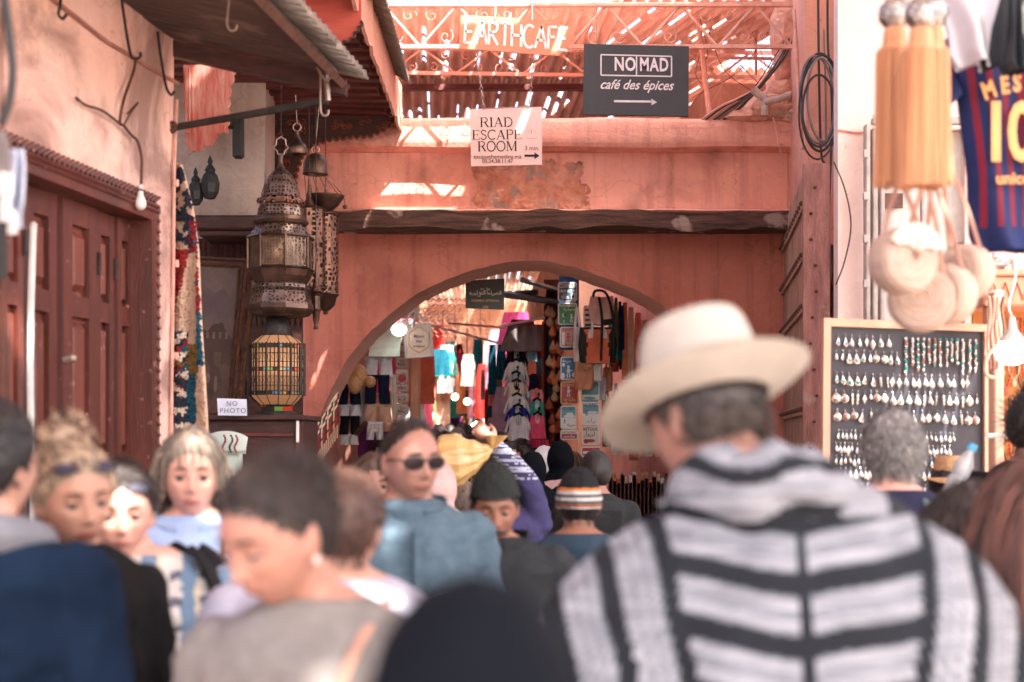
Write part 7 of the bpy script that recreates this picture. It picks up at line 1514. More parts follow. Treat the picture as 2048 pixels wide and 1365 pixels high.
def person(label, px, Y, top_y, rz=0, build=1.0, sk='fair', hair='dark', style='short', top=None, legs=None, yaw=0, pitch=0, roll=0, faced=True, vox=.007, fem=False, coarse=False, thick=.022, arms=None, topfn=None, lower='trousers', headx=0.0, heady=0.0, noclothes=False, group=None, seed=0, hs=1.0, strands=900, topH=None, collar=None, shoulders=1.0, bare=False, headz=0.0):
    """px, Y: where the head stands; top_y: photo pixel row of the crown; rz: turn of the body, 0 = facing the camera, positive = towards the viewer's right"""
    H_ = CZ + (HY - top_y) * Y / FPX; s = H_ / 1.717; loc = Vector(((px - CX) * Y / FPX, Y, 0)); root = empty('person', loc, label, 'person', group, rz=R(rz)); rng = random.Random(seed + int(px))
    root.scale = (s, s, s)
    hm = Matrix.Translation((headx, -.012 + heady, 1.600 + headz - .10)) @ Euler((R(pitch), R(roll), R(yaw)), 'XYZ').to_matrix().to_4x4() @ Matrix.Scale(hs * .96, 4) @ Matrix.Translation((0, -.008, .10))
    A = arms or [((-.180, .0, 1.400), (-.25, .02, 1.12), (-.25, -.05, .87)), ((.180, 0, 1.400), (.245, .02, 1.12), (.25, -.05, .87))]
    sh = shoulders * build; A = [tuple(Vector((q[0] * (sh if i < 2 else 1), q[1], q[2])) for i, q in enumerate(a)) for a in A]
    b = MB(); nu, nv = (24, 16) if coarse else (88, 64)
    closed_grid(b, [[hm @ headpt(d, fem, faced) for d in r] for r in dirs(nu, nv)])
    for sx in (-1, 1):
        ear = MB(); ear.sphere((0, 0, 0), 1, 14, 10); b.add([hm @ Vector((sx * (.079 + v[0] * .009 - .006 * (v[1] < 0)), .010 + v[1] * .017 + v[2] * .004, -.008 + v[2] * .031 + (.004 * v[1]))) for v in ear.v], ear.f)
    neck = .052 if fem else .060
    limb(b, [Vector((0, .012, 1.42)), Vector((headx * .5, .010 + heady * .4, 1.50)), hm @ Vector((0, .018, -.06))], [neck * 1.15, neck, neck * .95], 18)
    loft(b, [(z, a * build * (sh / build if z > 1.2 else 1) - .008, c * build - .008, y) for z, a, c, y in TORSO])
    for k, a in enumerate(A):
        limb(b, list(a), [.050 * build, .038 * build, .026], 12); d = (a[2] - a[1]).normalized(); hand(b, a[2], d, (0, -1, .1) if abs(d.z) < .8 else ((1 if a[2].x < 0 else -1), -.3, 0), 1.0, .45, -1 if a[2].x < 0 else 1)
    st = rng.uniform(-.12, .12)
    for sx in (-1, 1):
        limb(b, [Vector((sx * .09, 0, .86)), Vector((sx * .10, st * sx - .01, .48)), Vector((sx * .10, st * sx * 1.6 + .01, .09))], [.085 * build, .055, .036], 12); limb(b, [Vector((sx * .10, st * sx * 1.6 + .03, .04)), Vector((sx * .105, st * sx * 1.6 - .12, .03))], [.035, .03], 10)
    co, fs = remesh(b, .02 if coarse else vox, 1)
    body = MB(); body.v = [tuple(map(float, c)) for c in co]; body.f = fs
    inv = hm.inverted(); body.m = [0] * len(fs)
    if faced and not coarse:
        c4 = np.c_[co, np.ones(len(co))] @ np.array(inv).T; X, Yv, Z = c4[:, 0], c4[:, 1], c4[:, 2]
        lw = .0235 * (1 - ((Z + .0655) / .016) ** 2).clip(0, 1) ** .5
        lipv = (np.abs(X) < lw) & (Yv < -.06) & (np.abs(Z + .0655) < (.011 - .22 * np.abs(X))); body.m = [1 if lipv[f[0]] and lipv[f[2]] else 0 for f in fs]
    body.build('body', [SK[sk], LIP[sk] if fem else mat('lip man ' + sk, tuple(a * .5 + b * .5 for a, b in zip(SK[sk].node_tree.nodes['Color Ramp'].color_ramp.elements[1].color[:3], LIP[sk].node_tree.nodes['Color Ramp'].color_ramp.elements[1].color[:3])), rough=.5)], root, smooth=True, local=True, auto=False)
    def hp(x, y, z): return hm @ Vector((x, y, z))
    if faced and not coarse:
        lat0 = 2 if pitch > 12 else 20
        for sx in (-1, 1):
            c = Vector((sx * .032, -.0715, .002)); e = MB(); vs = []; rings = [0, 10, 22, 36, 60, 90, 120]; seg = 16
            for a in rings:
                for k in range(seg): t = 2 * math.pi * k / seg; vs.append(hm @ (c + Vector((math.sin(R(a)) * math.cos(t), -math.cos(R(a)), math.sin(R(a)) * math.sin(t) - .0)) * .0128))
            e.add(vs, [(j * seg + k, (j + 1) * seg + k, (j + 1) * seg + (k + 1) % seg, j * seg + (k + 1) % seg) for j in range(len(rings) - 1) for k in range(seg)], [(2, 2, 1, 0, 0, 0)[j] for j in range(6) for k in range(seg)]); EY = e.build('eye', [M_eyew, M_iris, M_pupil], root, smooth=True, local=True)
            l = MB(); l.grid(lambda u, v: hm @ (c + Vector((math.cos(math.pi * u) * math.cos(R(lat0 + (90 - lat0) * v)) * 1.08, -math.sin(math.pi * u) * math.cos(R(lat0 + (90 - lat0) * v)), math.sin(R(lat0 + (90 - lat0) * v)))) * .0138), 14, 8); l.build('eyelid', SK[sk], EY, smooth=True, local=True)
            l = MB(); l.tube([hm @ (c + Vector((math.cos(math.pi * u) * 1.1, -math.sin(math.pi * u) * math.cos(R(lat0)) - .05, math.sin(R(lat0)))) * .0140) for u in [i / 10 for i in range(11)]], .0017, 5); l.build('lashes', M_pupil, EY, local=True)
            l = MB(); l.tube([hp(sx * (.012 + .036 * t), -.0935 + .017 * t * t * 1.2, .022 + .008 * math.sin(math.pi * (.15 + .75 * t))) for t in [i / 8 for i in range(9)]], [.0014, .0028, .0034, .0034, .0032, .0028, .0022, .0016, .0008], 6); l.build('eyebrow', HR_[hair if hair not in ('grey', 'blond', 'greyblond') else 'brown'][1], root, local=True)
    root['hm'] = [v for r in hm for v in r]
    # hair
    def hl(d):      # lowest z of hair for a direction
        az = abs(math.degrees(math.atan2(d.x, -d.y)))
        if style == 'receding' or (style == 'bun'):
            q = .0 if style == 'bun' else .012
            if az < 38: return .080 + q - .012 * (az / 38)
            if az < 72: return .068 + q - (az - 38) / 34 * .035
            if az < 98: return .033 + q - (az - 72) / 26 * .045
            return max(-.07, -.012 + q - (az - 98) / 40 * .05)
        if az < 38: return .072 - .010 * (az / 38) + (.016 if style == 'receding' else 0)
        if az < 72: return .062 + (az - 38) / 34 * (-.05)
        if az < 95: return .012 - (az - 72) / 23 * .04
        return max(-.075, -.028 - (az - 95) / 45 * .05)
    if style not in ('none', 'hijab'):
        hmx = HR_[hair]; cap = MB(); nu, nv = (28, 14) if coarse else (64, 40); D = dirs(nu, nv)
        th = thick
        def cp(d):
            p = headpt(d, fem, False); k = sstep(-.002, .03, p.z - hl(d)); n_ = 1 + (-.0035 if style == 'receding' else 0) / .095 + (th * k + (.004 if not coarse else 0) * mnoise.noise(d * 7 + Vector((seed, 0, 0)))) / .095 + .012; return p * n_
        vs = []; fs = []; ok = {}
        for j, r in enumerate(D):
            for i, d in enumerate(r): vs.append(hm @ cp(d)); ok[(j, i)] = headpt(d, fem, False).z > hl(d) - .004 + .012 * mnoise.noise(d * 11)
        for j in range(nv):
            for i in range(nu):
                if ok[(j, i)] and ok[(j, (i + 1) % nu)] : fs.append((j * nu + i, (j + 1) * nu + i, (j + 1) * nu + (i + 1) % nu, j * nu + (i + 1) % nu))
        cap.add(vs, fs, 1)
        n = 0 if coarse else strands; L0 = {'short': .022, 'receding': .007, 'bob': .13, 'long': .36, 'updo': .045, 'bun': .06, 'curly': .05}.get(style, .03); wd = {'long': .0045, 'bob': .004}.get(style, .0022)
        if coarse and style in ('long', 'bob'): n = 60; wd = .014
        for k in range(n):
            a = rng.uniform(-math.pi, math.pi); zz = rng.uniform(-.75, 1); rr = math.sqrt(max(0, 1 - zz * zz)); d = Vector((rr * math.sin(a), -rr * math.cos(a), zz)); p = headpt(d, fem, False)
            if p.z < hl(d) + .002: continue
            if style in ('long', 'bob') and d.y < -.55 and zz < .8: continue
            p = cp(d) * (1 + rng.uniform(-.01, .03)); pts = [p.copy()]; L_ = L0 * rng.uniform(.6, 1.25); steps = 4 if style not in ('long', 'bob') else 9
            if style in ('short', 'receding'): v = Vector((d.x * .5, .9 - .3 * (d.y > .5), -.35 - .8 * (d.y > .2))) + d * .35
            elif style in ('updo', 'bun'): v = Vector((-d.x * .6, .9, .5 if d.z < .5 else -.1)) + d * (.12 if style == 'bun' else .18)
            elif style == 'curly': v = Vector((rng.uniform(-1, 1), rng.uniform(-1, 1), rng.uniform(-1, .6))) + d
            else: v = Vector((d.x * 1.1, d.y * .5 + .25, -.2)) + d * .2
            v += Vector((rng.uniform(-.3, .3), rng.uniform(-.3, .3), rng.uniform(-.25, .25))) * (1.2 if style == 'updo' else 1)
            for q in range(steps):
                v = v.normalized()
                if style in ('long', 'bob'): v = v * (.75 if q < 3 else .5) + Vector((0, .03, -.6 - .1 * q))
                p = p + v.normalized() * (L_ / steps)
                e = math.sqrt((p.x / .086) ** 2 + (p.y / .108) ** 2 + ((p.z + .0) / .126) ** 2)
                if e < 1.03: p = p * (1.03 / e + .005)
                pts.append(p.copy())
            if style == 'long':
                for q in range(1, len(pts)):
                    if pts[q].z < -.16: pts[q].y = max(pts[q].y, .05 + .05 * rng.random()) if d.y > -.2 else min(pts[q].y, -.09)
            w_ = wd * rng.uniform(.6, 1.3) * (.7 if style in ('short', 'receding') else 1); cap.tube([hm @ q for q in pts], [w_ * (1 - .7 * i / (len(pts) - 1)) for i in range(len(pts))], 4, caps=False, m=rng.choice((0, 1, 1, 2)), flat=.6)
        if style in ('bun', 'updo') and not coarse:
            c = Vector((0, .10, .060)) if style == 'bun' else Vector((.0, .05, .125)); bs = MB(); bs.sphere((0, 0, 0), .042 if style == 'bun' else .036, 18, 12); cap.add([hm @ (c + Vector(v) * (1 + .25 * mnoise.noise(Vector(v) * 40))) for v in bs.v], bs.f, 1)
            for k in range(160):
                a = rng.random() * 6.28; bb = rng.uniform(-1, 1); q = c + Vector((math.cos(a) * .042, .02 * bb, math.sin(a) * .042)); cap.tube([hm @ (q + Vector((rng.uniform(-1, 1), rng.uniform(-1, 1), rng.uniform(-1, 1))) * .008 * i + (q - c) * (.12 * i if style == 'updo' else .05 * i)) for i in range(4)], [.002, .0018, .0012, .0004], 4, caps=False, m=rng.choice((0, 1, 2)))
        cap.build('hair', hmx, root, smooth=True, local=True, auto=False)
    # clothes
    if not bare:
        tm = top or [fab('plain navy', (.02, .03, .06))]
        g = MB(); add = .014; tz = [(z, a * build * (sh / build if z > 1.2 else 1) + add, c * build + add, y) for z, a, c, y in TORSO if z < 1.48]; tz[0] = (.76, tz[0][1] + .03, tz[0][2] + .02, 0); tz.append((topH or 1.496, .080 * build, .076 * build, .012)); loft(g, tz)
        for a in A: e = a[2] + (a[1] - a[2]).normalized() * .03; limb(g, [a[0], a[1], e], [.060 * build + .003, .052 * build, .043], 12)
        co, fs = remesh(g, .024 if coarse else .012, 2)
        if not coarse:
            out = []
            for c in co:
                v = Vector(map(float, c)); f = .009 * mnoise.noise(Vector((v.x * 9, v.y * 9, v.z * 5 + seed))) + .011 * (1 - abs(mnoise.noise(Vector((v.x * 7 + v.z * 9, v.y * 6, v.z * 6 - v.x * 8 + seed)))) * 2) - .003; d = Vector((v.x, v.y, 0)); d = d.normalized() if d.length > .02 else Vector((0, 0, 1)); out.append(tuple(v + d * f))
            co = out
        cm = MB(); cm.v = [tuple(map(float, c)) for c in co]; cm.f = fs; cm.m = [topfn(Vector([sum(cm.v[i][k] for i in f) / len(f) for k in range(3)])) for f in fs] if topfn else [0] * len(fs)
        TP_ = cm.build('top', tm, root, smooth=True, local=True, auto=False)
        if collar:
            c = MB(); cr, ch, cmi = collar
            c.slab(lambda u, v: Vector(((cr + .006 * v - .010 * math.cos(2 * math.pi * u) * 0) * math.sin(2 * math.pi * (.04 + .92 * u)), .010 - (cr + .008 * v) * math.cos(2 * math.pi * (.04 + .92 * u)), 1.475 + ch * (v if v < .6 else 1.2 - v) * (1 if True else 0) - .035 * max(0, math.cos(2 * math.pi * u)) * (1 - 0))), 40, 6, .006); c.build('collar', cmi, TP_, smooth=True, local=True)
    lg = MB(); lm = legs or fab('dark trousers', (.03, .03, .04))
    if lower == 'trousers':
        for sx in (-1, 1): limb(lg, [Vector((sx * .088, 0, .88)), Vector((sx * .10, st * sx - .01, .48)), Vector((sx * .10, st * sx * 1.6 + .01, .10))], [.105 * build, .074, .062], 12)
        lg.lathe([(.02, .80), (.13, .80), (.155 * build, .88), (.15 * build, .94), (.02, .95)], (0, 0, 0), 20)
    else: lg.lathe([(.02, .98), (.16 * build, .97), (.20 * build, .8), (.24, .4), (.28, .08), (.26, .07)], (0, 0, 0), 24)
    lg.build('trousers' if lower == 'trousers' else 'skirt', lm, root, smooth=True, local=True, auto=False)
    return root, hm
def acc(root, name, mb, mats, smooth=True, label=None):
    o = mb.build(name, mats, root, smooth=smooth, local=True)
    if label: o['label'] = label
    return o
def sunglasses(root, hm, y0=-.092, z0=.002, tilt=0.0, lens=(.03, .025, .04), up=0.0):
    ln_ = 'tinted lens %d' % int(lens[0] * 1000)
    mb = MB(); M = hm @ Matrix.Translation((0, y0, z0)) @ Matrix.Rotation(R(tilt), 4, 'X')
    for sx in (-1, 1):
        n = 20; pts = [M @ Vector((sx * (.035 + .030 * math.cos(t)), .004 + .012 * (math.cos(t) * .5 + .5) ** 2 * 1.0, .0155 * math.sin(t) * (1 if math.sin(t) > 0 else 1.15))) for t in [2 * math.pi * i / n for i in range(n)]]
        mb.tube(pts + [pts[0]], .0022, 5, 0); c = M @ Vector((sx * .034, 0, 0)); mb.add(pts + [c], [(i, (i + 1) % n, n) for i in range(n)], 1)
        mb.tube([M @ Vector((sx * .061, .014, .006)), M @ Vector((sx * .079, .04, .008)), M @ Vector((sx * .080, .10, .0)), M @ Vector((sx * .078, .115, -.015))], .0022, 5, 0)
    mb.tube([M @ Vector((-.010, .001, .006)), M @ Vector((0, -.003, .009)), M @ Vector((.010, .001, .006))], .0022, 5, 0)
    acc(root, 'sunglasses', mb, [mat('dark frame', (.02, .02, .03), rough=.3), mat(ln_, lens, rough=.5, spec=.12)])
def capshell(root, hm, name, mats, low, off, bandfn=None, top=1.0, fem=False, noise_=.003, seed=0):
    mb = MB(); D = dirs(48, 40); rows = []; nv = 26
    for j in range(nv + 1):
        r = []
        for i in range(48):
            a = 2 * math.pi * i / 48; t = j / nv; lz = low(math.degrees(abs(math.atan2(math.sin(a), math.cos(a)))))
            # march from crown to low
            zz = 1.0 - (1 - lz / .116) * t; zz = max(-1, min(1, zz)); rr = math.sqrt(max(0, 1 - zz * zz)); d = Vector((rr * math.sin(a), -rr * math.cos(a), zz)); p = headpt(d, fem, False); k = 1 + off / .09 + noise_ / .09 * mnoise.noise(d * 9 + Vector((seed, 0, 0))); p = p * k
            if p.z > 0: p.z *= top
            r.append(hm @ p)
        rows.append(r)
    nu = 48; vs = [p for r in rows for p in r]; fs = []; ms = []
    for j in range(nv):
        for i in range(nu): fs.append((j * nu + i, (j + 1) * nu + i, (j + 1) * nu + (i + 1) % nu, j * nu + (i + 1) % nu)); ms.append(bandfn(j / nv) if bandfn else 0)
    mb.add(vs, fs, ms); acc(root, name, mb, mats, True)
def hijab(root, hm, m, m2=None, drape=.34, seed=0, width=1.0):
    mb = MB(); nu, nv = 56, 34
    def f(u, v):
        a = 2 * math.pi * u; fr = max(0, math.cos(a)) # front
        if v < .5:
            zz = 1 - 1.75 * (v / .5); zz = max(-.62, zz); rr = math.sqrt(max(0, 1 - zz * zz)); d = Vector((rr * math.sin(a), -rr * math.cos(a), zz)); p = headpt(d, True, False) * 1.17
            # leave the face open
            if d.y < -.3 and -.09 < p.z < .075: s_ = .06 / max(.02, abs(p.x)) if abs(p.x) < .06 else 1; p.x = math.copysign(max(abs(p.x), .060 * (1 - ((p.z + .005) / .09) ** 2) ** .5), math.sin(a) or 1)
            if v > .36: k_ = sstep(.36, .5, v); rad = math.hypot(p.x, p.y); need = .088; p.x *= 1 + k_ * max(0, need / max(rad, .01) - 1); p.y *= 1 + k_ * max(0, need / max(rad, .01) - 1)
            p *= 1 + .05 * mnoise.noise(p * 22 + Vector((seed, 0, 0)))
            return hm @ p
        t = (v - .5) / .5; p0 = f(u, .4999)
        R_ = (.10 + .15 * width * min(1, t * 1.6) ** .8); q = Vector((math.sin(a) * R_ * 1.15, .01 - math.cos(a) * R_ * .8, 1.50 - drape * t)); w_ = sstep(0, .3, t); fo = 1 + (.05 * math.sin(a * 9 + seed + 3 * t) + .12 * mnoise.noise(Vector((math.sin(a) * 3, math.cos(a) * 3, t * 3 + seed)))) * t
        return p0 * (1 - w_) + Vector((q.x * fo, q.y * fo, q.z)) * w_
    mb.grid(f, nu, nv); acc(root, 'headscarf', mb, m, True)
def brim_hat(root, hm, m, up=0.0, crown_h=.12, brim=.085, tilt=8, roll=0, yoff=.0, zoff=.05, band=None, dent=.03, flare=1.0, droop=.02, rs=1.0):
    M = hm @ Matrix.Translation((0, .008 + yoff, zoff)) @ Euler((R(tilt), R(roll), 0)).to_matrix().to_4x4(); mb = MB(); seg = 64
    prof = [(-1, 0)]
    def P(r, a, z): return M @ Vector((r * .92 * math.sin(a), -r * 1.12 * math.cos(a), z))
    rows = []; ca = .088 * rs
    specs = [('b', 1.0), ('b', .8), ('b', .6), ('b', .4), ('b', .2), ('b', .0), ('c', .0), ('c', .25), ('c', .5), ('c', .75), ('c', .92), ('c', 1.0), ('t', .9), ('t', .55), ('t', .3), ('t', .02)]
    for k, t in specs:
        r = []
        for i in range(seg):
            a = 2 * math.pi * i / seg
            if k == 'b': rr = ca + brim * t; z = droop * t * t * (math.cos(2 * a + math.pi) * 1.2 - .35) * flare + .004 + up * t ** 1.3 * (.45 - .55 * math.cos(a))
            elif k == 'c': rr = ca * (1 - .15 * t - .10 * t ** 7); z = crown_h * t + .004
            else: rr = ca * .78 * t; z = crown_h + .004 - dent * (1 - t) * (.4 + .6 * abs(math.cos(a))) + .004 * t
            r.append(P(rr, a, z))
        rows.append(r)
    nu = seg; vs = [p for r in rows for p in r]; fs = [(j * nu + i, j * nu + (i + 1) % nu, (j + 1) * nu + (i + 1) % nu, (j + 1) * nu + i) for j in range(len(rows) - 1) for i in range(nu)]; n0 = len(rows) * nu
    mb.add(vs, fs, 0); und = [[P(ca + brim * t, 2 * math.pi * i / seg, droop * t * t * (math.cos(4 * math.pi * i / seg + math.pi) * 1.2 - .35) * flare + .001 + up * max(0, t) ** 1.3 * (.45 - .55 * math.cos(2 * math.pi * i / seg))) for i in range(seg)] for t in (1.0, .5, -.02)]
    mb.add([p for r in und for p in r], [(j * nu + i, (j + 1) * nu + i, (j + 1) * nu + (i + 1) % nu, j * nu + (i + 1) % nu) for j in range(2) for i in range(nu)], 0)
    HT = acc(root, 'hat', mb, [m], True)
    if band:
        mb = MB(); mb.grid(lambda u, v: P(ca * (1 - .16 * .22 * v) + .002, 2 * math.pi * u, .006 + crown_h * .22 * v), 48, 2); acc(HT, 'hat_band', mb, band)
def strap(root, pts, w_, m, name='bag_strap'):
    mb = MB(); mb.tube(bez(pts, 8), w_, 6, flat=.25, up=(0, 1, 0)); acc(root, name, mb, m)
# ---- foreground figures
# man in striped poncho and hat
PW, PG, PD = mat('poncho white wool', (.34, .345, .38), (.16, .165, .19), rough=.95, scale=9, stretch=(1, 1, 14), spec=.1, bump=.5, bscale=90), mat('poncho grey wool', (.17, .18, .21), rough=.95, scale=30), mat('poncho charcoal wool', (.008, .010, .015), rough=.95, scale=30)
r, hm = person('man seen from behind in a cream brimmed hat and black and white striped poncho', 1515, 2.25, 672, rz=180, sk='tan', hair='stubble', style='short', yaw=38, pitch=14, thick=.006, vox=.006, build=1.15, bare=True, shoulders=.6, arms=[((-.20, 0, 1.34), (-.17, .02, 1.1), (-.17, -.05, .87)), ((.20, 0, 1.34), (.17, .02, 1.1), (.17, -.05, .87))], headx=.052, heady=-.03, legs=fab('charcoal trousers', (.04, .04, .05)), strands=1400, seed=3, faced=True)
brim_hat(r, hm, mat('cream felt hat', (.40, .36, .315), (.35, .315, .275), rough=.9, scale=12, bump=.15), up=.046, crown_h=.138, brim=.068, tilt=5, roll=-5, zoff=.022, dent=.03, droop=.008, rs=1.16)
def poncho():
    s = r.scale.x; P = []   # (z, half width, half depth)
    prof = [(1.60, .075, .080), (1.585, .10, .10), (1.565, .14, .115), (1.545, .185, .125), (1.52, .225, .135), (1.49, .27, .15), (1.45, .315, .165), (1.40, .36, .185), (1.34, .385, .20), (1.26, .405, .22), (1.15, .42, .235), (1.0, .44, .25), (.85, .45, .26), (.84, .43, .25)]
    nu, nv = 240, 230; zs = [p[0] for p in prof]
    def f(u, v):
        k = v * (len(prof) - 1); i = min(int(k), len(prof) - 2); t = k - i; z, a, b = [prof[i][q] * (1 - t) + prof[i + 1][q] * t for q in range(3)]
        an = 2 * math.pi * u; fo = 1 + .05 * math.sin(an * 7 + 5 * v) * sstep(.4, 1, v) + .02 * math.sin(an * 13 + 9 * v) + .025 * mnoise.noise(Vector((math.sin(an) * 3, math.cos(an) * 3, v * 4)))
        x = a * math.sin(an) * fo; y = .01 + b * math.cos(an) * fo; z -= .03 * abs(math.sin(an)) ** 4 * (v > .2) * 0 + .015 * mnoise.noise(Vector((x * 8, y * 8, v * 3)))
        return Vector((-x + .0, y, z)) * (1 / s) + Vector((-.035, 0, 0))
    def col(u, v):
        p = f(u, v); X = (p.x + .035) * s; z = p.z * s; n = .006 * mnoise.noise(Vector((X * 9, z * 9, 0))); X = X + n; aX = abs(X)
        edge = .185 - .18 * (1.47 - z); 
        if z > 1.535: return 0 if mnoise.noise(Vector((X * 14, z * 22, 3))) < .12 else 2
        if aX < .007: return 2
        if aX < edge:
            t = (z - .17 * aX - 1.437 + n) % .088; t = min(t, .088 - t); return 2 if t < .0165 else (1 if t > .037 or .0150 < t < .021 else 0)
        q = (aX - edge + .004) % .088; return 2 if q < .030 else (1 if .044 < q < .052 or .064 < q < .069 or .030 < q < .036 else 0)
    mb = MB(); mb.grid(f, nu, nv, mfn=col); o = mb.build('poncho', [PW, PG, PD], r, smooth=True, local=True, auto=False)
    # rolled hood round the neck
    mb = MB(); nu, nv = 260, 110
    def h(u, v):
        a = 2 * math.pi * u; t = 2 * math.pi * v; bk = .5 + .5 * math.cos(a); R0 = .085 + .015 * bk; rr = .026 + .032 * bk
        rr *= 1 + .42 * mnoise.noise(Vector((math.sin(a) * 2.2, math.cos(a) * 2.2, v * 2.5)))
        c = Vector((math.sin(a) * R0, math.cos(a) * R0 * .9, 0)); d = Vector((math.sin(a), math.cos(a), 0))
        q = c + d * rr * math.cos(t) * 1.25 + Vector((0, 0, rr * math.sin(t) * (1 + .3 * bk) + .030 * bk))
        return Vector((q.x + .030, q.y + .005, 1.548 + q.z - .01)) * (1 / s) * 1 + Vector((-.035, 0, 0))
    mb.grid(h, nu, nv, mfn=lambda u, v: (lambda w: 2 if .09 < w < .15 or .90 < w < .97 or .72 < w < .8 else (1 if .15 < w < .17 or .24 < w < .28 or .84 < w < .87 else 0))((v + .035 * math.sin(u * 12.57 + 1) + .02 * math.sin(u * 31)) % 1)); mb.build('hood', [PW, PG, PD], r, smooth=True, local=True, auto=False)
poncho()
# black headscarf in front
BK = mat('black headscarf cloth', (.0028, .0036, .0062), (.004, .005, .008), rough=.95, scale=6, spec=.08, bump=.1)
r, hm = person('person in a black headscarf, nearest of all, seen from behind', 942, .98, 1172, rz=180, style='hijab', coarse=False, vox=.012, faced=False, top=[BK], lower='skirt', legs=BK, fem=True); hijab(r, hm, BK, drape=.45, width=1.9)
# hooded navy man
NV = mat('navy hoodie cotton', (.007, .015, .034), (.004, .009, .021), rough=.95, spec=.08, scale=8, bump=.9, bscale=8); HG = mat('grey hood lining', (.18, .18, .21), (.13, .13, .15), rough=.95)
r, hm = person('man in a navy hooded top seen from behind before the red doors', -34, 2.6, 800, rz=168, sk='fair', hair='black', style='short', build=1.06, top=[NV], vox=.009, yaw=-10, strands=1200, thick=.014, seed=4, legs=NV)
mb = MB(); mb.grid(lambda u, v: Vector(((.10 + .045 * math.cos(2 * math.pi * v)) * math.sin(2 * math.pi * u), .02 - (.09 + .045 * math.cos(2 * math.pi * v)) * math.cos(2 * math.pi * u), 1.465 + .04 * math.sin(2 * math.pi * v) - .02 * math.cos(2 * math.pi * u))), 40, 14); acc(r, 'hood', mb, HG)
# blond woman
BKJ = fab('black jacket', (.010, .009, .010))
r, hm = person('blond woman with sunglasses pushed up into her messy pinned hair', 148, 2.95, 882, rz=22, sk='olive', hair='blond', style='updo', fem=True, yaw=14, pitch=9, roll=-4, top=[BKJ], vox=.0055, thick=.014, strands=2600, seed=5, build=.80)
sunglasses(r, hm, y0=-.070, z0=.092, tilt=-52, lens=(.05, .045, .075))
# sunlit woman with black shawl and plaid shirt
pl = [fab('plaid white', (.62, .58, .56)), fab('plaid blue', (.16, .24, .36)), fab('plaid slate', (.12, .12, .17)), fab('plaid yellow', (.62, .52, .36))]
r, hm = person('smiling sunlit woman with black shawl over a blue and white striped shirt', 290, 3.3, 930, rz=12, sk='pink', hair='dark', style='bun', fem=True, yaw=5, pitch=4, top=pl, topfn=lambda p: 1 if (p.x * 11) % 1 < .38 else (3 if (p.x * 11) % 1 < .46 else (2 if (p.z * 16) % 1 < .3 and p.x > .06 else 0)), vox=.0055, strands=1500, seed=6, build=1.12, headx=-.058)
sunglasses(r, hm, y0=-.070, z0=.085, tilt=-48, lens=(.06, .06, .09))
mb = MB()
def shawl(u, v):
    a = .75 + 2.2 * u; Rr = .115 + .15 * v ** .8; dz = 1.50 - .05 * v - .26 * v ** 2 * (.4 + .6 * u) - .10 * v
    return Vector((Rr * math.sin(a) * 1.22, .02 - Rr * .78 * math.cos(a) - .02, dz + .02 * math.sin(u * 17 + v * 5)))
mb.slab(shawl, 50, 24, .012); acc(r, 'shawl', mb, mat('black shawl', (.006, .006, .008), rough=.95))
# light blue shirt woman
LB = mat('light blue cotton', (.34, .44, .66), (.27, .36, .56), rough=.85, scale=9, bump=.9, bscale=9)
r, hm = person('older woman in a light blue shirt with sun on her face by the corner', 383, 3.8, 868, rz=8, sk='pink', hair='greyblond', style='bob', fem=True, yaw=6, top=[LB], vox=.0055, strands=900, seed=7, build=1.08, collar=(.106, .05, LB), thick=.022)
strap(r, [Vector((-.02, .03, 1.49)), Vector((.09, -.12, 1.40)), Vector((-.02, -.16, 1.2)), Vector((-.15, -.13, .98))], .008, M_cable)
# brunette looking down
TP = mat('taupe knit', (.17, .152, .145), (.13, .115, .11), rough=.95, scale=30, bump=.9, bscale=9)
r, hm = person('dark haired woman with a bun looking down in a taupe jumper', 636, 2.2, 922, rz=-14, sk='tan', hair='dark', style='bun', fem=True, yaw=-24, pitch=22, roll=0, top=[TP], vox=.005, strands=1800, seed=8, thick=.007, headz=.012, headx=-.03, heady=-.02, build=1.0)
strap(r, [Vector((.11, .04, 1.49)), Vector((.10, -.10, 1.42)), Vector((.02, -.16, 1.2)), Vector((-.14, -.13, .98))], .009, M_leather)
mb = MB(); mb.sphere(hm @ Vector((.082, .004, -.042)), .0065, 10, 8); acc(r, 'earring', mb, mat('pearl', (.75, .68, .64), rough=.2))
# pale headscarf person
PS = mat('pale lavender cloth', (.40, .39, .47), (.28, .27, .35), rough=.85, scale=5, bump=.2); 
r, hm = person('brown haired person in a pale lavender top behind the woman with the bun', 684, 2.75, 940, rz=165, sk='fair', hair='brown', style='short', faced=False, vox=.009, top=[PS], fem=True, build=1.3, strands=1300, thick=.012)
# sunglasses man
DN = mat('blue grey chambray', (.085, .125, .16), (.06, .095, .125), rough=.9, spec=.15, scale=26, bump=.8, bscale=7, stretch=(1, 1, 1.5))
r, hm = person('short haired man in sunglasses and a blue grey buttoned shirt', 815, 3.9, 836, rz=16, sk='tan', hair='dark', style='receding', yaw=16, pitch=3, top=[DN], vox=.0055, thick=.006, strands=1500, seed=9, build=1.02, collar=(.104, .05, DN))
sunglasses(r, hm, y0=-.096, z0=.004, lens=(.022, .010, .010))
mb = MB()
for z in (1.36, 1.26, 1.16, 1.04): mb.sphere((-.0, -.132 * 1.12 - .022 if z < 1.3 else -.152, z), .0065, 8, 6, sc3=(1, .5, 1))
mb2 = MB(); mb2.box((-.014, -.158, .95), (.014, -.150, 1.42)); acc([c for c in r.children if c.name.startswith('top')][0], 'button_placket', mb2, DN)
mb = MB(); mb.tube([Vector((.078 * math.sin(a), .008 - .082 * math.cos(a), 1.472 - .018 * math.cos(a))) for a in [i * .314 for i in range(21)]], .011, 8); acc(r, 'undershirt', mb, BKJ)
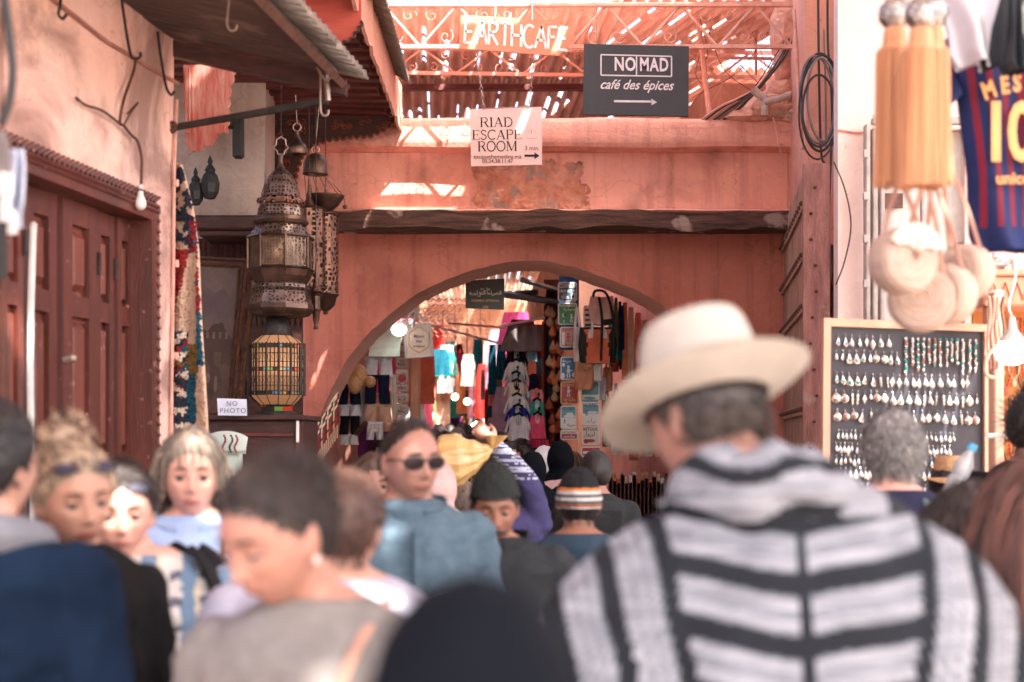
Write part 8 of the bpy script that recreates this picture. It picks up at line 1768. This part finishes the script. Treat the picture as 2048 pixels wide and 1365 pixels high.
# beanie man
GJ = fab('charcoal jacket', (.032, .035, .039)); 
r, hm = person('moustached man in a black woollen beanie and charcoal jacket', 988, 4.3, 940, rz=2, sk='brown', hair='black', style='short', yaw=2, pitch=13, top=[GJ], vox=.0055, strands=500, thick=.006, seed=10, build=1.12, collar=(.112, .07, GJ))
capshell(r, hm, 'beanie', [mat('black ribbed wool', (.022, .025, .024), (.014, .016, .016), rough=.95, scale=60, bump=.5, bscale=120, stretch=(3, 3, .5))], lambda az: .040 if az < 60 else (.040 - (az - 60) / 120 * .07), .014, top=1.22, noise_=.006)
mb = MB(); rng = random.Random(3)
for k in range(160):
    x = rng.uniform(-.03, .03); p = Vector((x, -.104 + 4.5 * x * x * 3, -.0495 - abs(x) * .22)); mb.tube([hm @ p, hm @ (p + Vector((x * .35, -.003, -.012)))], [.0022, .0008], 4)
acc(r, 'moustache', mb, HR_['black'][1])
mb = MB(); mb.sphere((0, -.07, 1.462), .04, 12, 8, sc3=(1, .6, .8)); acc(r, 'scarf', mb, fab('bright blue', (.02, .12, .28)))
# striped beanie man
sb = [fab('beanie black', (.022, .022, .026)), fab('beanie orange', (.62, .20, .05)), fab('beanie pale', (.55, .55, .54)), fab('beanie grey', (.10, .09, .09)), fab('beanie rust', (.34, .12, .06))]
r, hm = person('man in a striped knitted beanie and navy jacket seen from behind', 1158, 4.85, 950, rz=176, sk='brown', hair='black', style='short', top=[mat('petrol navy cloth', (.02, .045, .075), (.014, .032, .055), rough=.85)], vox=.009, strands=700, thick=.008, yaw=10, build=1.2, seed=11, faced=False)
capshell(r, hm, 'beanie', sb, lambda az: -.005, .018, top=1.14, bandfn=lambda t: 0 if t < .50 else (1, 2, 2, 3, 2, 2, 3, 4, 4, 2)[min(9, int((t - .5) / .05))], noise_=.007)
# gold bag carrier
PU = [fab('purple blue cloth', (.06, .055, .14)), fab('pale cuff', (.45, .48, .58))]
r, hm = person('person in a purple striped sleeve gripping the gold sack over the shoulder', 1000, 6.1, 915, rz=180, sk='tan', hair='black', style='short', coarse=False, vox=.008, faced=False, top=PU, topfn=lambda p: 1 if p.z > 1.62 and (p.z * 60) % 1 < .5 else 0, arms=[((-.18, 0, 1.40), (-.13, .08, 1.60), (.03, .12, 1.775)), ((.195, 0, 1.405), (.25, .02, 1.12), (.25, -.05, .87))], strands=400)
def sack():
    Y = 5.9; r = empty('sack', W(935, 1000, Y), 'shiny gold plastic sack knotted at the top and carried over a shoulder', 'sack'); mb = MB()
    m = mat('gold plastic film', (.62, .40, .16), (.46, .28, .10), rough=.28, scale=5, stretch=(1, 1, 3), spec=.8, bump=.5, bscale=12)
    out = [(872, 1010, 4), (880, 960, 30), (905, 905, 36), (935, 905, 44), (965, 902, 30), (985, 900, 9)]
    def f(u, v):
        a = 2 * math.pi * v; k = u * 6; xs = [862, 868, 885, 915, 945, 972, 986]; ys = [985, 950, 925, 918, 915, 905, 898]; rs = [10, 42, 52, 46, 34, 16, 5]; i = min(5, int(k)); t = k - i; t2 = t * t * (3 - 2 * t)
        x = xs[i] * (1 - t) + xs[i + 1] * t; y = ys[i] * (1 - t) + ys[i + 1] * t; q = rs[i] * (1 - t2) + rs[i + 1] * t2; fo = 1 + .11 * math.sin(a * 11 + u * 4) * u + .16 * mnoise.noise(Vector((math.cos(a) * 2, math.sin(a) * 2, u * 5)))
        if math.cos(a) < 0: q *= 1.35 - .5 * u
        return W(x - 12 * math.cos(a) * (1 - u), y - q * math.cos(a) * fo, Y) + Vector((0, PX(q, Y) * math.sin(a) * fo * .9, 0))
    mb.grid(f, 60, 72); mb.build('bag_film', m, r, smooth=True, auto=False)
    mb = MB(); 
    def g(u, v): a = 2 * math.pi * v; q = (5 + 14 * u) * (1 + .3 * math.sin(a * 5)); return W(986 + 8 * u, 897 - 26 * u, Y) + Vector((PX(q, Y) * math.cos(a), PX(q, Y) * math.sin(a), 0))
    mb.grid(g, 10, 30); mb.build('knot', m, r, smooth=True, auto=False)
sack()
# grey haired man by the board
NT = fab('navy tee', (.022, .022, .05)); GB = mat('green grey webbing', (.10, .14, .12), (.07, .1, .09), rough=.8)
r, hm = person('grey haired man in a navy shirt with green rucksack straps facing the earring board', 1786, 4.1, 824, rz=172, sk='pink', hair='grey', style='short', top=[NT], vox=.008, strands=4200, thick=.016, yaw=8, seed=13, faced=False, build=1.1)
for sx in (-1, 1): mb = MB(); mb.slab(lambda u, v: Vector((sx * (.07 + .07 * u + .03 * v), .10 + .05 * math.sin(v * 2.4) - .14 * (v < .0), 1.475 - .03 * u - .32 * v)), 6, 14, .01); acc(r, 'rucksack_strap', mb, GB)
mb = MB(); mb.bbox((-.15, .15, 1.0), (.15, .30, 1.36), .05); acc(r, 'rucksack', mb, mat('dark green rucksack', (.03, .045, .04), rough=.8))
# straw hat child with bottle
r, hm = person('shopper in a small straw trilby and navy top lifting a water bottle', 1900, 5.3, 915, rz=160, sk='fair', hair='black', style='short', vox=.008, faced=False, top=[fab('deep navy', (.014, .018, .05))], strands=300, hs=.92, arms=[((-.19, 0, 1.385), (-.2, -.16, 1.3), (-.02, .16, 1.45)), ((.19, 0, 1.385), (.245, .02, 1.12), (.25, -.05, .87))])
brim_hat(r, hm, mat('straw trilby', (.56, .33, .17), (.44, .25, .12), rough=.8, scale=60, bump=.5, bscale=80), crown_h=.10, brim=.05, tilt=4, zoff=.045, band=BKJ, droop=.018, rs=.98)
bt = empty('water_bottle', W(1908, 1000, 4.95), 'clear water bottle with a light blue cap held up by the straw hat', 'bottle'); c = W(1900, 990, 4.95); M = Matrix.Rotation(R(25), 3, 'Y')
mb = MB(); mb.lathe([(.0, 0), (.032, .002), (.033, .06), (.028, .07), (.033, .08), (.033, .12), (.014, .16), (.013, .175)], c, 18, mw=M); mb.build('bottle_body', mat('clear plastic', (.55, .58, .62), rough=.08, spec=.8, alpha=.65), bt, smooth=True); mb = MB(); mb.lathe([(0, .195), (.017, .194), (.018, .172), (.0, .172)], c, 14, mw=M); mb.build('bottle_cap', fab('sky cap', (.12, .42, .68)), bt, smooth=True)
# long haired women at the right edge
r, hm = person('woman with long dark brown hair seen from behind near the poncho', 1950, 2.9, 985, rz=178, sk='fair', hair='dark', style='long', fem=True, vox=.01, faced=False, strands=1500, thick=.03, top=[fab('brown coat', (.08, .045, .035))], seed=14)
r, hm = person('woman with long auburn hair and a pale hair clip at the edge', 2108, 2.3, 950, rz=185, sk='fair', hair='auburn', style='long', fem=True, vox=.01, faced=False, strands=1900, thick=.035, top=[fab('dark brown coat', (.06, .03, .03))], seed=15)
mb = MB(); mb.sphere(hm @ Vector((.07, .06, .03)), .022, 12, 8, sc3=(1, .6, .8)); acc(r, 'hair_clip', mb, fab('pale blue clip', (.40, .50, .56)))
person('dark haired bearded shopper by the amber necklace cabinet', 2068, 4.9, 785, rz=150, sk='tan', hair='black', style='curly', vox=.012, faced=False, strands=700, top=[BKJ], seed=16)
# ---- middle distance
r, hm = person('woman in a black headscarf with a black rucksack behind the beanie man', 1064, 8.0, 905, rz=172, style='hijab', coarse=True, faced=False, top=[BKJ], lower='skirt', legs=BKJ, fem=True); hijab(r, hm, BK, drape=.3); mb = MB(); mb.bbox((-.15, .13, 1.02), (.16, .30, 1.40), .05); acc(r, 'rucksack', mb, mat('black glossy rucksack', (.02, .03, .03), rough=.3))
r, hm = person('woman in a black headscarf and pale pink coat below the trade signs', 1122, 8.6, 884, rz=186, style='hijab', coarse=True, faced=False, top=[fab('pale pink coat', (.55, .36, .36))], lower='skirt', fem=True); hijab(r, hm, BK, drape=.38, seed=1, width=.7)
r, hm = person('woman in a white headscarf beyond the black headscarves', 1088, 9.8, 893, rz=180, style='hijab', coarse=True, faced=False, top=[FW], lower='skirt', fem=True); hijab(r, hm, FW, drape=.3, seed=3)
r, hm = person('dark haired boy looking up in front of the mint green coat', 1062, 8.6, 1003, rz=-80, sk='tan', hair='black', style='short', vox=.006, strands=600, pitch=-8, hs=1.1, top=[fab('tan shirt', (.42, .24, .16))], seed=17, thick=.02)
person('person in a mint green coat behind the boy', 1105, 9.4, 945, rz=180, sk='tan', hair='black', style='short', coarse=True, faced=False, top=[fab('mint coat', (.30, .55, .44))], lower='skirt', legs=fab('mint coat', (.3, .55, .44)))
r, hm = person('walker with a dark cap and charcoal rucksack between beanie and hat brim', 1192, 7.2, 905, rz=180, sk='tan', hair='black', style='short', coarse=True, faced=False, top=[GJ]); capshell(r, hm, 'cap', [fab('black cap', (.02, .02, .022))], lambda az: .03, .012); mb = MB(); mb.bbox((-.16, .13, 1.05), (.16, .32, 1.46), .06); acc(r, 'rucksack', mb, GJ)
person('tanned face half hidden left of the sunglasses man', 748, 5.2, 912, rz=10, sk='tan', hair='brown', style='long', coarse=False, vox=.009, strands=250, fem=True, top=[fab('dusty pink', (.4, .22, .2))])
r, hm = person('person in a pale pink headscarf below the gold sack', 872, 5.6, 925, rz=170, style='hijab', coarse=True, faced=False, top=[fab('pale rose', (.62, .42, .40))], lower='skirt', fem=True); hijab(r, hm, fab('pale rose', (.62, .42, .40)), drape=.3)
person('grey blond walker between the blue shirt and the black beanie', 922, 6.4, 968, rz=165, sk='pink', hair='greyblond', style='short', coarse=False, vox=.01, faced=False, strands=500, top=[fab('red knit', (.40, .06, .05))], thick=.025)
# ---- crowd in the alley
rng = random.Random(31); cc_ = [fab('red jacket', (.42, .03, .03)), FW, FN, fab('grey hoodie', (.16, .16, .17)), FB, fab('blue jumper', (.04, .08, .22)), FC, fab('maroon coat', (.14, .02, .03)), fab('khaki coat', (.24, .2, .12)), fab('teal top', (.03, .2, .2))]
cnm = ['red', 'white', 'navy', 'grey', 'black', 'blue', 'cream', 'maroon', 'khaki', 'teal']
spots_ = [(868, 862, 13, 0), (888, 866, 14, 4), (902, 876, 10.5, 2), (930, 874, 11.2, 3), (948, 872, 12, 5), (962, 880, 10, 4), (915, 858, 15, 6), (940, 856, 16, 1), (972, 866, 13.5, 8), (990, 878, 9.6, 9), (858, 872, 11.4, 1), (880, 852, 17, 7), (900, 850, 19, 2), (925, 848, 21, 0), (955, 852, 18, 3), (975, 856, 17, 7), (1000, 866, 13, 7), (845, 866, 14.5, 4), (1012, 862, 15, 5), (1040, 880, 11.5, 3), (862, 884, 9.2, 6), (1020, 886, 10.6, 1), (1048, 895, 11, 7), (935, 886, 9.4, 8), (1002, 892, 8.8, 5), (760, 880, 12.6, 4), (776, 888, 10.5, 9), (1140, 905, 10.4, 8)]
for k, (x, ty, y, ci) in enumerate(spots_):
    capn = k in (2, 4, 5, 9); back = k % 4 != 1
    st_ = ['short', 'bob', 'short', 'long'][k % 4]; hr_ = rng.choice(('black', 'dark', 'black', 'brown', 'grey'))
    where = 'just past the arch' if y < 11.5 else ('a few steps into the alley' if y < 15 else 'far down the alley')
    r, hm = person(f'{"" if back else "approaching "}passer-by in {cnm[ci]} with {"a dark cap" if capn else (hr_ + " " + st_ + " hair")} {where}', x, y, ty, rz=(180 if back else 0) + rng.uniform(-25, 25), sk=rng.choice(('tan', 'brown', 'fair')), hair=hr_, style='short' if capn else st_, coarse=True, faced=True, top=[cc_[ci]], group=f'walkers in {cnm[ci]} {where}', seed=k, fem=k % 4 in (1, 3), legs=cc_[(ci + 4) % 10] if k % 3 else fab('blue jeans', (.05, .08, .14)))
    if capn: capshell(r, hm, 'cap', [cc_[2] if k != 5 else cc_[4]], lambda az: .035, .012)
for o in list(bpy.data.objects):
    if 'hm' in o.keys(): del o['hm']
